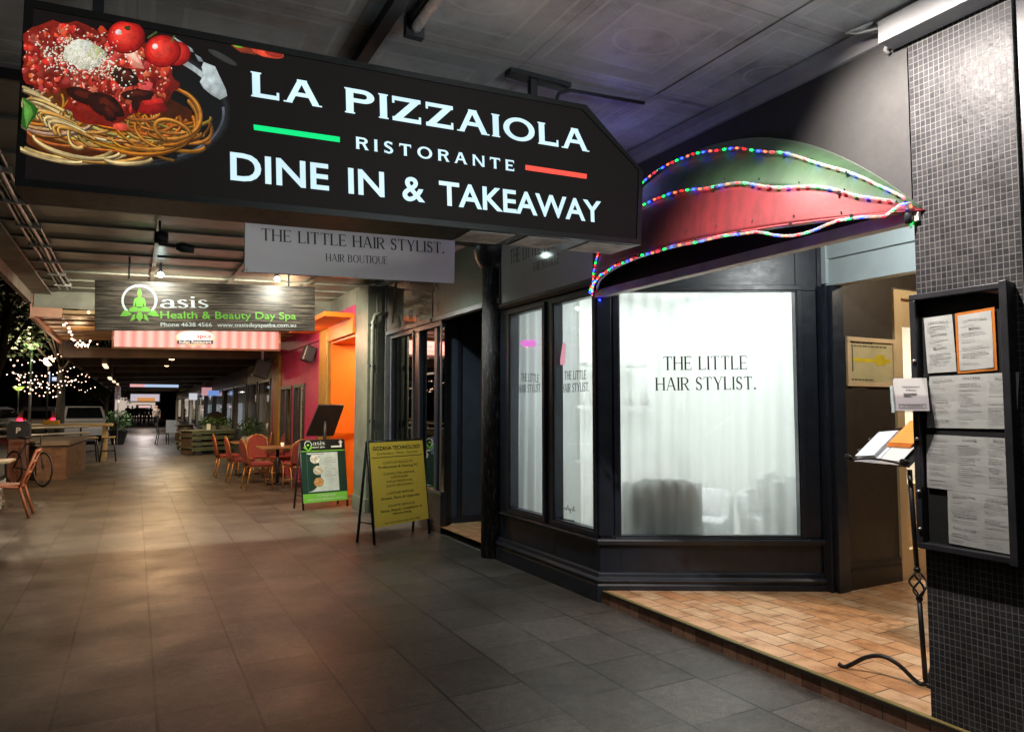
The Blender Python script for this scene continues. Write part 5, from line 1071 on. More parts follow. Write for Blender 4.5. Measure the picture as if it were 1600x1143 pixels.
# ------------------------------------------------------------------ pavement boards
def a_frame(name, label, fl, fr, depth, h, fm, lean=.13, w_=None):
    """A board: front legs at fl and fr, opening away from the viewer"""
    fl, fr = V(fl), V(fr); ex = (fr - fl).normalized(); w = (fr - fl).length; back = V((-ex.y, ex.x, 0))
    if back.y < 0: back = -back
    t = thing(name, label, 'pavement sign', tuple(fl.lerp(fr, .5)), 0, 'pavement sign boards')
    ap = UP * h + back * depth / 2
    n_ = ex.cross(ap.normalized()).normalized(); n_ = n_ if n_.y < 0 else -n_
    g = MB()
    for p in (fl, fr): g.tube([p, p + ap], .016, 4); g.tube([p + back * depth, p + ap], .016, 4)
    g.tube([fl + ap * .99, fr + ap * .99], .016, 4); g.tube([fl + ap * .2, fl + back * (depth * .8) + UP * h * .2], .008, 4); g.tube([fr + ap * .2, fr + back * (depth * .8) + UP * h * .2], .008, 4)
    g.build('frame', fm, t); return t, ex, ap, n_, w
M_FRM = mat('black_frame', (.016, .016, .017), .45)
fl, fr = og(585, 851), og(671, 833); t, ex, ap, n_, w = a_frame('pavement_sign', 'yellow computer repair A-frame board by the black post', fl, fr, .28, 1.13, M_FRM)
ey = ap.normalized(); Lh = ap.length; o = fl + ey * .18 + ex * .012 + n_ * .012
k = NT('yellow_print'); p = k.pos(); k.P(Base_Color=k.mix(k.noise(p, 2, 3), (.80, .56, .05, 1), (.95, .72, .12, 1)), Roughness=.4)
W_, H_ = w - .024, Lh - .20; g = MB(); g.slab(o, ex, ey, n_, 0, W_, 0, H_, 0, .008); g.build('board', k.m, t)
g = MB(); ctr = lambda s, v, lw, h, **kw: put(g, s, o + ex * (W_ * .5 - lw * W_ / 2) + ey * (H_ * v) + n_ * .008, o + ex * (W_ * .5 + lw * W_ / 2) + ey * (H_ * v) + n_ * .008, h, n_, up=ey, **kw)
ctr('GOZANA TECHNOLOGY', .905, .90, .042, bold=.03); ctr('Computers - Parts - Services', .85, .76, .027)
g.slab(o, ex, ey, n_, .02, W_ - .02, H_ * .815, H_ * .821, .008, .0095)
for s_, v, lw, b_ in (('CUSTOM BUILD PC', .735, .56, 0), ('Professional & Gaming PC', .685, .74, .012), ('COMPUTER REPAIR', .60, .58, 0), ('UPGRADE', .555, .31, 0), ('VIRUS REMOVAL', .505, .5, 0), ('DATA RECOVERY', .455, .5, 0), ('LAPTOP REPAIR', .365, .5, 0), ('Screen, Parts & Upgrades', .31, .72, .012), ('ONSITE SERVICE', .215, .5, 0), ('Setup, Repair, Installation &', .165, .78, .012), ('Networking', .12, .34, .012)): ctr(s_, v, lw, .026, bold=b_)
ctr('Serving Toowoomba since 2006', .025, .66, .018); g.build('lettering', mat('dark_print', (.05, .035, .012), .6, bump=0), t)
g = MB(); g.slab(fl + V((0, 0, 0)) + ex * .012 + (ap * .2), ex, ap.normalized(), n_, 0, W_, .1, Lh * .7, -.03, -.028); g.build('back_sheet', mat('red_back', (.16, .05, .04), .5), t)
fl, fr = og(474, 797), og(543, 790); t, ex, ap, n_, w = a_frame('pavement_sign', 'black, white and green day spa A-frame board in front of the orange wall', fl, fr, .32, 1.02, M_FRM)
ey = ap.normalized(); Lh = ap.length; o = fl + ey * .10 + n_ * .012; W_, H_ = w, Lh - .10
def panel(nm, u0, u1, v0, v1, m, l): g = MB(); g.slab(o, ex, ey, n_, u0 * W_, u1 * W_, v0 * H_, v1 * H_, 0, l); return g.build(nm, m, t)
panel('board', 0, 1, 0, 1, mat('spa_green_black', (.012, .045, .032), .4), .006); panel('header', 0, 1, .82, 1, mat('spa_black', (.01, .01, .01), .4), .008); panel('footer', 0, 1, 0, .14, M_GV, .008); panel('stripe', 0, 1, .81, .825, M_GV, .0095)
panel('poster', .12, .82, .165, .79, mat('poster_white', (.58, .66, .64), .5), .008)
g = MB(); g.quad(*[o + ex * (W_ * (.12 + .30 * math.cos(a_))) + ey * (H_ * (.47 + .30 * math.sin(a_))) + n_ * .0085 for a_ in [(-90 + 15 * i) * math.pi / 180 for i in range(13)]]); g.build('dark_swoop', mat('spa_green_black', (.012, .045, .032)), t)
for v_, c_ in ((.69, (.72, .62, .55)), (.505, (.62, .55, .42)), (.315, (.50, .27, .10))):
    g = MB(); g.quad(*[o + ex * (W_ * (.30 + .06 * (v_ < .6) + .115 * math.cos(i / 14 * math.tau))) + ey * (H_ * (v_ + .075 * math.sin(i / 14 * math.tau))) + n_ * .009 for i in range(14)]); g.build('round_photo', mat('photo_%d' % int(v_ * 100), c_, .6, var=.55, scale=22, bump=0), t)
g = MB(); lines(g, o + ex * (W_ * .50) + ey * (H_ * .72) + n_ * .008, ex, ey, n_, W_ * .29, H_ * .36, 10, .001, gap=.05, th=.28); lines(g, o + ex * (W_ * .2) + ey * (H_ * .785) + n_ * .008, ex, ey, n_, W_ * .55, H_ * .03, 1, .001, gap=0); g.build('small_print', mat('grey_ink', (.16, .15, .16)), t)
g = MB(); put(g, 'asis', o + ex * (W_ * .26) + ey * (H_ * .915), o + ex * (W_ * .54) + ey * (H_ * .915), .06, n_, 'news', lift=.0095, up=ey); put(g, 'DAY SPA', o + ex * (W_ * .27) + ey * (H_ * .865), o + ex * (W_ * .54) + ey * (H_ * .865), .022, n_, lift=.0095, up=ey, bold=.03)
for i in range(20): a_, b_ = R(-40 + 260 * i / 20), R(-40 + 260 * (i + 1) / 20); pp = lambda a_, r_: o + ex * (W_ * .16 + r_ * math.cos(a_)) + ey * (H_ * .925 + r_ * math.sin(a_)) + n_ * .0095; g.quad(pp(a_, .058), pp(a_, .048), pp(b_, .048), pp(b_, .058))
g.slab(o, ex, ey, n_, W_ * .68, W_ * .93, H_ * .865, H_ * .892, .008, .009); g.slab(o, ex, ey, n_, W_ * .885, W_ * .93, H_ * .892, H_ * .95, .008, .009); g.prism([(W_ * .855, H_ * .945), (W_ * .96, H_ * .945), (W_ * .907, H_ * .985)], o + n_ * .0082, ex, ey, n_, .0012)
put(g, '173 Margaret St', o + ex * (W_ * .3) + ey * (H_ * .085), o + ex * (W_ * .72) + ey * (H_ * .085), .03, n_, lift=.0095, up=ey); put(g, 'www.oasisdayspatba.com.au', o + ex * (W_ * .1) + ey * (H_ * .035), o + ex * (W_ * .92) + ey * (H_ * .035), .026, n_, lift=.0095, up=ey); g.build('white_lettering', M_WV, t)
g = MB(); g.quad(*[o + ex * (W_ * (.16 + x)) + ey * (H_ * (.85 + y)) + n_ * .0098 for x, y in ((-.12, .03), (-.05, .05), (0, .0 - .02), (.05, .05), (.12, .03), (.06, 0), (0, -.03), (-.06, 0))]); g.ball(o + ex * (W_ * .16) + ey * (H_ * .91) + n_ * .01, .02, 8, 5); g.build('lotus_emblem', M_GV, t)
g = MB(); g.tube([fl + ap + ex * (w * .38), fl + ap + ex * (w * .40) + UP * .05, fl + ap + ex * (w * .56) + UP * .05, fl + ap + ex * (w * .58)], .006, 6); g.build('handle', M_FRM, t)
# tilted black menu lectern seen from behind
t = thing('menu_lectern', 'black menu lectern with a tilted top standing behind the day spa board', 'lectern', (2.75, 11.9, 0))
a = [oy(x, y, Y) for x, y, Y in ((498, 633, 11.5), (538, 633, 11.5), (521, 681, 12.0), (478, 681, 12.0))]
nl = (a[1] - a[0]).cross(a[3] - a[0]).normalized(); g = MB(); g.add(a + [p + nl * .03 for p in a], [(0, 1, 2, 3), (7, 6, 5, 4), (0, 4, 5, 1), (1, 5, 6, 2), (2, 6, 7, 3), (3, 7, 4, 0)]); g.build('tilted_top', M_DARKP, t)
mid = sum(a, V()) / 4; g = MB(); g.tube([(mid.x, mid.y + .05, 0), (mid.x, mid.y + .05, 1.0), mid], .03, 8); g.b2((mid.x - .25, mid.y - .2, 0), (mid.x + .25, mid.y + .3, .03)); g.build('stem', M_DARKP, t)

# ------------------------------------------------------------------ banquet chairs and tables
M_GOLD = mat('gold_frame', (.46, .20, .05), .35, metal=.45, var=.15, bump=0); M_RED = mat('red_upholstery', (.22, .028, .022), .75, var=.2, scale=12)
def banquet():
    t = thing('banquet_chair', 'x', 'chair', (0, 0, 0), 0, 'red banquet chairs at the restaurant tables'); B = lambda g, n_, m, **k_: g.build(n_, m, t, world=False, **k_)
    for s in (-1, 1):     # faces +y
        g = MB(); g.tube([(s * .20, .20, 0), (s * .20, .19, .43)], .014, 6); B(g, 'leg', M_GOLD); g = MB(); g.tube([(s * .19, -.27, 0), (s * .195, -.19, .43)], .014, 6); B(g, 'leg', M_GOLD)
    g = MB(); g.b2((-.21, -.2, .43), (.21, .22, .50)); B(g, 'seat', M_RED, bevel=.025)
    pr = [(-.2, .0), (.2, 0), (.21, .25), (.19, .38), (.1, .45), (0, .465), (-.1, .45), (-.19, .38), (-.21, .25)]
    tl_ = V((0, -.2, 1)).normalized(); g = MB(); g.prism([(x * .9, .02 + y * .93) for x, y in pr], (0, -.20, .47), (1, 0, 0), tl_, (0, -1, -.2), .045); B(g, 'backrest', M_RED, bevel=.012)
    g = MB(); g.tube([V((0, -.225, .47)) + V((1, 0, 0)) * x + tl_ * y for x, y in [(-.195, -.06)] + pr[2:][::-1] + [(.195, -.06)]], .014, 6); B(g, 'back_frame', M_GOLD)
    g = MB(); g.tube([(-.2, .195, .42), (.2, .195, .42), (.195, -.19, .42), (-.195, -.19, .42)], .012, 6, closed=True); g.tube([(-.2, .2, .16), (.2, .2, .16)], .009, 6); B(g, 'seat_frame', M_GOLD); return t
CH = [(2.08, 13.85, -1.45, 'red banquet chair nearest the viewer on the street side of the first table'), (1.95, 15.2, -1.5, 'red banquet chair second along the street side'), (1.85, 16.6, -1.55, 'red banquet chair farthest along the street side, before the pallet bench'),
      (2.72, 13.5, .15, 'red banquet chair with its back to the viewer beside the day spa board'), (2.78, 15.35, 1.75, 'red banquet chair on the wall side of the first table'), (2.72, 16.5, 1.6, 'red banquet chair against the wall below the window with two bright bars'), (2.62, 17.7, 1.5, 'red banquet chair farthest along the wall by the pale grey shopfront'), (2.35, 15.9, 3.0, 'red banquet chair between the two tables, facing the viewer')]
c0 = banquet(); c0.location = CH[0][:3][0], CH[0][1], 0; c0.rotation_euler = (0, 0, CH[0][2]); c0['label'] = CH[0][3]
for x, y, rz, lb in CH[1:]: dup(c0, (x, y, 0), rz, lb)
def table(label, x, y, m, w=.72, h=.75):
    t = thing('cafe_table', label, 'table', (x, y, 0), 0, 'tables of the restaurant'); g = MB(); g.box((0, 0, h - .018), (w, w, .036)); g.build('tabletop', m, t, world=False, bevel=.006)
    g = MB(); g.tube([(0, 0, .03), (0, 0, h - .04)], .032, 10); g.box((0, 0, .02), (.45, .08, .03)); g.box((0, 0, .02), (.08, .45, .032)); g.build('pedestal', M_DARKP, t, world=False); return t
M_TT = mat('table_wood', (.30, .15, .06), .4, var=.25)
table('brown square table nearest the day spa board among the red chairs', 2.52, 14.45, M_TT); table('second brown square table farther along the red chairs', 2.3, 16.9, M_TT)
t = thing('candle_cup', 'small glowing candle cup on the nearest brown table', 'candle', (2.6, 14.4, .75)); g = MB(); g.lathe((2.6, 14.4, .751), [(.025, 0), (.035, .07)], 10); g.build('cup', emit('candle_glow', (1., .6, .4), 1.2), t); g = MB(); g.lathe((2.6, 14.4, .822), [(.036, 0), (.037, .006)], 10); g.build('rim', M_WHITE, t)

# ------------------------------------------------------------------ green pallet bench, barrel table and other furniture beyond
M_PAL = mat('green_pallet', (.10, .12, .075), .7, var=.3); M_LEAF = mat('herb_leaf', (.06, .13, .035), .55, var=.4, scale=14, bump=0)
def leaves(g, c, r, n, s, rnd, sq=(1, 1, 1)):
    for _ in range(n):
        d = V((rnd.gauss(0, 1), rnd.gauss(0, 1), rnd.gauss(0, 1))).normalized() * (rnd.random() ** .45); p = V(c) + V((d.x * r * sq[0], d.y * r * sq[1], d.z * r * sq[2]))
        a = V((rnd.gauss(0, 1), rnd.gauss(0, 1), rnd.gauss(0, .6))).normalized(); b = a.cross(V((rnd.gauss(0, 1), rnd.gauss(0, 1), rnd.gauss(0, 1)))).normalized(); l = s * rnd.uniform(.6, 1.3)
        g.quad(p - a * l * .5, p + b * l * .22, p + a * l * .5, p - b * l * .22)
pa, pb = og(300, 711), og(366, 707); t = thing('pallet_bench', 'green painted pallet bench with slatted front beyond the red chairs', 'bench', tuple(pa.lerp(pb, .5))); ex = (pb - pa).normalized(); bk = V((-ex.y, ex.x, 0)); Lp = (pb - pa).length
g = MB()
for z in (.12, .30, .48, .66): g.slab(pa, ex, UP, -bk, 0, Lp, z, z + .1, -.03, 0); g.slab(pa, ex, UP, -bk, 0, Lp, z, z + .1, -.75, -.72)
for z in (.24, .60): [g.slab(pa, ex, UP, -bk, 0, Lp, z - .02, z, -.14 * i - .11, -.14 * i) for i in range(5)]
g.build('slats', M_PAL, t); g = MB()
for u in (.05, Lp / 2, Lp - .15): g.slab(pa, ex, UP, -bk, u, u + .1, 0.02, .76, -.70, -.04)
g.build('blocks', M_BROWN, t); g = MB(); [g.slab(pa, ex, UP, -bk, 0, Lp, .77, .79, -.16 * i - .14, -.16 * i) for i in range(5)]; g.build('top_boards', mat('pale_boards', (.30, .31, .24), .6), t)
rnd = random.Random(5)
for i, (u, lb) in enumerate(((.62, 'small leafy herb planter in the middle of the pallet bench'), (1.0, 'larger leafy herb planter at the right end of the pallet bench'))):
    c = pa + ex * (Lp * u - .15) + bk * .35 + UP * .79; t = thing('herb_planter', lb, 'plant', tuple(c), 0, 'herbs on the pallet bench'); g = MB(); leaves(g, c + UP * .25, .26, 260, .09, rnd, (1.2, .8, .75)); g.build('foliage', M_LEAF, t); g = MB(); g.b2(c - V((.2, .12, 0)), c + V((.2, .12, .14))); g.build('box', M_PAL, t)
c = pa + ex * (Lp * .45) + bk * .2 + UP * .79; t = thing('menu_card', 'white folded card standing on the pallet bench', 'card', tuple(c)); g = MB(); g.add([c + V(q) for q in ((-.06, -.03, 0), (.06, -.03, 0), (.06, 0, .2), (-.06, 0, .2), (-.06, .03, 0), (.06, .03, 0))], [(0, 1, 2, 3), (3, 2, 5, 4)]); g.build('card', M_PAPER, t)
# planter on a pale post by the pale shopfront
t = thing('potted_plant', 'leafy plant in a white pot against the pale grey shopfront', 'plant', (2.7, 19.6, 0)); g = MB(); g.lathe((2.7, 19.6, 0), [(.12, 0), (.18, .55), (.19, .75), (.16, .76)], 14); g.build('pot', M_WHITE, t); g = MB(); leaves(g, (2.7, 19.6, 1.0), .32, 240, .12, rnd, (1, 1, .8)); g.build('foliage', M_LEAF, t)
bp = og(289, 701); t = thing('barrel_table', 'wooden barrel used as a table left of the pallet bench', 'table', tuple(bp)); g = MB(); g.lathe(bp, [(.26, 0), (.31, .2), (.33, .42), (.31, .64), (.26, .84), (.0, .84)], 18); g.build('barrel', mat('oak_staves', (.20, .13, .06), .55, var=.3), t)
g = MB(); [g.lathe(bp + UP * z, [(r_, 0), (r_, .05)], 18) for z, r_ in ((.1, .297), (.25, .322), (.6, .322), (.74, .297))]; g.build('hoops', M_STEEL, t); g = MB(); g.lathe(bp + UP * .85, [(.38, 0), (.38, .03), (0, .031)], 18); g.build('top', M_BROWN, t)
def wood_chair(label, p, rz, m, group='dark bentwood chairs by the barrel', h=.88):
    t = thing('cafe_chair', label, 'chair', tuple(p), rz, group); B = lambda g, n_: g.build(n_, m, t, world=False)
    for sx_ in (-1, 1):
        g = MB(); g.tube([(sx_ * .19, .19, 0), (sx_ * .18, .17, .44)], .018, 6); B(g, 'leg'); g = MB(); g.tube([(sx_ * .19, -.25, 0), (sx_ * .18, -.18, .45), (sx_ * .17, -.25, h)], .018, 6); B(g, 'leg')
    g = MB(); g.b2((-.2, -.2, .44), (.2, .2, .47)); B(g, 'seat'); g = MB()
    for z in (.62, .74, h - .02): g.tube([(-.17, -.2 - (z - .45) * .16, z), (0, -.235 - (z - .45) * .16, z), (.17, -.2 - (z - .45) * .16, z)], .02, 6)
    B(g, 'backrest'); return t
wood_chair('dark bentwood chair left of the barrel, seen from the side', og(254, 694), -1.4, M_DARKP); wood_chair('dark chair behind the barrel with its back towards the viewer', og(284, 688), .2, M_DARKP)
p = og(266, 688); t = thing('small_board', 'small white menu board standing on the footpath near the bentwood chair', 'board', tuple(p)); g = MB(); g.b2((p.x - .2, p.y, .35), (p.x + .25, p.y + .03, .95)); g.build('board', mat('pale_board', (.5, .54, .55), .5), t); g = MB(); g.tube([(p.x - .18, p.y + .02, 0), (p.x - .18, p.y + .02, .9)], .015, 5); g.tube([(p.x + .22, p.y + .02, 0), (p.x + .22, p.y + .02, .9)], .015, 5); g.build('legs', M_DARKP, t)
p = og(336, 700); t = thing('blackboard', 'brown chalkboard leaning behind the pallet bench', 'board', tuple(p)); g = MB(); g.prism([(-.3, .3), (.3, .3), (.28, 1.3), (.1, 1.4), (-.1, 1.4), (-.28, 1.3)], p, (1, 0, 0), V((0, .15, 1)).normalized(), (0, 1, 0), .03); g.build('board', mat('chalkboard', (.09, .065, .05), .6), t); g = MB(); g.tube([p + V((-.25, .2, 0)), p + V((-.25, .06, 1.0))], .02, 5); g.tube([p + V((.25, .2, 0)), p + V((.25, .06, 1.0))], .02, 5); g.build('legs', M_BROWN, t)

# ------------------------------------------------------------------ street side: chair, planter, bicycle, parking meter, high table
M_ORW = mat('orange_wood', (.30, .085, .035), .45, var=.25)
cl = og(48, 806); t = thing('metal_chair', 'orange brown chair cut off by the left edge of the picture', 'chair', (cl.x - .32, cl.y + .05, 0), 0); B = lambda g, n_: g.build(n_, M_ORW, t, world=False)
for y_ in (-.24, .24):
    g = MB(); g.tube([(.32, y_, 0), (.20, y_, .42)], .02, 6); B(g, 'leg'); g = MB(); g.tube([(-.28, y_, 0), (-.2, y_, .43)], .02, 6); B(g, 'leg'); g = MB(); g.tube([(.19, y_, .40), (.24, y_, .52), (.38, y_, .93)], .02, 6); B(g, 'back_post')
g = MB(); [g.tube([(x_, -.24, .42), (x_, .24, .42)], .014, 6) for x_ in (-.2, .2)]; g.tube([(-.22, -.24, .46), (.2, -.24, .42)], .018, 6); g.b2((-.21, -.23, .43), (.2, .23, .455)); B(g, 'seat'); g = MB(); [g.tube([(.27 + .1 * k_, -.24, .6 + .3 * k_), (.27 + .1 * k_, .24, .6 + .3 * k_)], .022, 6) for k_ in (0, .5, 1)]; B(g, 'backrest')
ct = oy(0, 722, cl.y + .9); t = thing('cafe_table', 'pale topped table at the left edge beside the orange brown chair', 'table', (ct.x - .2, ct.y, 0)); g = MB(); g.box((0, 0, .72), (.7, .7, .03)); g.build('tabletop', mat('pale_table', (.5, .42, .28), .4), t, world=False, bevel=.004); g = MB(); g.tube([(0, 0, 0), (0, 0, .7)], .03, 8); g.box((0, 0, .02), (.5, .5, .03)); g.build('pedestal', M_DARKP, t, world=False)
def m_brick():
    k = NT('garden_brick'); p = k.pos(); x, y, z = k.sep(p); cb = k.n('ShaderNodeCombineXYZ'); k.set(cb.inputs[0], k.ma('ADD', x, y)); k.set(cb.inputs[1], z); b = k.n('ShaderNodeTexBrick'); k.set(b.inputs['Vector'], cb.outputs[0]); b.inputs['Scale'].default_value = 1; b.inputs['Brick Width'].default_value = .24; b.inputs['Row Height'].default_value = .085; b.inputs['Mortar Size'].default_value = .006
    b.inputs['Color1'].default_value = (.12, .055, .03, 1); b.inputs['Color2'].default_value = (.19, .10, .055, 1); b.inputs['Mortar'].default_value = (.12, .10, .08, 1); k.P(Base_Color=b.outputs[0], Roughness=.8); k.bump(b.outputs['Fac'], -.4, .005); return k.m
p0, p1 = og(72, 752), og(130, 735); yb = p0.y
t = thing('brick_planter', 'low brick planter with sloping concrete capping at the footpath edge', 'planter', (-1.9, 19, 0)); g = MB(); g.prism([(-2.35, 18.6), (-1.75, 17.5), (-1.25, 17.7), (-1.05, 20.6), (-2.35, 20.6)], (0, 0, 0), (1, 0, 0), (0, 1, 0), UP, .72); g.build('brick_wall', m_brick(), t); g = MB(); g.prism([(-2.4, 18.55), (-1.78, 17.42), (-1.2, 17.62), (-1.0, 20.7), (-2.4, 20.7)], (0, 0, .72), (1, 0, 0), (0, 1, 0), UP, .09); g.build('capping', mat('planter_cap', (.17, .14, .11), .7), t)
t = thing('rail_barrier', 'low dark rail barrier behind the brick planter', 'barrier', (-2.3, 21.5, 0)); g = MB(); [g.tube([(-3.1, 18, z), (-1.1, 22.5, z - .05)], .035, 8) for z in (1.05, .88)]; g.build('rails', M_STEEL, t); g = MB(); [g.tube([(x_, y_, 0), (x_, y_, 1.05)], .03, 8) for x_, y_ in ((-2.9, 18.45), (-1.25, 22.2))]; g.build('posts', M_DARKP, t)
def wheel(g, c, r, ax, rt, n=20): c = V(c); u = V(ax).normalized(); v = UP; g.tube([c + u * (r * math.cos(i / n * math.tau)) + v * (r * math.sin(i / n * math.tau)) for i in range(n)], rt, 6, closed=True)
b0_ = og(66, 760); t = thing('bicycle', 'dark bicycle leaning against the brick planter', 'bicycle', (b0_.x, b0_.y, 0)); dx = V((-.55, .83, 0)).normalized(); o_ = V((b0_.x, b0_.y, 0)); qf = lambda a_, z_: o_ + dx * a_ + V((0, 0, z_))
for a_ in (0, 1.02): g = MB(); wheel(g, qf(a_, .33), .315, dx, .018); [g.tube([qf(a_, .33), qf(a_ + .31 * math.cos(i * math.tau / 12), .33 + .31 * math.sin(i * math.tau / 12))], .002, 3) for i in range(12)]; g.build('wheel', M_DARKP, t)
g = MB()
for a_, b_ in (((0, .33), (.12, .82)), ((.12, .82), (.62, .80)), ((.12, .74), (.52, .30)), ((.52, .30), (.66, .90)), ((.52, .30), (1.02, .33)), ((1.02, .33), (.63, .80))): g.tube([qf(*a_), qf(*b_)], .016, 6)
g.build('frame', mat('bike_paint', (.05, .05, .06), .35), t); g = MB(); wv_ = V((dx.y, -dx.x, 0)); h_ = qf(.10, .98); g.tube([qf(.12, .82), h_], .013, 6); g.tube([h_ - wv_ * .28 - dx * .05, h_ - wv_ * .1, h_ + wv_ * .1, h_ + wv_ * .28 - dx * .05], .013, 6); g.build('handlebar', M_DARKP, t); g = MB(); g.ball(qf(.67, .93), .1, 8, 5, (1.2, .7, .35)); g.build('saddle', M_DARKP, t)
pm = V((-3.0, 22.5, 0)); pm = oy(27, 716, 17.2); t = thing('parking_meter', 'brown parking meter with a white letter P behind the bicycle', 'parking meter', (pm.x, pm.y, 0)); o_ = V((pm.x, pm.y, 0)); tz = oy(27, 659, 17.2).z
g = MB(); g.prism([(-.17, .0), (.17, .0), (.17, tz - .06), (.12, tz), (-.12, tz), (-.17, tz - .06)], o_, (1, 0, 0), UP, (0, 1, 0), .22); g.build('cabinet', mat('meter_brown', (.16, .07, .05), .4), t, bevel=.015); g = MB(); g.prism([(-.19, tz - .34), (.19, tz - .34), (.19, tz - .06), (.13, tz + .02), (-.13, tz + .02), (-.19, tz - .06)], o_ + V((0, -.012, 0)), (1, 0, 0), UP, (0, 1, 0), .25); g.build('hood', M_DARKP, t); g = MB(); put(g, 'P', o_ + V((-.04, -.014, tz - .22)), o_ + V((.04, -.014, tz - .22)), .11, nS, bold=.03, lift=.002); g.build('letter', M_WHITE, t)
M_PINE = mat('pale_pine', (.42, .30, .14), .55, var=.2)
ht = oy(120, 664, 23.2); t = thing('high_table', 'long pale timber high table behind the brick planter', 'table', (-1.55, 24, 0)); g = MB(); g.b2((-2.9, 23.2, .98), (-.55, 25.2, 1.04)); g.build('tabletop', M_PINE, t, bevel=.005)
for x_, y_ in ((-2.6, 23.4), (-.75, 23.4), (-2.6, 25), (-.75, 25)): g = MB(); g.b2((x_ - .05, y_ - .05, 0), (x_ + .05, y_ + .05, .98)); g.build('leg', M_PINE, t)
g = MB(); g.b2((-2.3, 24.0, 1.041), (-1.9, 24.3, 1.16)); tag(g.build('cushion', mat('mustard_cloth', (.5, .28, .03), .8), bevel=.03), 'folded mustard cushion left on the high table', 'cushion')
def stool(label, x, y):
    t = thing('bar_stool', label, 'stool', (x, y, 0), 0, 'bar stools at the high table')
    for sx_ in (-1, 1):
        for sy_ in (-1, 1): g = MB(); g.tube([(sx_ * .2, sy_ * .2, 0), (sx_ * .13, sy_ * .13, .66)], .018, 6); g.build('leg', M_DARKP, t, world=False)
    g = MB(); g.b2((-.17, -.17, .66), (.17, .17, .70)); g.build('seat', M_PINE, t, world=False, bevel=.01); g = MB(); g.tube([(.17, .17, .3), (-.17, .17, .3), (-.17, -.17, .3), (.17, -.17, .3)], .012, 5, closed=True); g.build('foot_ring', M_DARKP, t, world=False); return t
s0 = stool('dark bar stool nearest the footpath at the end of the high table', -.62, 22.9); s1 = dup(s0, (-1.05, 22.75, 0), .2, 'dark bar stool second from the footpath at the high table'); s2 = dup(s0, (-1.5, 22.9, 0), .1, 'dark bar stool closest to the brick planter')
bp = og(184, 694); t = thing('potted_bush', 'round dark green bush in a tapered pot at the footpath edge', 'plant', tuple(bp)); g = MB(); g.lathe(bp, [(.22, 0), (.36, .55), (.38, .6), (.33, .6)], 16); g.build('pot', M_DARKP, t); g = MB(); leaves(g, bp + UP * 1.0, .55, 900, .12, rnd, (1, 1, .85)); g.build('foliage', M_LEAF, t)
sp = oy(184, 655, 33); t = thing('street_sign', 'small white parking sign on a thin post by the potted bush', 'sign', (sp.x, sp.y, 0)); g = MB(); g.tube([(sp.x, sp.y, 0), (sp.x, sp.y, 2.6)], .025, 6); g.build('post', M_STEEL, t); a, b = oy(179, 624, 32.95), oy(189, 604, 32.95); g = MB(); g.b2((a.x, 32.94, a.z), (b.x, 32.97, b.z)); sg_ = g.build('plate', mat('sign_plate', (.62, .60, .66), .4), t)
g = MB(); put(g, '2P', V((a.x + .07, 32.935, a.z + .32)), V((b.x - .05, 32.935, a.z + .32)), .2, nS, bold=.02); lines(g, V((a.x + .04, 32.935, a.z + .26)), (1, 0, 0), UP, nS, b.x - a.x - .08, .2, 3, gap=0); g.build('writing', mat('sign_red', (.4, .03, .04), .5), sg_)

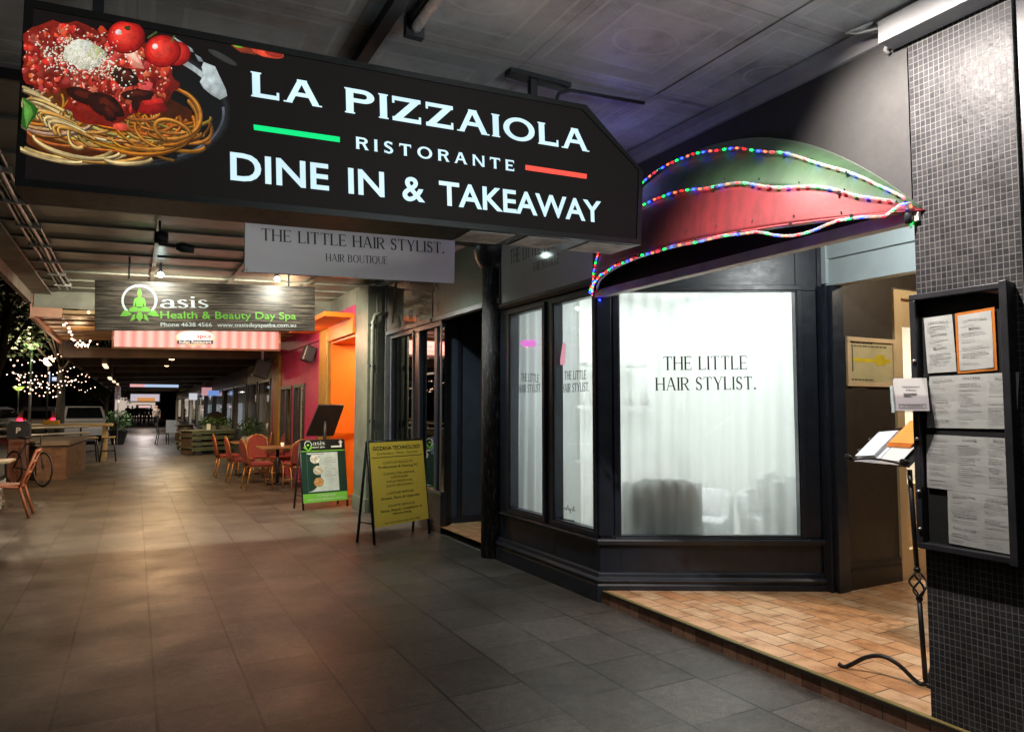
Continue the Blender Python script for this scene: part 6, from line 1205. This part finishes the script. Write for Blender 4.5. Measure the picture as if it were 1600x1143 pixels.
# ------------------------------------------------------------------ cars
def car(label, loc, rz, paint, ute=False, tail=0.):
    t = thing('parked_car', label, 'car', loc, rz, 'cars on the street'); B = lambda g, n_, m, **k_: g.build(n_, m, t, world=False, **k_)
    prof = [(-2.2, .35), (-2.25, .6), (-2.2, .88), (-1.3, .98), (-.55, 1.62), (.2, 1.72), (1.3, 1.70), (1.95, 1.5), (2.2, 1.0), (2.25, .55), (2.2, .35)] if not ute else [(-2.4, .4), (-2.45, .7), (-2.4, .98), (-1.3, 1.08), (-.6, 1.72), (.6, 1.74), (.85, 1.1), (2.4, 1.08), (2.45, .6), (2.4, .4)]
    n = len(prof); g = MB(); g.smooth = True; vs = []
    for s, wz in ((-1, 1), (-.93, 0), (.93, 0), (1, 1)):
        for y_, z_ in prof: q = .9 - (max(0, z_ - .95) * .22); vs.append((s * q if wz else s * q, y_, z_ - (.04 if wz else 0)))
    g.smooth = False; g.add(vs, [(i * n + j, i * n + (j + 1) % n, (i + 1) * n + (j + 1) % n, (i + 1) * n + j) for i in range(3) for j in range(n)] + [tuple(range(n)), tuple(range(3 * n, 4 * n))[::-1]]); B(g, 'body', paint, bevel=.05)
    M_AUTO = mat('car_glass', (.01, .012, .014), .08, var=0, bump=0)
    g = MB(); yb_ = 1.3 if not ute else .5; (ya_, za_), (yc_, zc_) = ((-1.3, 1.08), (-.6, 1.72)) if ute else ((-1.3, .98), (-.55, 1.62)); q0 = V((0, -(zc_ - za_), yc_ - ya_)).normalized() * .03; w0 = V((0, ya_, za_)).lerp(V((0, yc_, zc_)), .12) + q0; w1 = V((0, ya_, za_)).lerp(V((0, yc_, zc_)), .88) + q0; X_ = V((1, 0, 0)); g.quad(w0 - X_ * .74, w0 + X_ * .74, w1 + X_ * .64, w1 - X_ * .64); B(g, 'windscreen', M_AUTO)
    for s in (-1, 1): g = MB(); g.quad((s * .905, -1.0, 1.08), (s * .905, yb_ + .2, 1.08), (s * .83, yb_, 1.56), (s * .83, -.55, 1.56)); B(g, 'side_window', M_AUTO)
    if not ute: g = MB(); g.quad((-.66, 2.18, 1.08), (.66, 2.18, 1.08), (.6, 1.99, 1.5), (-.6, 1.99, 1.5)); B(g, 'rear_window', M_AUTO)
    for s in (-1, 1):
        for y_ in (-1.4, 1.4): g = MB(); g.tube([(s * .70, y_, .34), (s * .92, y_, .34)], .34, 16); g.cur = 1; g.tube([(s * .915, y_, .34), (s * .93, y_, .34)], .2, 12); B(g, 'wheel', [M_DARKP, M_STEEL])
        g = MB(); g.box((s * .66, -2.2, .74), (.34, .1, .16)); B(g, 'headlight', mat('headlight', (.7, .72, .75), .1))
        g = MB(); g.box((s * .74, 2.24, .95), (.2, .06, .3)); B(g, 'tail_light', emit('tail_lit', (1., .006, .02), 18) if tail else mat('tail_off', (.25, .01, .012), .25))
        g = MB(); g.box((s * .98, -.85, 1.08), (.16, .1, .14)); B(g, 'mirror', paint, bevel=.02)
    g = MB(); g.box((0, -2.25, .6), (.9, .06, .22)); B(g, 'grille', M_DARKP); g = MB(); g.box((0, -2.29, .47), (.4, .02, .11)); B(g, 'number_plate', M_WHITE)
    return t
M_CW = mat('white_car_paint', (.62, .62, .64), .22, var=.04, bump=0, coat=.4); M_CG = mat('silver_car_paint', (.34, .33, .31), .25, metal=.4, var=.05, bump=0)
car('white pickup parked nose towards the viewer beyond the high table', (-2.15, 39, -.13), .12, M_CW, True)
car('silver car with bright red tail lights driving away on the street', (-4.55, 47, -.13), math.pi, M_CG, False, 1)
car('pale wagon stopped farther left on the street, red tail lights lit', (-7.0, 49, -.13), math.pi - .25, M_CW, False, 1)

# ------------------------------------------------------------------ trees, lamps, strings of light, far buildings, people
M_BARK = mat('bark', (.10, .085, .06), .9, var=.35, scale=9, bump=.6, bscale=30, dist=.02); M_TREE = mat('tree_leaf', (.035, .055, .022), .6, var=.4, scale=6, bump=0)
def tree(label, x, y, h, r, n, seed, lean=0.):
    rn = random.Random(seed); t = thing('street_tree', label, 'tree', (x, y, -.1), 0, 'street trees'); g = MB(); z0 = h * .42; b = V((x, y, -.12))
    g.tube([b, b + V((lean * .3, 0, z0 * .5)), b + V((lean, 0, z0)), b + V((lean * 1.2, 0, h * .75))], [.2, .16, .14, .06], 9); lim = []
    for i in range(7): a = i * 2.4 + seed; e = b + V((lean + r * .7 * math.cos(a), r * .7 * math.sin(a), z0 + h * (.12 + .05 * i))); g.tube([b + V((lean, 0, z0 - .1 + .06 * i)), b.lerp(e, .6) + V((0, 0, h * .2)), e], [.08, .05, .02], 6); lim.append(e)
    g.build('trunk', M_BARK, t); g = MB()
    for e in lim: leaves(g, e, r * .55, n // 9, .22, rn, (1, 1, .7))
    leaves(g, b + V((lean, 0, h * .8)), r * .8, n // 4, .22, rn, (1, 1, .6)); g.build('crown', M_TREE, t)
tree('street tree whose trunk stands left of the white pickup', -2.75, 35, 7.5, 2.2, 3600, 1); tree('dark tree leaning at the left edge above the parking meter', -4.6, 29, 8.0, 2.4, 3600, 2, .6); tree('bushy tree behind the white pickup near the small parking sign', -1.75, 56, 4.6, 2., 3000, 4)
def lamp_post(label, x, y, h, c, s, shape=True):
    t = thing('street_lamp', label, 'street lamp', (x, y, 0), 0, 'street lamps'); g = MB(); g.tube([(x, y, -.13), (x, y, h)], [.07, .045], 8); g.build('post', M_STEEL, t)
    g = MB(); g.lathe((x, y, h), [(.05, 0), (.16, .04), (.36, .24), (.30, .28), (0, .29)], 14); g.build('globe', emit('globe_%d' % int(y), c, s), t); g = MB(); g.lathe((x, y, h + .29), [(.52, 0), (.50, .03), (.1, .12)], 16); g.build('cap', mat('lamp_cap', (.25, .42, .16), .5), t)
p = oy(50, 546, 38); lamp_post('street lamp with a bright green flat globe', p.x, p.y, p.z, (.55, 1., .30), 1.6); p = oy(29, 610, 60); lamp_post('smaller distant green street lamp low at the left', p.x, p.y, p.z, (.7, .9, .15), 1.)
p = oy(100, 519, 45); t = thing('street_lamp', 'thin dark street lamp post with a small white head', 'street lamp', (p.x, 45, 0), 0, 'street lamps'); g = MB(); g.tube([(p.x, 45, -.13), (p.x, 45, p.z)], .07, 8); g.build('post', M_STEEL, t); g = MB(); g.ball((p.x, 45, p.z), .22, 10, 6, (1, 1, .4)); g.build('globe', emit('white_globe', (.9, .9, 1.), 1.2), t)
M_BULB = emit('festoon_bulb', (1., .62, .42), 9)
def festoon(label, a, b, sag, n, r=.03, k0=0):
    a, b = V(a), V(b); t = thing('string_lights', label, 'string lights', tuple(a), 0, 'strings of warm bulbs over the footpath'); f = lambda u: a.lerp(b, u) - UP * (sag * 4 * u * (1 - u)); g = MB(); g.tube([f(i / 24) for i in range(25)], .006, 4); g.build('wire', M_DARKP, t); g = MB(); [g.ball(f(min(1, max(0, (i + .5 + rnd.uniform(-.35, .35)) / n))) - UP * rnd.uniform(.0, .16), r * rnd.uniform(.55, 1.1), 6, 4) for i in range(n)]; g.build('bulbs', M_BULB, t)
T0 = oy(90, 452, 12.6)
for i, (q0, q1, Y0, Y1, sg2, n, lb) in enumerate((((90, 452), (148, 482), 12.6, 12.4, .10, 4, 'short string of bulbs draped towards the day spa sign'), ((90, 456), (139, 540), 12.6, 21, .12, 20, 'string of bulbs along the inner street edge of the timber ceiling'), ((91, 468), (141, 530), 12.6, 19, .3, 18, 'string of bulbs sagging just below the orange-lit fascia'), ((97, 462), (128, 538), 13, 20, .2, 16, 'string of bulbs nearest the street under the orange-lit fascia'), ((112, 490), (146, 528), 15, 20, .05, 9, 'string of bulbs against the end of the timber ceiling'),
                                                 ((110, 542), (12, 559), 22, 20, .15, 16, 'nearly straight string of bulbs reaching left to the green lamp'), ((118, 570), (10, 577), 26, 24, .15, 18, 'string of bulbs crossing the street under the green lamp'), ((140, 578), (20, 582), 30, 24, .3, 20, 'slack string of bulbs over the silver car'), ((120, 588), (22, 588), 30, 26, .35, 18, 'string of bulbs over the middle of the street'), ((66, 594), (24, 580), 22, 22, .05, 8, 'short string of bulbs left of the thin lamp post'), ((95, 611), (20, 594), 26, 24, .15, 14, 'lowest string of bulbs over the red tail lights'), ((155, 579), (100, 586), 34, 36, .25, 10, 'far string of bulbs ending by the small parking sign'), ((185, 547), (150, 534), 22, 21, .02, 5, 'string of bulbs hanging below the left end of the pink light box'), ((150, 600), (110, 597), 40, 40, .3, 8, 'farthest string of bulbs near the bushy tree'))):
    festoon(lb, oy(*q0, Y0), oy(*q1, Y1), sg2, n, .019 if Y1 < 21.5 else .019)
p = oy(76, 564, 40); t = thing('flood_light', 'bright warm floodlight glowing over the far street', 'light', tuple(p)); g = MB(); g.ball(p, .22, 10, 6); g.build('bulb', emit('flood_bulb', (1., .75, .45), 12), t); g = MB(); g.tube([p, V((p.x, p.y, -.13))], .05, 6); g.build('post', M_DARKP, t)
# blue-white lit signs across the street
for i, (x0_, y0_, x1_, y1_, Y, c, lb) in enumerate(((74, 579, 80, 600, 60, (.4, .55, 1.), 'tall blue lit sign across the far street'), (80, 588, 90, 596, 62, (.75, .8, 1.), 'small white lit sign right of the tall blue one'))):
    a, b = oy(x0_, y1_, Y), oy(x1_, y0_, Y); t = thing('lit_sign', lb, 'sign', tuple(a), 0, 'lit signs across the street'); g = MB(); g.b2((a.x, Y, a.z), (b.x, Y + .3, b.z)); g.build('face', emit('ls_%d' % i, c, 1.), t); g = MB(); g.frame((a.x, Y, 0), (1, 0, 0), UP, nS, -.05, b.x - a.x + .05, a.z - .05, b.z + .05, .1, 0, .04); g.build('frame', M_DARKP, t)
for i, (px, Y) in enumerate(((12, 47), (79, 52))): pass
M_BLD = mat('night_building', (.10, .065, .085), .8, var=.3, scale=.6, bump=.2, bscale=2, dist=.05); M_WIN = mat('dark_window', (.012, .010, .014), .3, bump=0)
def building(label, x0, x1, y0, y1, h, rows, cols_):
    t = thing('building', label, 'building', ((x0 + x1) / 2, y0, 0), 0, 'buildings across the street'); g = MB(); g.b2((x0, y0, -.2), (x1, y1, h)); g.build('wall', M_BLD, t); g = MB(); g.b2((x0 - .2, y0 - .25, h + .003), (x1 + .2, y1 + .2, h + .5)); g.build('parapet', M_BLD, t)
    w = (y1 - y0) / cols_
    for r_ in range(rows):
        for c_ in range(cols_): g = MB(); z = 4 + r_ * 3.2; g.b2((x1 - .01, y0 + w * (c_ + .25), z), (x1 + .04, y0 + w * (c_ + .7), z + 1.7)); g.build('window', M_WIN, t)
    w = (x1 - x0) / 4
    for r_ in range(rows):
        for c_ in range(4): g = MB(); z = 4 + r_ * 3.2; g.b2((x0 + w * (c_ + .25), y0 - .04, z), (x0 + w * (c_ + .7), y0 + .01, z + 1.7)); g.build('window', M_WIN, t)
building('dark two storey building across the street at the far left', -40, -21, 40, 70, 10, 2, 5); building('taller dark building across the street behind the thin lamp post', -26, -10.5, 86, 108, 17, 4, 4); building('dark building closing the far end of the street', -10, -2.8, 112, 124, 12, 3, 3); building('dark low building with an added glowing panel beyond the far end of the arcade', -2.75, 12, 112, 124, 6, 1, 3); low = [o for o in bpy.data.objects if o.get('label', '').startswith('dark low building')][0]; g = MB(); g.b2((-2.4, 111.9, .3), (2.6, 111.98, 3.0)); g.build('backlight_panel', emit('crowd_backlight', (1., .80, .66), .55), low)  # glowing panel added as a backlight for the far crowd
# passers-by far along the arcade
def human(variant):
    J = [(0, 0, .95), (0, 0, 1.2), (0, 0, 1.42), (0, 0, 1.5), (0, .01, 1.66), (0, .01, 1.76), (-.1, 0, .9), (-.11, .10 * variant, .5), (-.11, -.02 + .06 * variant, .06), (-.11, .12 + .06 * variant, .03), (.1, 0, .9), (.11, -.12 * variant + .05, .5), (.11, -.24 * variant, .08), (.11, -.12 * variant, .03), (-.19, 0, 1.40), (-.24, -.03, 1.12), (-.22, .08, .86), (-.22, .12, .77), (.19, 0, 1.40), (.24, .0, 1.12), (.22, .10, .88), (.22, .14, .79)]
    Ed = [(0, 1), (1, 2), (2, 3), (3, 4), (4, 5), (0, 6), (6, 7), (7, 8), (8, 9), (0, 10), (10, 11), (11, 12), (12, 13), (2, 14), (14, 15), (15, 16), (16, 17), (2, 18), (18, 19), (19, 20), (20, 21)]
    Rd = [.15, .14, .15, .06, .10, .07, .09, .065, .045, .04, .09, .065, .045, .04, .07, .048, .036, .03, .07, .048, .036, .03]
    me = bpy.data.meshes.new('person'); me.from_pydata(J, Ed, []); o = bpy.data.objects.new('person', me); col.objects.link(o); o.modifiers.new('s', 'SKIN'); sv = me.skin_vertices[0].data
    for i, r_ in enumerate(Rd): sv[i].radius = (r_, r_ * (.75 if i in (0, 1, 2) else 1))
    sv[0].use_root = True; b = o.modifiers.new('u', 'SUBSURF'); b.levels = 1; b.render_levels = 1
    m2 = bpy.data.meshes.new_from_object(o.evaluated_get(bpy.context.evaluated_depsgraph_get())); bpy.data.objects.remove(o)
    skin, shirt, trou, hair, shoe = [mat(*q) for q in (('skin', (.42, .25, .17), .6), ('shirt_dark', (.03, .03, .04), .8), ('trousers', (.025, .028, .04), .8), ('hair', (.02, .014, .01), .6), ('shoe', (.02, .02, .02), .5))]
    m2.materials.clear(); [m2.materials.append(q) for q in (skin, shirt, trou, hair, shoe)]
    for p in m2.polygons:
        c = p.center; p.use_smooth = True
        p.material_index = 4 if c.z < .09 else 2 if c.z < .95 and abs(c.x) < .19 else 3 if c.z > 1.70 or (c.z > 1.62 and c.y < -.02) else 0 if c.z > 1.47 or (abs(c.x) > .17 and c.z < 1.15) else 1
    return m2
HM = [human(1.), human(.4)]
for i, (px, py, sh, lb) in enumerate(((244, 668, (.30, .27, .23), 'person in a pale top nearest in the crowd, walking towards the viewer'), (213, 664, (.03, .03, .04), 'person in dark clothes at the front of the crowd beside the pale top'), (206, 662, (.10, .04, .05), 'person in a maroon top at the left of the crowd'), (222, 663, (.04, .05, .08), 'person in a navy top in the middle of the crowd'), (229, 662, (.20, .18, .17), 'person in a grey top right of the crowd middle'), (217, 659, (.05, .03, .03), 'person in brown at the back of the crowd'), (235, 660, (.12, .03, .05), 'person in a dark red top behind the pale top'), (199, 660, (.03, .03, .03), 'person in black at the far left of the crowd, by the kerb'))):
    g_ = og(px, py); o = bpy.data.objects.new('person', HM[i % 2]); col.objects.link(o); o.location = g_; o.rotation_euler = (0, 0, math.pi + .4 * math.sin(i * 2.1)); o.scale = (1.04,) * 3 if i % 2 else (1, 1, .98); o.material_slots[1].link = 'OBJECT'; o.material_slots[1].material = mat('shirt_%d' % i, sh, .8); tag(o, lb, 'person', 'people far along the arcade')

# ------------------------------------------------------------------ lamps
# floodlight above the menu case: housing, its light, and plates added to cut the beam
t = thing('floodlight', 'small floodlight on the ceiling aimed at the mosaic pillar', 'floodlight', (2.42, 2.15, 3.36)); Lp_ = V((2.38, 2.0, 3.335))
d1 = (V((XF, 2.22, 3.30)) - Lp_).normalized(); d2 = (V((XF, 2.64, 2.62)) - Lp_).normalized(); nd = d1.cross(d2).normalized(); nd = nd if nd.y > 0 else -nd; bt = (d2 - d1).normalized()
g = MB(); a = Lp_ + d1 * .045 - bt * .03; b = Lp_ + d2 * .045 + bt * .012; g.add([a, b, b + nd * .05 - d2 * .04, a + nd * .05 - d1 * .04] + [q + (d1 + d2) * .004 for q in (a, b, b + nd * .05 - d2 * .04, a + nd * .05 - d1 * .04)], [(0, 1, 2, 3), (7, 6, 5, 4), (0, 4, 5, 1), (1, 5, 6, 2), (2, 6, 7, 3), (3, 7, 4, 0)]); g.build('beam_cut_side', M_DARKP, t)  # added plate, shaped to throw the slanting shadow edge on the wall
g = MB(); g.b2((Lp_.x + .05, Lp_.y - .16, Lp_.z - .006), (Lp_.x + .053, Lp_.y + .02, Lp_.z + .05)); g.build('beam_cut_top', M_DARKP, t); g = MB(); g.b2((2.32, 1.94, 3.352), (2.44, 2.06, zc(2.4) + .003)); g.build('housing', M_DARKP, t)  # upright plate added to keep the beam off the trunking
lamp('flood_lamp', 'SPOT', Lp_, 340, (1., .90, .83), .012, aim=Lp_ + V((1, -.1, -1.2)), spot=126, blend=.5)
lamp('salon_lamp', 'AREA', (4.55, 5.1, 2.7), 56, (.97, 1., .975), sx=1.6, sy=1.9, aim=(4.55, 5.1, 0)); lamp('salon_fill', 'POINT', (4.5, 5.2, .9), 15, (.97, 1., .975), .4); lamp('salon_fill', 'POINT', (3.9, 5.6, 1.6), 7, (.97, 1., .975), .25)  # the two point lights are added mid-room to even out the curtain
lamp('vestibule_lamp', 'AREA', (6.4, 4.6, 2.7), 95, (1., .93, .82), sx=1.2, sy=.8, aim=(6.4, 4.6, 0)); lamp('entrance_lamp', 'POINT', (5.55, 2.6, 2.74), 48, (1., .84, .62), .06); lamp('shop_lamp', 'SPOT', (2.35, 6.8, 3.2), 120, (.93, 1., .95), .05, aim=(2.9, 7.5, 0), spot=115, blend=.7); lamp('porch_lamp', 'POINT', (4.0, 2.45, 2.8), 54, (.95, 1., .98), .05)
for px, py, e in ((251, 429, 34), (433, 436, 34)): p = oy(px, py, 9.52); lamp('spa_lamp', 'SPOT', (p.x, p.y + .02, 3.07), e * 9.5, (1., .92, .70), .03, aim=(p.x + .3, p.y + 2.2, 0), spot=165, blend=.4); lamp('spa_lamp', 'SPOT', (p.x, p.y - .75, 3.08), 40, (.95, 1., .88), .05, aim=(p.x, 9.3, 2.66), spot=128, blend=.75)
lamp('orange_lamp', 'AREA', (3.75, 11.5, 2.58), 50, (1., .50, .16), sx=.8, sy=.8, aim=(3.75, 11.7, 0)); lamp('front_lamp', 'POINT', (2.3, 12.4, 2.75), 46, (1., .58, .32), .1); lamp('timber_lamp', 'AREA', (.4, 15.2, 2.85), 110, (1., .60, .26), sx=.4, sy=.4, aim=(.4, 15.2, 0)); lamp('festoon_spill', 'POINT', (-.9, 14.5, 2.7), 9, (1., .66, .36), .1); lamp('sign_glow', 'AREA', (1.0, 13.9, 2.78), 14, (1., .40, .30), sx=2.6, sy=.3, aim=(1.0, 10, 1.6))
lamp('far_lamp', 'AREA', (1.0, 23, 2.5), 120, (1., .72, .40), sx=.6, sy=1.2, aim=(1.0, 23, 0)); lamp('far_lamp', 'AREA', (.6, 33, 2.5), 90, (.95, .85, .75), sx=.6, sy=1.2, aim=(.6, 33, 0)); lamp('far_lamp', 'AREA', (.6, 46, 2.5), 200, (1., .85, .8), sx=.6, sy=1.2, aim=(.6, 46, 0)); lamp('far_lamp', 'AREA', (.8, 60, 2.6), 90, (1., .8, .7), sx=.6, sy=1.2, aim=(.8, 60, 0))
lamp('street_glow', 'POINT', (-4.2, 34, 4.2), 300, (1., .75, .5), .3); lamp('green_lamp', 'POINT', (-5.2, 38, 4.9), 25, (.6, 1., .45), .3); lamp('festoon_glow', 'POINT', (-1.5, 16.5, 2.4), 14, (1., .65, .4), .2)
lamp('rope_glow', 'POINT', (2.8, 3.7, 3.05), 1.5, (.30, .28, 1.), .12); lamp('sign_wash', 'AREA', (1.1, 3.12, 2.75), 2.2, (1., .50, .36), sx=2.6, sy=.6, aim=(1.1, 0, 2.0)); lamp('sign_back_wash', 'AREA', (1.1, 3.52, 2.75), 8, (1., .97, .95), sx=2.6, sy=.6, aim=(1.6, 8, .7))
lamp('ceiling_fill', 'AREA', (2.5, -.8, 2.4), 26, (.88, 1., 1.), sx=1.2, sy=.4, aim=(1.5, 1.5, 4.0), spread=95)  # unseen area light added behind the camera to brighten the near ceiling
